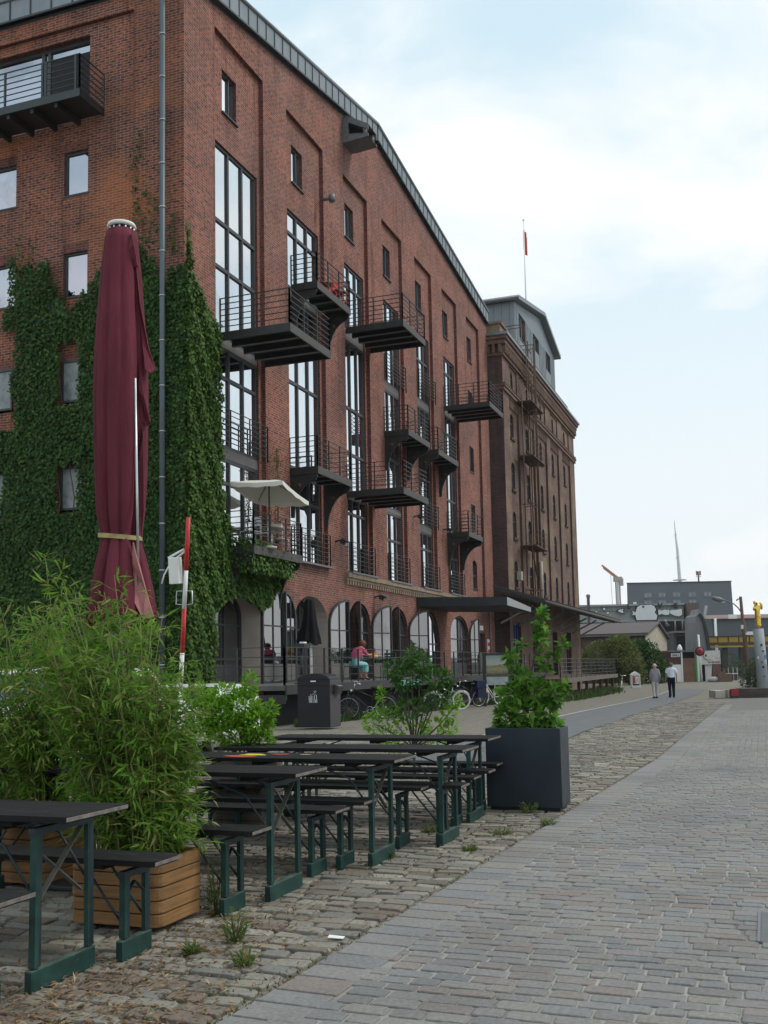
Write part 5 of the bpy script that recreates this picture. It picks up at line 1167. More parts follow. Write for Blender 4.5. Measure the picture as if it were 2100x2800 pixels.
# ================================================================ bicycles
def bike(label, loc, rz, lean, paint, tyre=None, step=False, basket=None, guard=None):
    t = thing('bicycle', label, 'bicycle', loc, rz, 'bicycles leaning along the platform'); t.rotation_euler = (lean, 0, rz)
    tyre = tyre or M['black']; r = .335
    for x in (-.53, .53):
        w_ = G(); w_.ring((0, 0, 0), r-.02, .022, 'y', 32, 6); o = w_.build('wheel', tyre, t, (x, 0, r)); w_ = G(); w_.ring((0, 0, 0), r-.05, .012, 'y', 32, 4)
        for k in range(14): a = 2*PI*k/14; w_.tube([(.02*math.cos(a+1), .02*(-1)**k, .02*math.sin(a+1)), ((r-.05)*math.cos(a), 0, (r-.05)*math.sin(a))], .0018, 3)
        w_.tube([(0, -.04, 0), (0, .04, 0)], .022, 8); w_.build('rim', M['alu'], o)
        w_ = G(); w_.tube([(x+(r+.02)*math.cos(a), 0, r+(r+.02)*math.sin(a)) for a in np.linspace(.2, 2.6, 12)], .014, 5); w_.build('mudguard', guard or paint, t)
    g = G(); bb, st, hd_, hb, rr = (-.08, 0, .28), (-.22, 0, .82), (.36, 0, .86), (.39, 0, .72), (-.53, 0, r)
    top = (-.19, 0, .62) if not step else (-.12, 0, .40)
    for p, q, r_ in ((bb, st, .017), (bb, hb, .02), (top, hd_ if not step else (.37, 0, .80), .017), (hd_, hb, .021), (bb, rr, .012), ((-.2, 0, .72), rr, .010)): g.tube([p, q], r_, 8)
    for s in (-.045, .045): g.tube([(.39, s*.6, .72), (.47, s, .5), (.53, s, r)], .012, 6)
    g.build('frame', paint, t)
    g = G(); g.tube([(.36, 0, .86), (.34, 0, 1.02)], .014, 6); g.tube([(.18, -.27, 1.03), (.33, -.2, 1.07), (.36, 0, 1.03), (.33, .2, 1.07), (.18, .27, 1.03)], .013, 6); g.build('handlebar', M['chrome'], t)
    g = G(); g.blob((-.25, 0, .90), (.14, .075, .045)); g.tube([(-.22, 0, .8), (-.24, 0, .88)], .013, 6); g.build('saddle', M['black'], t)
    g = G(); g.ring((-.08, .03, .28), .09, .008, 'y', 18, 4); g.tube([(-.08, -.08, .28), (.06, -.08, .2)], .01, 5); g.tube([(-.08, .08, .28), (-.22, .08, .36)], .01, 5); g.box((.07, -.12, .2), (.09, .08, .02)); g.build('crank', M['alu'], t)
    g = G(); g.beam((-.30, -.07, .74), (-.72, -.07, .74), .012, .012); g.beam((-.30, .07, .74), (-.72, .07, .74), .012, .012); g.beam((-.6, .07, .74), (-.55, .06, .36), .01, .01); g.beam((-.6, -.07, .74), (-.55, -.06, .36), .01, .01); g.build('rack', M['steel'], t)
    g = G(); g.blob((.45, 0, .82), (.05, .04, .045)); g.build('lamp', M['chrome'], t)
    if basket:
        g = G()
        for s in (-1, 1): g.box((-.52, s*.17, .55), (.36, .13, .34), 0)
        g.box((-.52, 0, .9), (.36, .3, .26), 0); g.bb((-.705, -.04, .86), (-.701, .04, .9), 1); g.build('pannier_bag', [basket, M['white']], t, bevel=.02)
    return t
def bk_at(px, py): p = gp(px, py); return (p[0], p[1], gz(p[0]))
bike('black bicycle leaning beside the litter bin at the platform edge', (27.3, 10.62, gz(27)), PI-1.15, -.1, M['black'], None, False, None, M['steel'])
bike('silver bicycle with white tyres behind the mixed shrub', (35.4, 10.7, gz(36)), PI-1.0, -.08, M['alu'], M['offwhite'])
bike('dark bicycle with navy blue pannier bags between two lighter bicycles', (38.2, 10.75, gz(38)), PI-.75, -.1, plain('navy_paint', (.02, .025, .06), .4), None, False, plain('navy_bag', (.012, .022, .06), .7))
bike('white step through bicycle in front of the information board', (42.3, 10.85, gz(42)), PI-.35, -.1, M['white'], M['offwhite'], True, None, M['white'])
# ================================================================ information board
p = at(1360, 1835, 41.5); rz0 = YAW-PI/2
ib = thing('information_board', 'information board with a faded landscape picture on two dark posts', 'sign', (p[0], p[1], gz(p[0])), rz0)
zz = lambda y: at(1360, y, 41.5)[2]-gz(p[0]); s = 41.5/F
g = G()
for x in (-36*s, 34*s): g.bb((x-.06, -.05, -.1), (x+.06, .05, zz(1786)))
g.bb((-36*s, -.04, zz(1791)), (34*s, .04, zz(1786))); g.build('frame', plain('dark_green_frame', (.02, .03, .028), .5), ib)
t_ = NT('landscape_print'); sp_ = t_.n('ShaderNodeSeparateXYZ'); t_.L(t_.coord('Generated'), sp_.inputs[0]); nn = t_.noise(9, 6, .6)
hgt = t_.math('ADD', sp_.outputs['Z'], t_.math('MULTIPLY', t_.math('SUBTRACT', nn, .5), .35))
t_.set(t_.mix(1.0, t_.ramp(hgt, [(.05, (.05, .05, .025)), (.18, (.20, .19, .09)), (.34, (.30, .27, .14)), (.48, (.15, .16, .08)), (.56, (.40, .40, .32)), (.72, (.33, .38, .33)), (.95, (.22, .30, .28))]), t_.ramp(t_.noise(30, 4), [(.3, .7), (.7, 1.2)]), 'MULTIPLY'), .35)
g = G(); g.bb((-30*s, -.03, zz(1848)), (29*s, .02, zz(1792))); g.build('picture_panel', t_.mat, ib)
g = G(); g.bb((-30*s, -.03, zz(1873)), (29*s, .02, zz(1851))); g.build('text_panel', plain('pale_text_panel', (.34, .38, .38), .5), ib)
# ================================================================ people
def grow(name, joints, bones, parent_thing=None):
    """one continuous body grown by a skin modifier, baked to a mesh; returns (verts, faces)"""
    idx = {k: i for i, k in enumerate(joints)}
    me = bpy.data.meshes.new(name); me.from_pydata([j[0] for j in joints.values()], [(idx[a], idx[b]) for a, b in bones], []); me.update()
    o = bpy.data.objects.new(name, me); COL.objects.link(o)
    m = o.modifiers.new('skin', 'SKIN'); m.use_smooth_shade = True
    sd = o.modifiers.new('sub', 'SUBSURF'); sd.levels = 2; sd.render_levels = 2
    if not me.skin_vertices: me.skin_vertices.new() if hasattr(me.skin_vertices, 'new') else None
    for i, j in enumerate(joints.values()): sv = me.skin_vertices[0].data[i]; sv.radius = j[1] if isinstance(j[1], tuple) else (j[1], j[1]); sv.use_root = (i == 0)
    dg = bpy.context.evaluated_depsgraph_get(); dg.update(); ev = o.evaluated_get(dg); m2 = ev.to_mesh()
    v = [tuple(q.co) for q in m2.vertices]; f = [list(q.vertices) for q in m2.polygons]; n = [tuple(q.normal) for q in m2.vertices]
    ev.to_mesh_clear(); bpy.data.objects.remove(o); return v, f, n
def person(label, loc, rz, joints, bones, clothes, skin, hair=None, head=None, scale=1):
    t = thing('person', label, 'person', loc, rz); t.scale = (scale,)*3
    v, f, n = grow('body_skeleton', joints, bones)
    mats = [skin]; names = []; mi = []
    mesh_obj('body', v, f, [skin], t, None, [True]*len(f))
    for nm, fn, mat, off in clothes:
        sel = [q for q in f if fn(np.mean([v[i] for i in q], 0))]; use = sorted(set(i for q in sel for i in q)); mp_ = {i: k for k, i in enumerate(use)}
        if not sel: continue
        vs = [tuple(np.array(v[i])+np.array(n[i])*off) for i in use]
        o = mesh_obj(nm, vs, [[mp_[i] for i in q] for q in sel], [mat], t, None, [True]*len(sel))
    hx = np.array(head if head else joints['head'][0])
    g = G(); g.blob(hx+np.array((0, .085, -.0)), (.018, .03, .025)); 
    for s_ in (-1, 1): g.blob(hx+np.array((s_*.078, 0, -.01)), (.012, .025, .035))
    g.build('face_features', skin, t)
    g = G()
    for s_ in (-1, 1): g.blob(hx+np.array((s_*.032, .082, .012)), (.012, .008, .008))
    g.bb(hx+np.array((-.025, .084, -.055)), hx+np.array((.025, .092, -.047))); g.build('eyes_and_mouth', M['interior'], t)
    if hair: g = G(); g.blob(hx+np.array((0, -.022, .028)), (hair[1], hair[1]*1.08, hair[1]*1.02), 14, 10, 0, .07); g.build('hair', hair[0], t)
    return t
SKIN = plain('skin', (.42, .22, .15), .55, 0, .08, 5)
def arm(j, b, s, sh, el, wr, rad=.045):
    k = 'L' if s < 0 else 'R'; j['sh'+k] = (sh, rad*1.25); j['el'+k] = (el, rad*.85); j['wr'+k] = (wr, rad*.58); d = np.array(wr)-np.array(el); d = d/np.linalg.norm(d)
    pm = np.array(wr)+d*.07; j['pm'+k] = (tuple(pm), (.034, .018)); b += [('chest', 'sh'+k), ('sh'+k, 'el'+k), ('el'+k, 'wr'+k), ('wr'+k, 'pm'+k)]
    side = np.cross(d, (1, 0, 0)); side = side/(np.linalg.norm(side)+1e-6)
    for i, (o_, l) in enumerate(((-.030, .068), (-.010, .080), (.010, .078), (.028, .062))):
        q = pm+side*o_+d*l*.55; e = q+d*l*.5+np.array((-s*.012, 0, 0)); j['f%d%s' % (i, k)] = (tuple(q), .0085); j['t%d%s' % (i, k)] = (tuple(e), .007); b += [('pm'+k, 'f%d%s' % (i, k)), ('f%d%s' % (i, k), 't%d%s' % (i, k))]
    th = np.array(wr)+d*.04+side*.045; j['th'+k] = (tuple(th), .010); j['tt'+k] = (tuple(th+d*.04), .008); b += [('wr'+k, 'th'+k), ('th'+k, 'tt'+k)]
def walker(shoulder, hip, stride, armsw):
    j = {'pelvis': ((0, 0, .95), (hip, .115)), 'waist': ((0, 0, 1.10), (hip*.92, .105)), 'chest': ((0, .01, 1.32), (shoulder*.92, .115)), 'neck': ((0, .0, 1.49), .055), 'head': ((0, .015, 1.60), (.078, .095)), 'crown': ((0, .005, 1.68), (.06, .07))}
    b = [('pelvis', 'waist'), ('waist', 'chest'), ('chest', 'neck'), ('neck', 'head'), ('head', 'crown')]
    for s, k in ((-1, 'L'), (1, 'R')):
        f = stride*s; j['hp'+k] = ((s*.095, 0, .88), .088); j['kn'+k] = ((s*.10, f*.55+.02, .50), .060); j['an'+k] = ((s*.10, f-.02, .09+(.03 if f < 0 else 0)), .040); j['to'+k] = ((s*.115, f+.13, .035+(.0 if f > 0 else .0)), (.042, .030)); j['he'+k] = ((s*.10, f-.07, .04), .035)
        b += [('pelvis', 'hp'+k), ('hp'+k, 'kn'+k), ('kn'+k, 'an'+k), ('an'+k, 'to'+k), ('an'+k, 'he'+k)]
        arm(j, b, s, (s*shoulder, 0, 1.41), (s*(shoulder+.055), -.03-armsw*s, 1.12), (s*(shoulder+.07), .05-armsw*s*1.6, .88))
    return j, b
def px_person(px, py, top, dref=None): p = gp(px, py); return p, 0
p = gp(1793, 1910); j, b = walker(.165, .175, .14, .04)
grey = cloth_mat('grey_blouse', (.26, .25, .27)); pale = cloth_mat('pale_grey_trousers', (.46, .44, .42)); navy = cloth_mat('navy_trousers', (.012, .014, .028)); shirt = cloth_mat('pale_blue_shirt', (.60, .66, .74))
leather = plain('dark_leather', (.03, .026, .026), .5)
person('woman with short fair hair in grey blouse and pale trousers walking away', (p[0], p[1], gz(p[0])), rz0, j, b,
       [('blouse', lambda c: .84 < c[2] < 1.46 and (abs(c[0]) < .24 or c[2] > 1.05), grey, .022), ('trousers', lambda c: .10 < c[2] <= .90 and abs(c[0]) < .21, pale, .020), ('shoes', lambda c: c[2] <= .10, leather, .010)],
       SKIN, (plain('fair_hair', (.50, .40, .28), .7), .108), None, .985)
o = thing('handbag', 'dark shoulder bag carried at the right side of the woman in grey', 'handbag', (p[0], p[1], gz(p[0])), rz0)
g = G(); P = [(-.16, -.15), (.16, -.15), (.19, .0), (.13, .13), (-.13, .13), (-.19, 0)]; g.prism(P, (.30, -.02, .88), (.35, .94, 0), (0, 0, 1), (.09, -.03, 0)); g.build('bag', leather, o, bevel=.02); g = G(); g.tube([(.30, -.10, .98), (.22, -.02, 1.42), (.16, .03, 1.45), (.24, .10, 1.3), (.33, .08, .98)], .01, 5); g.build('strap', leather, o)
p = gp(1838, 1908); j, b = walker(.195, .160, .05, .02)
person('man in pale blue short sleeved shirt and navy trousers walking away', (p[0], p[1], gz(p[0])), rz0, j, b,
       [('shirt', lambda c: 1.0 < c[2] < 1.48 and (abs(c[0]) < .225 or c[2] > 1.22), shirt, .028), ('trousers', lambda c: .09 < c[2] <= 1.02 and abs(c[0]) < .20, navy, .020), ('shoes', lambda c: c[2] <= .09, leather, .010)],
       SKIN, (plain('grey_hair', (.10, .095, .09), .7), .100), None, 1.02)
# seated woman on the platform
q = pY(985, 1862, 12.2); cx_, cy_ = 30.25, 12.2
j = {'pelvis': ((0, -.02, .56), (.17, .13)), 'waist': ((0, .08, .72), (.15, .12)), 'chest': ((0, .22, .92), (.16, .12)), 'neck': ((0, .33, 1.06), .055), 'head': ((0, .40, 1.14), (.08, .095)), 'crown': ((0, .42, 1.21), (.06, .07))}
b = [('pelvis', 'waist'), ('waist', 'chest'), ('chest', 'neck'), ('neck', 'head'), ('head', 'crown')]
for s, k in ((-1, 'L'), (1, 'R')):
    j['hp'+k] = ((s*.10, .02, .52), .09); j['kn'+k] = ((s*.12, .42, .50), .065); j['an'+k] = ((s*.12, .40, .09), .042); j['to'+k] = ((s*.13, .54, .04), (.042, .03)); b += [('pelvis', 'hp'+k), ('hp'+k, 'kn'+k), ('kn'+k, 'an'+k), ('an'+k, 'to'+k)]
    arm(j, b, s, (s*.17, .24, 1.0), (s*.22, .42, .80), (s*.14, .62, .82))
pinkc = cloth_mat('pink_top', (.50, .10, .18)); teal = cloth_mat('teal_skirt', (.22, .50, .50))
person('red haired woman in pink top and teal skirt sitting bent forward on the platform', (cx_, cy_, 1.03), -PI*.5-.5, j, b,
       [('pink_top', lambda c: c[2] > .66 and c[1] < .36 and c[2] < 1.03 and abs(c[0]) < .24, pinkc, .022), ('teal_skirt', lambda c: c[2] <= .68 and c[2] > .28 and c[1] < .62, teal, .03), ('shoes', lambda c: c[2] <= .08, leather, .01)],
       SKIN, (plain('auburn_hair', (.14, .04, .025), .7), .115), None, 1)
def bistro_chair(label, loc, rz, frame, slat, group):
    t = thing('bistro_chair', label, 'chair', loc, rz, group)
    for i in range(5): pass
    g = G()
    for k in range(5): g.bb((-.20+.082*k, -.2, .44), (-.13+.082*k, .2, .46))
    g.build('seat', slat, t)
    g = G()
    for k in range(3): g.bb((-.2, -.235, .62+.1*k), (.2, -.22, .69+.1*k))
    g.build('backrest', slat, t)
    for x in (-.2, .2):
        for y0, y1 in ((-.22, -.26), (.2, .22)):
            g = G(); g.tube([(x, y1, 0), (x, y0, .45)]+([(x, -.24, .9)] if y0 < 0 else []), .013, 6); g.build('leg', frame, t)
    return t
bistro_chair('green slatted garden chair under the seated woman on the platform', (cx_, cy_, 1.03), -PI*.5-.5, M['green'], M['green'], None)
bt = thing('bistro_table', 'small green folding garden table on the platform behind the railing', 'table', (32.0, 12.0, 1.03))
g = G(); g.lathe([(.36, .0), (.36, .025)], (0, 0, .70), 20); g.build('tabletop', plain('pale_green_paint', (.20, .33, .30), .5), bt)
for s in (-1, 1):
    for k in (-1, 1): g = G(); g.tube([(s*.26, k*.24, 0), (-s*.2, k*.2, .70)], .012, 6); g.build('leg', M['green'], bt)
bistro_chair('green slatted garden chair at the small table on the platform', (32.9, 12.0, 1.03), PI*.5, M['green'], M['green'], None)
bag = thing('shopping_bag', 'small striped red and yellow bag on the table edge beside the seated woman', 'bag', (31.0, 11.8, 1.74))
g = G()
for k, m in enumerate((0, 1, 0, 2)): g.lathe([(.15-.01*k, 0), (.15-.01*(k+1), .05)], (0, 0, .05*k), 12, m)
g.build('bag_body', [plain('orange_stripe', (.55, .22, .10), .7), plain('yellow_stripe', (.6, .52, .12), .7), M['red']], bag)
# black closed parasol on the platform with stand
p2 = pY(848, 1700, 12.9); kp = thing('closed_parasol', 'closed black parasol on a white pole standing on the platform in an arch', 'parasol', (p2[0], 12.9, 1.03))
V, Fc = folded_cloth([(2.52, .10), (2.45, .16), (2.1, .19), (1.7, .26), (1.35, .35), (1.15, .40)], 9, .5, 9, n=54, hem=.12); mesh_obj('folded_canopy', V, Fc, [cloth_mat('black_cloth', (.016, .016, .018))], kp, None, [True]*len(Fc))
g = G(); g.tube([(0, 0, .05), (0, 0, 2.5)], .03, 8); g.tube([(.1, 0, .05), (.08, 0, 1.3)], .02, 8); g.build('pole', M['white'], kp); g = G(); g.lathe([(.3, 0), (.3, .06), (.06, .09)], (0, 0, 0), 16); g.build('base', M['concrete'], kp)
hm = thing('menu_stand', 'dark menu stand with small white tray behind the platform railing', 'stand', (25.05, 11.6, 1.03))
g = G(); g.tube([(0, 0, 0), (0, 0, 1.0)], .03, 8); g.box((0, 0, .02), (.3, .3, .03)); g.build('post', M['steel'], hm); g = G(); g.box((0, -.03, 1.02), (.4, .3, .12)); g.box((-.1, -.1, 1.10), (.2, .12, .04), 1); g.build('tray', [M['steel'], M['white']], hm)
# ================================================================ things on the balconies
wp = thing('balcony_parasol', 'open white square parasol over the lowest left balcony', 'parasol', (26.6, 13.3, 4.9))
A_ = [pY(x, y, YB) for x, y, YB in ((620, 1328, 14.0), (738, 1314, 13.0), (829, 1385, 12.4), (745, 1372, 13.7))]
px0 = pY(737, 1500, 13.2); wp.location = (px0[0], 13.2, 4.9); zt_ = pY(738, 1314, 13.2)[2]-4.9; zl_ = pY(620, 1340, 13.6)[2]-4.9
c3 = [np.array(q) for q in ((-.85, .78, zt_-.13), (-.85, -.85, zt_-.22), (.9, -.85, zt_-.56), (.85, .78, zt_-.42))]
ctr = np.array((0, 0, zt_)); g = G(); E_ = []
for i in range(4):
    for k in range(6): E_.append(c3[i]*(1-k/6)+c3[(i+1) % 4]*(k/6)+np.array((0, 0, -.04*math.sin(PI*k/6))))
for k in range(24):
    a, b_ = E_[k], E_[(k+1) % 24]; m1, m2 = (a+ctr)/2+np.array((0, 0, .02)), (b_+ctr)/2+np.array((0, 0, .02))
    g.add([a, b_, m2, m1, ctr], [[0, 1, 2, 3], [3, 2, 4]]); dz = np.array((0, 0, -.14)); g.quad(a, b_, b_+dz+np.array((0, 0, .03*(k % 2))), a+dz+np.array((0, 0, .03*((k+1) % 2))))
o = g.build('canopy', M['offwhite'], wp)
g = G(); g.tube([(ctr[0], ctr[1], 0), tuple(ctr)], .022, 8); [g.tube([tuple(ctr), tuple(q)], .01, 4) for q in c3]; g.build('pole', M['steel'], wp); g = G(); g.lathe([(.22, 0), (.22, .06), (.04, .1)], (ctr[0], ctr[1], .0), 14); g.build('base', M['concrete'], wp)
for i, (x, y, rz, lb_) in enumerate(((25.9, 13.55, 1.2, 'aluminium slat chair left of the parasol pole on the lowest balcony'), (27.9, 13.6, -1.6, 'aluminium slat chair right of the parasol pole on the lowest balcony'), (26.5, 13.5, .3, 'aluminium slat chair nearest the parasol pole on the lowest balcony'))):
    bistro_chair(lb_, (x, y, 4.91), rz, M['alu'], M['alu'], 'aluminium chairs on the lowest balcony')
bt = thing('balcony_table', 'round metal table with pale top under the white balcony parasol', 'table', (27.25, 13.55, 4.91))
g = G(); g.lathe([(.36, 0), (.36, .03)], (0, 0, .70), 18); g.build('tabletop', plain('pale_wood_top', (.5, .43, .3), .6), bt); g = G(); g.tube([(0, 0, .03), (0, 0, .7)], .03, 8); g.lathe([(.22, 0), (.22, .03)], (0, 0, 0), 14); g.build('pedestal', M['alu'], bt)
bc = thing('balcony_plant', 'thin dry climbing plant in a pot beside the white balcony parasol', 'plant', (28.0, 13.72, 4.91))
g = G(); g.lathe([(.14, 0), (.19, .32)], (0, 0, 0), 14); g.build('pot', plain('terracotta', (.28, .10, .05), .8), bc)
n = 420; zz_ = rng.uniform(.3, 3.3, n); P = np.stack([rng.normal(0, .16, n), rng.normal(0, .06, n), zz_], 1); leaves('foliage', P, rv(n)+np.array((0, 0, .6)), rv(n), rng.uniform(.06, .14, n), rng.uniform(.02, .05, n), leaf_mat('dry_climber', [(.10, .10, .035), (.16, .13, .05), (.07, .09, .03)]), bc)
g = G(); [g.tube([(random.uniform(-.08, .08), 0, .3), (random.uniform(-.15, .15), .02, 1.6), (random.uniform(-.2, .2), .02, 3.3)], .008, 4) for _ in range(5)]; g.build('stem', BARK, bc)
def red_chair(label, loc, rz):
    t = thing('red_chair', label, 'chair', loc, rz)
    g = G(); g.add([(-.24, -.22, .42), (.24, -.22, .42), (.26, .24, .45), (-.26, .24, .45), (-.24, -.22, .45), (.24, -.22, .45), (.26, .24, .48), (-.26, .24, .48)], [[3, 2, 1, 0], [4, 5, 6, 7], [0, 1, 5, 4], [1, 2, 6, 5], [2, 3, 7, 6], [3, 0, 4, 7]]); g.build('seat', M['red'], t, bevel=.02)
    g = G(); P = [(-.24, .43), (-.27, .7), (-.2, .9), (.2, .9), (.27, .7), (.24, .43)]; g.prism(P, (0, -.22, 0), (1, 0, 0), (0, 0, 1), (0, -.03, 0)); g.build('backrest', M['red'], t, bevel=.01)
    for x in (-.22, .22):
        for y in (-.2, .2): g = G(); g.tube([(x, y, 0), (x*.92, y*.92, .42)], .018, 6); g.build('leg', M['red'], t)
    return t
red_chair('red plastic chair at the left end of the upper bracketed balcony', (31.3, 13.4, 14.06), .4)
red_chair('red plastic chair at the right end of the upper bracketed balcony', (32.2, 13.35, 14.06), 2.6)
tbl = thing('balcony_stool', 'small round white side table on the big upper left balcony', 'side table', (27.2, 13.0, 10.98))
g = G(); g.lathe([(.22, 0), (.22, .03)], (0, 0, .42), 14); g.build('tabletop', M['white'], tbl)
for k in range(3): a = 2*PI*k/3; g = G(); g.tube([(.2*math.cos(a), .2*math.sin(a), 0), (.12*math.cos(a), .12*math.sin(a), .42)], .012, 5); g.build('leg', M['steel'], tbl)
def to_mesh(o):
    me = bpy.data.meshes.new_from_object(o.evaluated_get(bpy.context.evaluated_depsgraph_get())); n = bpy.data.objects.new(o.name.split('.')[0]+'_shape', me); COL.objects.link(n)
    n.parent = o.parent; n.location = o.location; n.rotation_euler = o.rotation_euler; bpy.data.objects.remove(o); n.name = 'letter'; return n
# ================================================================ distance
def bgthing(name, label, cat, px, d, group=None, zb=-.4, world=False):
    p = at(px, 1812, d); t = thing(name, label, cat, (p[0], p[1], zb), 0 if world else rz0, group)
    s = d/F
    X = lambda x: (x-px)*s
    Z = lambda y: at(px, y, d)[2]-zb
    return t, X, Z, s
# bushes left of the path
BUS = leaf_mat('bush_leaf_olive', [(.075, .11, .028), (.12, .155, .04), (.165, .175, .06), (.10, .12, .04)], .25)
BUD = leaf_mat('bush_leaf_dark', [(.028, .07, .022), (.046, .10, .028), (.065, .125, .034)], .25)
for px, d, lb, mt_, cl_ in ((1690, 86, 'wide olive green bush between tower platform and pale shed', BUS, [(1640, 1800, 1.6, 1.5, 900), (1690, 1785, 1.6, 1.5, 900), (1720, 1815, 1.4, 1.3, 800), (1660, 1840, 1.6, .9, 600), (1610, 1820, .8, 1.0, 300), (1740, 1850, 1.0, .8, 350), (1700, 1760, .9, .6, 300)]),
                            (1780, 90, 'dark green bush in front of the pale shed gable', BUD, [(1770, 1800, 1.3, 1.6, 900), (1795, 1820, 1.0, 1.3, 700), (1750, 1775, .9, .9, 450), (1785, 1850, 1.2, .9, 500), (1810, 1845, .6, .8, 250)])):
    t, X, Z, s = bgthing('bush', lb, 'bush', px, d)
    clumps('foliage', t, [(X(a), random.uniform(-.8, .8), Z(b), r1, r2, int(n*1.9)) for a, b, r1, r2, n in cl_], mt_, (.15, .32), (.08, .15), int(px)); branchy(t, [(X(a), 0, Z(b)) for a, b, *_ in cl_], .05, (0, 0, 0), (0, 0, .6))
# pale gabled shed
sx = 96.0; y1 = pX(1763, 1730, sx)[1]; x2 = pY(1822, 1740, y1)[0]; y2 = pX(1540, 1730, sx)[1]
t = thing('gabled_shed', 'low shed with dark brown roof and pale boarded gable behind the bushes', 'shed', (sx, y1, -.4)); zz = lambda y: pX(1763, y, sx)[2]+.4
D_ = x2-sx; ze, zr = zz(1731), zz(1697); wl = y2-y1
g = G(); g.bb((0, 0, 0), (.3, wl, ze)); g.build('front_wall', plain('dark_boards', (.10, .075, .065), .8, 0, .3, 1.2), t)
g = G(); g.prism([(0, 0), (D_, 0), (D_, ze), (D_/2, zr), (0, ze)], (0, -.05, 0), (1, 0, 0), (0, 0, 1), (0, .2, 0))
g.build('gable', wood_mat('pale_boards', (.30, .27, .21), (.42, .38, .30), 2, .85, 1), t)
g = G(); k = .35
for a, za, b, zb_ in ((-k, ze-.15, D_/2, zr+.12), (D_/2, zr+.12, D_+k, ze-.15)): g.prism([(a, za), (b, zb_), (b, zb_+.18), (a, za+.18)], (0, -.35, 0), (1, 0, 0), (0, 0, 1), (0, wl+.5, 0))
g.build('roof', plain('brown_roof_sheet', (.085, .065, .062), .8, 0, .25, 1.5), t)
g = G(); g.beam((-k-.05, -.3, ze-.16), (-k-.05, wl, ze-.16), .14, .14); g.tube([(-.1, 1.4, 0), (-.1, 1.4, ze)], .07, 6); g.build('gutter', M['flange'], t)
# painted grey industrial building with the letters
t, X, Z, s = bgthing('mural_building', 'long grey industrial building with the letters LOVE and white fish painted along its top', 'building', 1735, 132)
gm = plain('mural_grey', (.26, .28, .275), .8, 0, .12, .5)
g = G(); g.bb((X(1540), 0, 0), (X(1876), 12, Z(1653))); g.bb((X(1540), -.5, Z(1700)), (X(1876), -.001, Z(1696)), 1); g.bb((X(1540), -.35, Z(1656)), (X(1876), -.001, Z(1651)), 1); g.bb((X(1540), -.15, Z(1668)), (X(1876), -.001, Z(1666.5)), 1)
for x in range(1570, 1876, 14): g.bb((X(x), -.12, Z(1666)), (X(x)+.1, -.002, Z(1657)), 1)
g.build('wall', [gm, plain('mural_ledge', (.30, .32, .32), .8)], t)
wpnt = plain('mural_white', (.66, .68, .68), .7, 0, .06, 1); blk = plain('mural_black', (.02, .022, .025), .7)
def flat(gg, pts, y, m=0): gg.add([(X(a), y, Z(b)) for a, b in pts], [list(range(len(pts)))], m)
g = G()
body = [(1743, 1696), (1740, 1684), (1741, 1672), (1746, 1660), (1754, 1655), (1785, 1654), (1793, 1659), (1797, 1668), (1793, 1676), (1800, 1684), (1797, 1696)]
def outl(pts, k): c = np.mean(pts, 0); return [tuple(c+(np.array(p)-c)*k) for p in pts]
for pts, k in ((body, 1.05), ([(1731, 1669), (1741, 1675), (1741, 1681), (1731, 1683), (1734, 1676)], 1.2), ([(1803, 1668), (1812, 1671), (1820, 1668), (1828, 1670), (1833, 1668), (1833, 1682), (1822, 1684), (1812, 1680), (1803, 1683)], 1.08), ([(1833, 1672), (1842, 1669), (1852, 1670), (1860, 1668), (1868, 1667), (1868, 1684), (1858, 1688), (1846, 1685), (1836, 1680)], 1.06), ([(1694, 1668), (1700, 1665), (1708, 1664), (1706, 1670), (1708, 1676), (1700, 1674), (1693, 1671)], 1.25), ([(1653, 1660), (1659, 1662), (1656, 1668), (1652, 1664)], 1.2), ([(1661, 1672), (1668, 1672), (1667, 1678), (1661, 1676)], 1.2), ([(1632, 1669), (1636, 1668), (1635, 1673), (1631, 1672)], 1.2), ([(1668, 1680), (1673, 1678), (1672, 1682)], 1.2)):
    g = G(); flat(g, outl(pts, 1+(k-1)*2.2), -.53, 1); flat(g, pts, -.56, 0)
    if pts is body: flat(g, [(1762+3.2*math.cos(a), 1659.5+2.8*math.sin(a)) for a in np.linspace(0, 2*PI, 14)[:-1]], -.59, 1)
    if pts[0] == (1694, 1668): flat(g, [(1702, 1666), (1704, 1666), (1704, 1668), (1702, 1668)], -.59, 1)
    g.build('mural_fish', [wpnt, blk], t)
for ch, x in (('L', 1718), ('V', 1803), ('E', 1846)):
    c = bpy.data.curves.new('letter', 'FONT'); c.body = ch; c.size = 10*s*1.75; c.extrude = .03; o = bpy.data.objects.new('letter', c); COL.objects.link(o); o.parent = t; o.rotation_euler = (PI/2, 0, 0); o.location = (X(x), -.62, Z(1664.5)); c.materials.append(blk); c.offset = .055; to_mesh(o)
g = G(); g.bb((X(1815), -5, 0), (X(1897), -.6, Z(1735)), 0); g.bb((X(1822), -5.05, Z(1790)), (X(1894), -5.001, Z(1745)), 1); g.bb((X(1812), -6.0, Z(1736)), (X(1898), -.6, Z(1731)), 2); g.bb((X(1800), -1.6, Z(1731)), (X(1893), -.55, Z(1702)), 1); g.bb((X(1880), -1.0, 0), (X(1912), 6, Z(1652)), 3); g.bb((X(1883), -1.1, Z(1702)), (X(1893), -1.001, Z(1688)), 1)
for x in (1840, 1860, 1878, 1888): g.tube([(X(x), -1.8, Z(1731)), (X(x), -1.8, Z(1700))], .12, 5, 2)
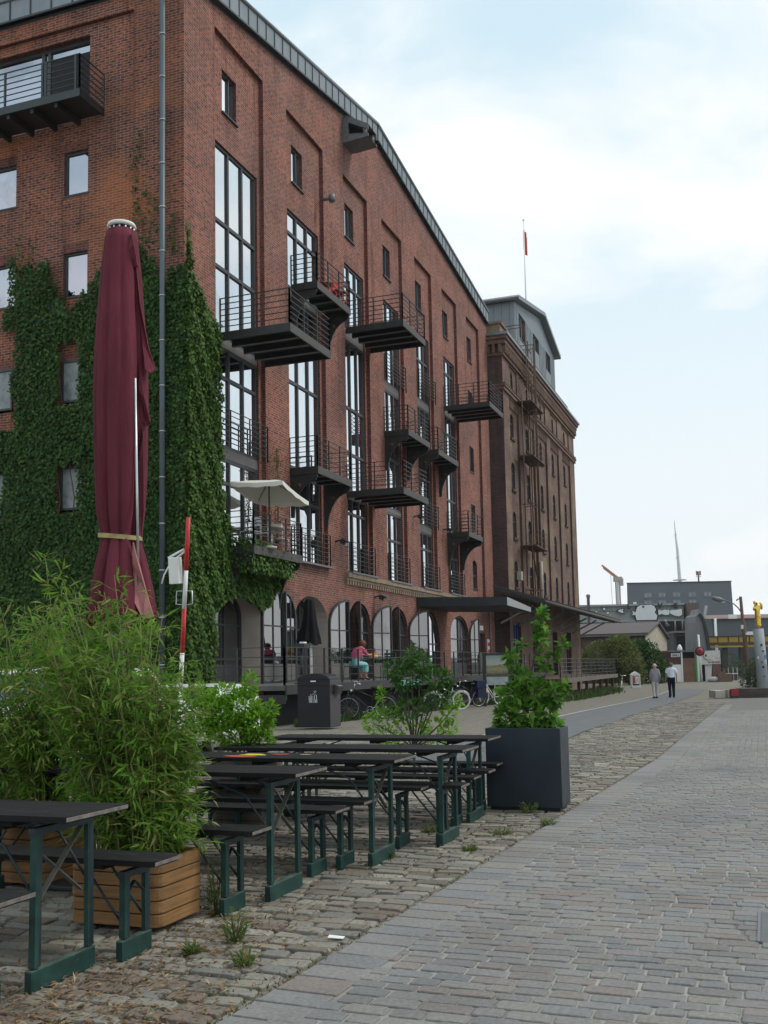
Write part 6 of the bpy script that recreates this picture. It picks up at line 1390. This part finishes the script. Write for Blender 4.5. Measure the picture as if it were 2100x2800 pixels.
g.tube([(X(1812), -1.2, Z(1698)), (X(1823), -1.5, Z(1716))], .3, 8, 4); g.build('loading_front', [plain('dark_grey_wall', (.10, .10, .105), .85), M['interior'], plain('grey_beam', (.18, .18, .18), .7), plain('brown_brick_far', (.13, .095, .088), .85, 0, .2, .4), M['flange']], t)
t, X, Z, s = bgthing('chimney_pipe', 'pale grey metal chimney pipe rising above the painted building', 'chimney', 1615, 126)
g = G(); g.lathe([(4.2*s, 0), (4.2*s, Z(1634)), (5.5*s, Z(1632)), (5.5*s, Z(1625)), (3.5*s, Z(1624))], (0, 0, 0), 14); g.build('pipe', M['flange'], t)
# great dark silo block
t, X, Z, s = bgthing('silo_block', 'massive dark grey silo block with two rows of small windows below the television tower', 'building', 1868, 225)
slm = plain('hazed_grey_render', (.13, .148, .165), .9, 0, .10, .12); g = G()  # distance haze is put into this pale bluish wall colour
g.add([(X(1720), 0, 0), (X(2016), 0, 0), (X(2010), 0, Z(1590)), (X(1723), 0, Z(1590)), (X(1720)+6.6, 25, 0), (X(2016)+4, 25, 0), (X(2010)+4, 25, Z(1590)), (X(1723)+6.6, 25, Z(1590))], [[0, 1, 2, 3], [3, 2, 6, 7], [0, 3, 7, 4], [1, 5, 6, 2]])
g.bb((X(1722), -.2, Z(1591.5)), (X(2011), -.001, Z(1589)), 1); g.build('wall', [slm, M['zinc_dark']], t)
for x in (1779, 1818, 1858, 1901, 1943):
    for y, n in ((1625, 1), (1646, 1)):
        if y > 1640 and x > 1930: continue
        o = G(); o.bb((X(x-11), -.12, Z(y+7)), (X(x+11), -.001, Z(y-7))); o = o.build('window', plain('window_surround', (.19, .22, .25), .8) if 'window_surround' not in bpy.data.materials else bpy.data.materials['window_surround'], t)
        h = G(); [h.bb((X(x+a), -.2, Z(y+4.5)), (X(x+a+4), -.121, Z(y-4))) for a in (-8, 3.5)]; h.build('pane', M['glass_dark'], o)
g = G(); g.bb((X(1738), -.2, Z(1650)), (X(1747), -.001, Z(1643))); g.build('white_vent', M['white'], t)
t, X, Z, s = bgthing('antenna_mast', 'small antenna mast with panel aerials on the silo roof', 'antenna', 1921, 228, None, 0)
g = G(); g.tube([(0, 0, Z(1592)), (0, 0, Z(1560))], .18, 6); [g.box((a, 0, Z(1565)), (.3, .2, 12*s)) for a in (-.35*1, .4)]; g.box((-.0, 0, Z(1575)), (1.2, .1, .1)); g.build('mast', plain('mast_red_grey', (.22, .14, .13), .7), t)
for o_ in t.children:
    pass
# television tower
t, X, Z, s = bgthing('television_tower', 'slim pale television tower with one round platform far behind the silo', 'tower', 1866, 1500)
def tc_(y): return (y-1416)*.046-6.5
g = G(); g.tube([(tc_(1700)*s*0+X(1872), 0, 0), (X(1869), 0, Z(1590)), (X(1866), 0, Z(1500)), (X(1863), 0, Z(1458))], [6*s, 5*s, 3.4*s, 2.4*s], 12); g.build('shaft', plain('tower_concrete', (.46, .48, .49), .8), t)
g = G(); g.tube([(X(1863), 0, Z(1458)), (X(1862), 0, Z(1436)), (X(1861), 0, Z(1416))], [1.6*s, 1.2*s, .8*s], 8); g.build('antenna', plain('tower_antenna', (.42, .34, .35), .7), t)
g = G(); g.lathe([(4*s, 0), (19*s, 1.2*s), (19*s, 2.6*s), (8*s, 4*s)], (X(1869), 0, Z(1586)), 20); g.lathe([(4*s, 0), (5*s, .5*s), (5*s, 1.5*s), (3*s, 2*s)], (X(1865.5), 0, Z(1523)), 14); g.lathe([(3*s, 0), (4*s, .5*s), (3*s, 2*s)], (X(1863), 0, Z(1459)), 14); g.build('platform', plain('tower_platform_grey', (.38, .40, .41), .8), t)
# construction crane
t, X, Z, s = bgthing('construction_crane', 'orange and grey construction crane with raised lattice jib behind the painted building', 'crane', 1700, 300, None, 0)
cm = plain('crane_orange', (.42, .20, .12), .7, 0, .2, .2); cg = plain('crane_grey', (.34, .31, .30), .7); g = G()
for a in (-5, 5): g.beam((X(1700+a), 0, 0), (X(1697+a), 0, Z(1585)), .35, .35)
for i in range(14): y = 1660-5.5*i; g.beam((X(1694.5), 0, Z(y)), (X(1705), 0, Z(y-5.5)), .22, .22); g.beam((X(1705), 0, Z(y)), (X(1694.5), 0, Z(y-5.5)), .22, .22)
g.build('mast', cg, t); g = G()
q0, q1 = (1702, 1582), (1658, 1546)
for o_ in (-4, 4): g.beam((X(q0[0]+o_*.6), 0, Z(q0[1]+o_)), (X(q1[0]+o_*.6), 0, Z(q1[1]+o_)), .45, .45)
for i in range(9): f0, f1 = i/9, (i+1)/9; A = lambda f, o_: (X(q0[0]+(q1[0]-q0[0])*f+o_*.6), 0, Z(q0[1]+(q1[1]-q0[1])*f+o_)); g.beam(A(f0, -4), A(f1, 4), .3, .3); g.beam(A(f0, 4), A(f1, -4), .3, .3)
g.build('jib', cm, t); g = G(); g.box((X(1707), 0, Z(1590)), (1.2, 1, 2.2)); g.box((X(1698), 0, Z(1582)), (2.4, 1.2, 1.4)); g.build('cab', cg, t); g = G(); g.tube([(X(1679), 0, Z(1562)), (X(1681), 0, Z(1652))], .05, 4); g.build('cable', M['steel'], t)
# hall with red roof and yellow conveyor bridge on the right
t, X, Z, s = bgthing('warehouse_hall', 'grey hall with faded red roof at the right edge of the picture', 'building', 2000, 122)
g = G(); g.bb((X(1950), 0, 0), (X(2240), 20, Z(1690))); g.build('wall', plain('blue_grey_wall', (.115, .13, .145), .85, 0, .15, .4), t)
g = G(); g.add([(X(1948), -.4, Z(1692)), (X(2240), -.4, Z(1692)), (X(2240), 9, Z(1671)), (X(1948), 9, Z(1671))], [[0, 1, 2, 3]]); rr_ = NT('faded_red_roof'); rr_.set(rr_.ramp(rr_.noise(.12, 4), [(.35, (.12, .12, .125)), (.65, (.24, .11, .095))]), .85); g.build('roof', rr_.mat, t)
g = G(); g.box((X(2005), -.6, Z(1686)), (1.0, .1, .5)); g.box((X(2049), -1.0, Z(1733)), (.9, .2, .4)); g.tube([(X(1960), -.3, 0), (X(1959), -.3, Z(1690))], .16, 6); g.build('wall_fitting', M['white'], t)
t, X, Z, s = bgthing('conveyor_bridge', 'long yellow ochre conveyor bridge in front of the grey hall', 'bridge', 2000, 116)
ye = plain('ochre_sheet', (.36, .24, .045), .7, 0, .15, .6); g = G(); g.bb((X(1937), 0, Z(1756)), (X(2240), 2.5, Z(1741))); g.build('deck_side', ye, t)
g = G(); g.bb((X(1936), -.1, Z(1741)), (X(2240), -.001, Z(1738.5))); g.bb((X(1936), -.05, Z(1764)), (X(2240), .6, Z(1757)), 1); g.bb((X(1936), -.06, Z(1770)), (X(2240), .3, Z(1765)), 2)
for x in range(1964, 2230, 29): g.bb((X(x), -.05, Z(1756)), (X(x)+.12, -.002, Z(1741)))
for x in (1940, 1985, 2030, 2160): g.beam((X(x), .5, 0), (X(x+4), .5, Z(1757)), .5, .5)
g.build('girder', [M['steel'], M['rust'], ye], t)
t, X, Z, s = bgthing('curved_gable', 'grey curved concrete gable wall with ochre panel left of the yellow conveyor bridge', 'building', 1920, 112)
g = G(); P = [(1905, 1830), (1906, 1700), (1909, 1684), (1916, 1678), (1923, 1684), (1930, 1705), (1936, 1740), (1940, 1780), (1941, 1830)]; g.prism([(X(a), Z(b)) for a, b in P], (0, 0, 0), (1, 0, 0), (0, 0, 1), (0, 4, 0)); g.build('curved_wall', plain('curved_grey', (.16, .165, .17), .85, 0, .15, .6), t)
g = G(); [g.beam((X(a[0]), -.05, Z(a[1])), (X(b_[0]), -.05, Z(b_[1])), .3, .3) for a, b_ in zip(P[3:-1], P[4:])]; g.build('dark_edge', M['steel'], t)
g = G(); P = [(1932, 1690), (1941, 1660), (1952, 1672), (1957, 1700), (1960, 1735), (1938, 1736)]; g.prism([(X(a), Z(b)) for a, b in P], (0, 3, 0), (1, 0, 0), (0, 0, 1), (0, 3, 0)); g.build('rear_gable', plain('rear_grey', (.20, .20, .20), .85), t)
g = G(); g.add([(X(a), 2.9, Z(b)) for a, b in ((1934, 1702), (1957, 1714), (1959, 1736), (1938, 1737))], [[0, 1, 2, 3]]); g.build('ochre_panel', plain('pale_ochre', (.33, .28, .14), .8), t)
g = G(); P = [(1928, 1690), (1932, 1692), (1941, 1656), (1936, 1655)]; g.prism([(X(a), Z(b)) for a, b in P], (0, -.3, 0), (1, 0, 0), (0, 0, 1), (0, .4, 0)); g.build('chute', M['concrete'], t)
# grill hut
t, X, Z, s = bgthing('grill_hut', 'snack hut with brown door, white panels and a GRILL sign beside the dark bush', 'hut', 1870, 94)
brw = plain('dark_brown_boards', (.085, .055, .05), .8, 0, .2, 2); rw = wood_mat('reddish_fence_boards', (.15, .085, .06), (.24, .14, .10), 2, .8, 3)
g = G(); g.bb((X(1829), 0, 0), (X(1863), 3, Z(1779)), 0); g.bb((X(1829), -.05, 0), (X(1862), -.002, Z(1817)), 1); g.bb((X(1862), -.1, 0), (X(1866), .1, Z(1782)), 1); g.bb((X(1828), -.2, Z(1782)), (X(1907), 2.8, Z(1778)), 2); g.bb((X(1906), -.05, 0), (X(1912), .1, Z(1786)), 1); g.bb((X(1912), .1, 0), (X(1920), .3, Z(1800)), 3); g.bb((X(1866), .3, Z(1800)), (X(1902), .4, Z(1783)), 3)
g.build('wall', [brw, M['white'], M['flange'], M['interior']], t); g = G(); g.bb((X(1866), -.1, 0), (X(1900), -.02, Z(1800))); g.build('door', rw, t); g = G(); g.bb((X(1900), -.14, 0), (X(1904), .0, Z(1800))); g.build('green_post', plain('bright_green', (.06, .30, .06), .6), t)
g = G(); g.bb((X(1835), -.12, Z(1796)), (X(1859), -.06, Z(1786))); sg = g.build('sign', M['white'], t)
c = bpy.data.curves.new('lettering', 'FONT'); c.body = 'GRILL'; c.size = 8.2*s; c.extrude = .01; c.align_x = 'CENTER'; c.offset = .006; o = bpy.data.objects.new('lettering', c); COL.objects.link(o); o.parent = sg; o.rotation_euler = (PI/2, 0, 0); o.location = (X(1847), -.14, Z(1794)); c.materials.append(M['steel']); to_mesh(o)
for k in range(7): 
    pass
t, X, Z, s = bgthing('hut_parasol', 'closed white parasol standing behind the grill hut roof', 'parasol', 1860, 95.5)
g = G(); g.lathe([(.09*3, Z(1781)), (.24, Z(1772)), (.12, Z(1764)), (.03, Z(1762))], (0, 0, 0), 10); g.build('folded_canopy', M['white'], t); g = G(); g.tube([(0, 0, 0), (0, 0, Z(1781))], .04, 6); g.build('pole', M['alu'], t)
t, X, Z, s = bgthing('round_sign', 'round red and black sign on a tall white pole beside the grill hut', 'sign', 1914, 92)
g = G(); g.tube([(X(1917), 0, 0), (X(1913), 0, Z(1735))], 2.4*s, 10); g.build('pole', M['white'], t)
g = G(); r = 13*s; g.tube([(X(1914), -.16, Z(1781)), (X(1914), -.08, Z(1781))], r, 28); o = g.build('sign_disc', [blk], t); g = G(); g.tube([(X(1914), -.175, Z(1781)), (X(1914), -.162, Z(1781))], r*.72, 28, 0); [g.beam((X(1914)+a*s, -.185, Z(1781-b0)), (X(1914)+a2*s, -.185, Z(1781-b1)), 3.6*s, .015, 1) for a, b0, a2, b1 in ((0, 8, 0, -3), (-7, 5, -2, 2), (7, 5, 2, 2), (-5, -3, -1, 1), (5, -3, 1, 1))]; g.build('emblem', [plain('sign_red', (.42, .05, .05), .6), blk], o)
t, X, Z, s = bgthing('billboard', 'white rectangular billboard with a dark curved ornament beside the round sign', 'billboard', 1945, 94)
g = G(); g.bb((X(1916), 0, Z(1817)), (X(1971), .1, Z(1779))); g.build('panel', plain('billboard_white', (.58, .56, .54), .7), t)
g = G(); pts = [(1925, 1787), (1924, 1794), (1928, 1801), (1935, 1804), (1945, 1803)]; [g.beam((X(a[0]), -.02, Z(a[1])), (X(b_[0]), -.02, Z(b_[1])), 3.2*s, .02) for a, b_ in zip(pts[:-1], pts[1:])]; g.blob((X(1931), -.02, Z(1792)), (3*s, .02, 4*s)); [g.bb((X(a), -.03, Z(1812.5)), (X(a+l), -.005, Z(1808.5))) for a, l in ((1936, 4), (1942, 3), (1947, 6), (1955, 5), (1961, 7))]; g.bb((X(1955), -.02, Z(1800)), (X(1969), -.004, Z(1799))); g.build('ornament', plain('ornament_red_brown', (.22, .11, .10), .7), t)
g = G()
for x in (1918, 1969): g.bb((X(x), .1, 0), (X(x+4), .25, Z(1779)))
g.bb((X(1972), -.1, 0), (X(1977), .2, Z(1778)), 1); g.build('post', [brw, M['steel']], t)
g = G(); g.bb((X(1932), .5, 0), (X(1952), .6, Z(1819))); g.build('white_door', M['white'], t); g = G(); g.bb((X(1918), .7, 0), (X(1970), .8, Z(1817))); g.build('dark_backing', M['interior'], t)
t, X, Z, s = bgthing('brick_rubble', 'broken red brick pier with pale rubble below the billboard', 'rubble', 1960, 92)
g = G(); g.box((X(1958), 0, .8), (.9, .5, 1.6), 0, None, .7); g.box((X(1968), .2, .45), (1.2, .6, .9), 0, None, .8); g.blob((X(1950), -.2, .2), (.7, .4, .28), 10, 6, 1, .15); g.box((X(1974), -.3, .35), (1.3, .8, .7), 0, None, .9); g.build('rubble', [plain('rubble_brick', (.14, .085, .07), .9, 0, .3, 3, .3), M['concrete']], t, bevel=.03)
t, X, Z, s = bgthing('board_fence', 'low brown board fence with white rail right of the billboard', 'fence', 1995, 97)
g = G(); g.bb((X(1976), 0, 0), (X(2016), .08, Z(1845)), 0); g.build('boards', brw, t); g = G(); g.bb((X(1976), -.06, Z(1843)), (X(2016), .0, Z(1841))); g.build('rail', M['white'], t)
for x in (1977, 1990, 2003, 2014): g = G(); g.bb((X(x), -.05, 0), (X(x+1.4), .1, Z(1826))); g.build('post', M['concrete'], t)
FAR = leaf_mat('far_tree_leaf', [(.04, .065, .035), (.06, .09, .045), (.085, .115, .05)], .2)
for px, d, lb, cl_ in ((2015, 104, 'pale green bush behind the board fence below the conveyor bridge', [(1990, 1815, 1.2, 1.1, 500), (2010, 1835, 1.4, 1.2, 500), (2030, 1845, 1.3, 1.2, 500), (2000, 1850, 1.5, .8, 400)]), (2062, 70, 'tall weedy shrub between the lamp post and the grey column', [(2056, 1850, .5, .9, 450), (2068, 1830, .5, .7, 350), (2050, 1868, .6, .4, 250), (2100, 1840, .7, 1.0, 450)])):
    t, X, Z, s = bgthing('bush', lb, 'bush', px, d)
    clumps('foliage', t, [(X(a), random.uniform(-.6, .6), Z(b), r1, r2, n) for a, b, r1, r2, n in cl_], FAR, (.14, .3), (.05, .1), int(px)); branchy(t, [(X(a), 0, Z(b)) for a, b, *_ in cl_], .04, (0, 0, 0), (0, 0, .4))
# A-board
t, X, Z, s = bgthing('poster_stand', 'white house shaped poster stand with red and white poster near the bush', 'poster stand', 1737, 76)
g = G(); g.bb((X(1725), 0, 0), (X(1749), .45, Z(1845)), 0); g.prism([(X(1723), Z(1845)), (X(1751), Z(1845)), (X(1737), Z(1836))], (0, -.04, 0), (1, 0, 0), (0, 0, 1), (0, .5, 0), 0); g.build('stand_body', M['white'], t)
g = G(); g.bb((X(1728), -.03, Z(1874)), (X(1746), -.002, Z(1848)), 0); g.bb((X(1729.5), -.045, Z(1870)), (X(1744.5), -.031, Z(1850)), 1); g.bb((X(1729.5), -.055, Z(1869)), (X(1735), -.046, Z(1851)), 2); g.beam((X(1736), -.055, Z(1868)), (X(1743), -.055, Z(1853)), .08, .01, 2); g.beam((X(1737), -.055, Z(1855)), (X(1743), -.055, Z(1866)), .06, .01, 3); g.build('poster', [M['black'], M['white'], plain('poster_red', (.40, .06, .07), .6), M['zinc']], t)
# street lamp on a wooden pole
t, X, Z, s = bgthing('street_lamp', 'street lamp with curved arm on a brown wooden pole left of the grey column', 'street lamp', 2042, 77)
g = G(); g.tube([(X(2044), 0, 0), (X(2034), 0, Z(1630))], [.15, .11], 10); g.tube([(X(2049), 0, 0), (X(2041), 0, Z(1700))], [.10, .08], 8); g.build('pole', plain('brown_pole', (.12, .075, .055), .85, 0, .3, 2), t)
g = G(); g.tube([(X(2034), 0, Z(1674)), (X(2027), 0, Z(1662)), (X(2015), 0, Z(1650)), (X(2000), 0, Z(1643)), (X(1986), 0, Z(1640))], .045, 6); g.tube([(X(2034), 0, Z(1635)), (X(2024), 0, Z(1638)), (X(2023), 0, Z(1642))], .05, 5); g.build('arm', M['flange'], t)
g = G(); g.tube([(X(1992), 0, Z(1641)), (X(1975), 0, Z(1637)), (X(1960), 0, Z(1633)), (X(1953), 0, Z(1632))], [.07, .19, .16, .05], 10); g.box((X(1986), 0, Z(1643.5)), (.26, .1, .08), 1); g.build('lamp_head', [M['flange'], M['white']], t)
g = G(); g.box((X(2032), -.18, Z(1714)), (.12, .2, .3)); g.box((X(2048), -.1, Z(1733)), (.4, .2, .14)); g.build('fitting', M['white'], t)
# column with golden figure
t, X, Z, s = bgthing('sticker_column', 'grey concrete column covered with small stickers at the right edge', 'column', 2080, 57)
g = G(); g.tube([(X(2084), 0, -.3), (X(2081), 0, Z(1800)), (X(2078), 0, Z(1719))], [15*s, 14.5*s, 14*s], 24); g.build('shaft', plain('column_grey', (.30, .33, .35), .8, 0, .12, 1), t)
for x, y, w_, h_, m in ((2079, 1764, 5, 6, M['black']), (2086, 1776, 5, 2.5, M['white']), (2083, 1781, 5, 4, M['black']), (2089, 1796, 5, 10, plain('sticker_blue', (.04, .20, .48), .6)), (2070, 1798, 5, 7, M['white']), (2078, 1811, 5, 7, M['flange']), (2088, 1811, 6, 7, M['white']), (2088, 1811, 3, 3.5, M['black']), (2081, 1824, 5, 6, M['black']), (2081, 1849, 3, 3, M['black']), (2084, 1849, 3, 3, M['zinc'])):
    xx = X(x)-X(2081); rr = 14.9*s; yy = -math.sqrt(max(.01, rr*rr-xx*xx))-.012-(.01 if w_ == 3 else 0)
    g = G(); g.box((X(x), yy, Z(y)), (w_*s, .02, h_*s), 0, Matrix.Rotation(math.asin(max(-1, min(1, xx/rr))), 3, 'Z')); g.build('sticker', m, t)
fz = t.location.z+Z(1719)
j = {'pelvis': ((0, 0, .78), (.16, .15)), 'hem': ((0, 0, .34), (.15, .14)), 'base': ((0, 0, .04), (.17, .16)), 'chest': ((-.02, 0, 1.10), (.17, .13)), 'neck': ((-.05, 0, 1.28), .06), 'head': ((-.10, -.02, 1.42), (.11, .10)), 'crown': ((-.16, -.02, 1.52), (.09, .09)),
     'shL': ((-.16, 0, 1.18), .075), 'elL': ((-.24, -.1, 1.0), .06), 'wrL': ((-.16, -.16, 1.15), .05), 'shR': ((.14, 0, 1.20), .075), 'elR': ((.24, -.02, 1.05), .06), 'wrR': ((.20, -.08, 1.34), .06), 'bag': ((.16, .02, 1.42), .10)}
b = [('pelvis', 'hem'), ('hem', 'base'), ('pelvis', 'chest'), ('chest', 'neck'), ('neck', 'head'), ('head', 'crown'), ('chest', 'shL'), ('shL', 'elL'), ('elL', 'wrL'), ('chest', 'shR'), ('shR', 'elR'), ('elR', 'wrR'), ('wrR', 'bag')]
v, f, _n = grow('statue_skeleton', j, b); gold = plain('gold_leaf', (.75, .52, .08), .32, .75, .12, 4)
cxy = Matrix.Rotation(rz0, 3, 'Z') @ Vector((X(2078.5), 0, 0))
sg = thing('gilded_statue', 'shining golden figure standing on top of the grey sticker column', 'statue', (t.location.x+cxy.x, t.location.y+cxy.y, fz), rz0)
mesh_obj('figure', [tuple(np.array(q)*1.03) for q in v], f, [gold], sg, None, [True]*len(f))
g = G(); [g.ring((0, 0, .2+.25*k), .165, .02, 'z', 18, 5) for k in range(3)]; g.build('robe_folds', gold, sg)
# concrete block, red box and timber bed
t, X, Z, s = bgthing('concrete_block', 'pale concrete block seat standing at the end of the paved road', 'block', 1968, 49, None, -.32)
g = G(); g.bb((X(1952), 0, 0), (X(1979), 1.0, Z(1888))); g.bb((X(1988), .1, 0), (X(1995), .9, Z(1886))); g.build('block', M['concrete'], t, bevel=.02)
t, X, Z, s = bgthing('red_box', 'dark red box leaning against the timber bed beside the concrete block', 'box', 2006, 48.6, None, -.32)
g = G(); g.bb((X(1996), 0, Z(1903)), (X(2016), .3, Z(1886))); g.prism([(X(1996), Z(1886)), (X(2016), Z(1886)), (X(2014), Z(1883.5)), (X(1999), Z(1883.5))], (0, 0, 0), (1, 0, 0), (0, 0, 1), (0, .3, 0)); g.build('box_body', plain('dark_red_box', (.24, .02, .035), .6), t); g = G(); g.bb((X(1997), .05, 0), (X(2015), .28, Z(1903.2))); g.build('plinth', M['steel'], t)
t, X, Z, s = bgthing('timber_bed', 'raised bed of stacked dark railway timbers around the grey column', 'raised bed', 2050, 49.2, None, -.32)
tm = wood_mat('dark_timber', (.05, .04, .035), (.10, .085, .07), 0, .85, 2)
for k, (za, zb_, a0) in enumerate(((0, Z(1902), 1996), (Z(1901.5), Z(1882), 2016))): g = G(); g.bb((X(a0), .02*k, za), (X(2230), .45, zb_)); g.build('timber', tm, t, bevel=.02)
g = G(); g.bb((X(2012), .45, 0), (X(2230), 1.7, Z(1886))); g.build('soil', M['soil'], t)
# parked bicycle at the far end of the tower platform
bike('pale green and white bicycle parked at the far end of the tower platform', (67.5, 8.7, gz(68)), PI+.12, -.1, plain('lime_paint', (.35, .50, .12), .5), M['offwhite'], False, None, M['white'])
M['water'] = glass_mat('harbour_water', (.20, .23, .24), .12, .5)
g = G(); g.quad((-60, -600, -.36), (1500, -600, -.36), (1500, -14, -.36), (-60, -14, -.36)); o = g.build('harbour_water', M['water']); o['kind'] = 'structure'
def drop(o):
    for ch in list(o.children): drop(ch)

# wooded far bank across the harbour (beyond the right edge; mirrored in the lower windows)
n = 9000; xx = rng.uniform(-50, 900, n); hgt_ = 6+2.5*np.sin(xx*.09)+1.5*np.sin(xx*.31+1)+1.0*np.sin(xx*.83)
P = np.stack([xx, -230+rng.normal(0, 5, n), -.3+hgt_*rng.uniform(0, 1, n)**.8], 1)
o = leaves('far_bank_trees', P, rv(n), rv(n), rng.uniform(1.6, 3.4, n), rng.uniform(1.2, 2.4, n), BUD); tag(o, kind='stuff')
# ================================================================ air between here and the far skyline
hm_ = bpy.data.materials.new('thin_haze'); hm_.use_nodes = True; ht = hm_.node_tree; ht.nodes.clear()
ho = ht.nodes.new('ShaderNodeOutputMaterial'); hv = ht.nodes.new('ShaderNodeVolumePrincipled'); hv.inputs['Color'].default_value = (.93, .96, 1, 1); hv.inputs['Density'].default_value = .00015; hv.inputs['Anisotropy'].default_value = .3
ht.links.new(hv.outputs[0], ho.inputs['Volume'])
g = G(); g.bb((-62, -602, -3.2), (2002, 602, 235)); o = g.build('haze', hm_); o['kind'] = 'stuff'
SC.cycles.volume_bounces = 0
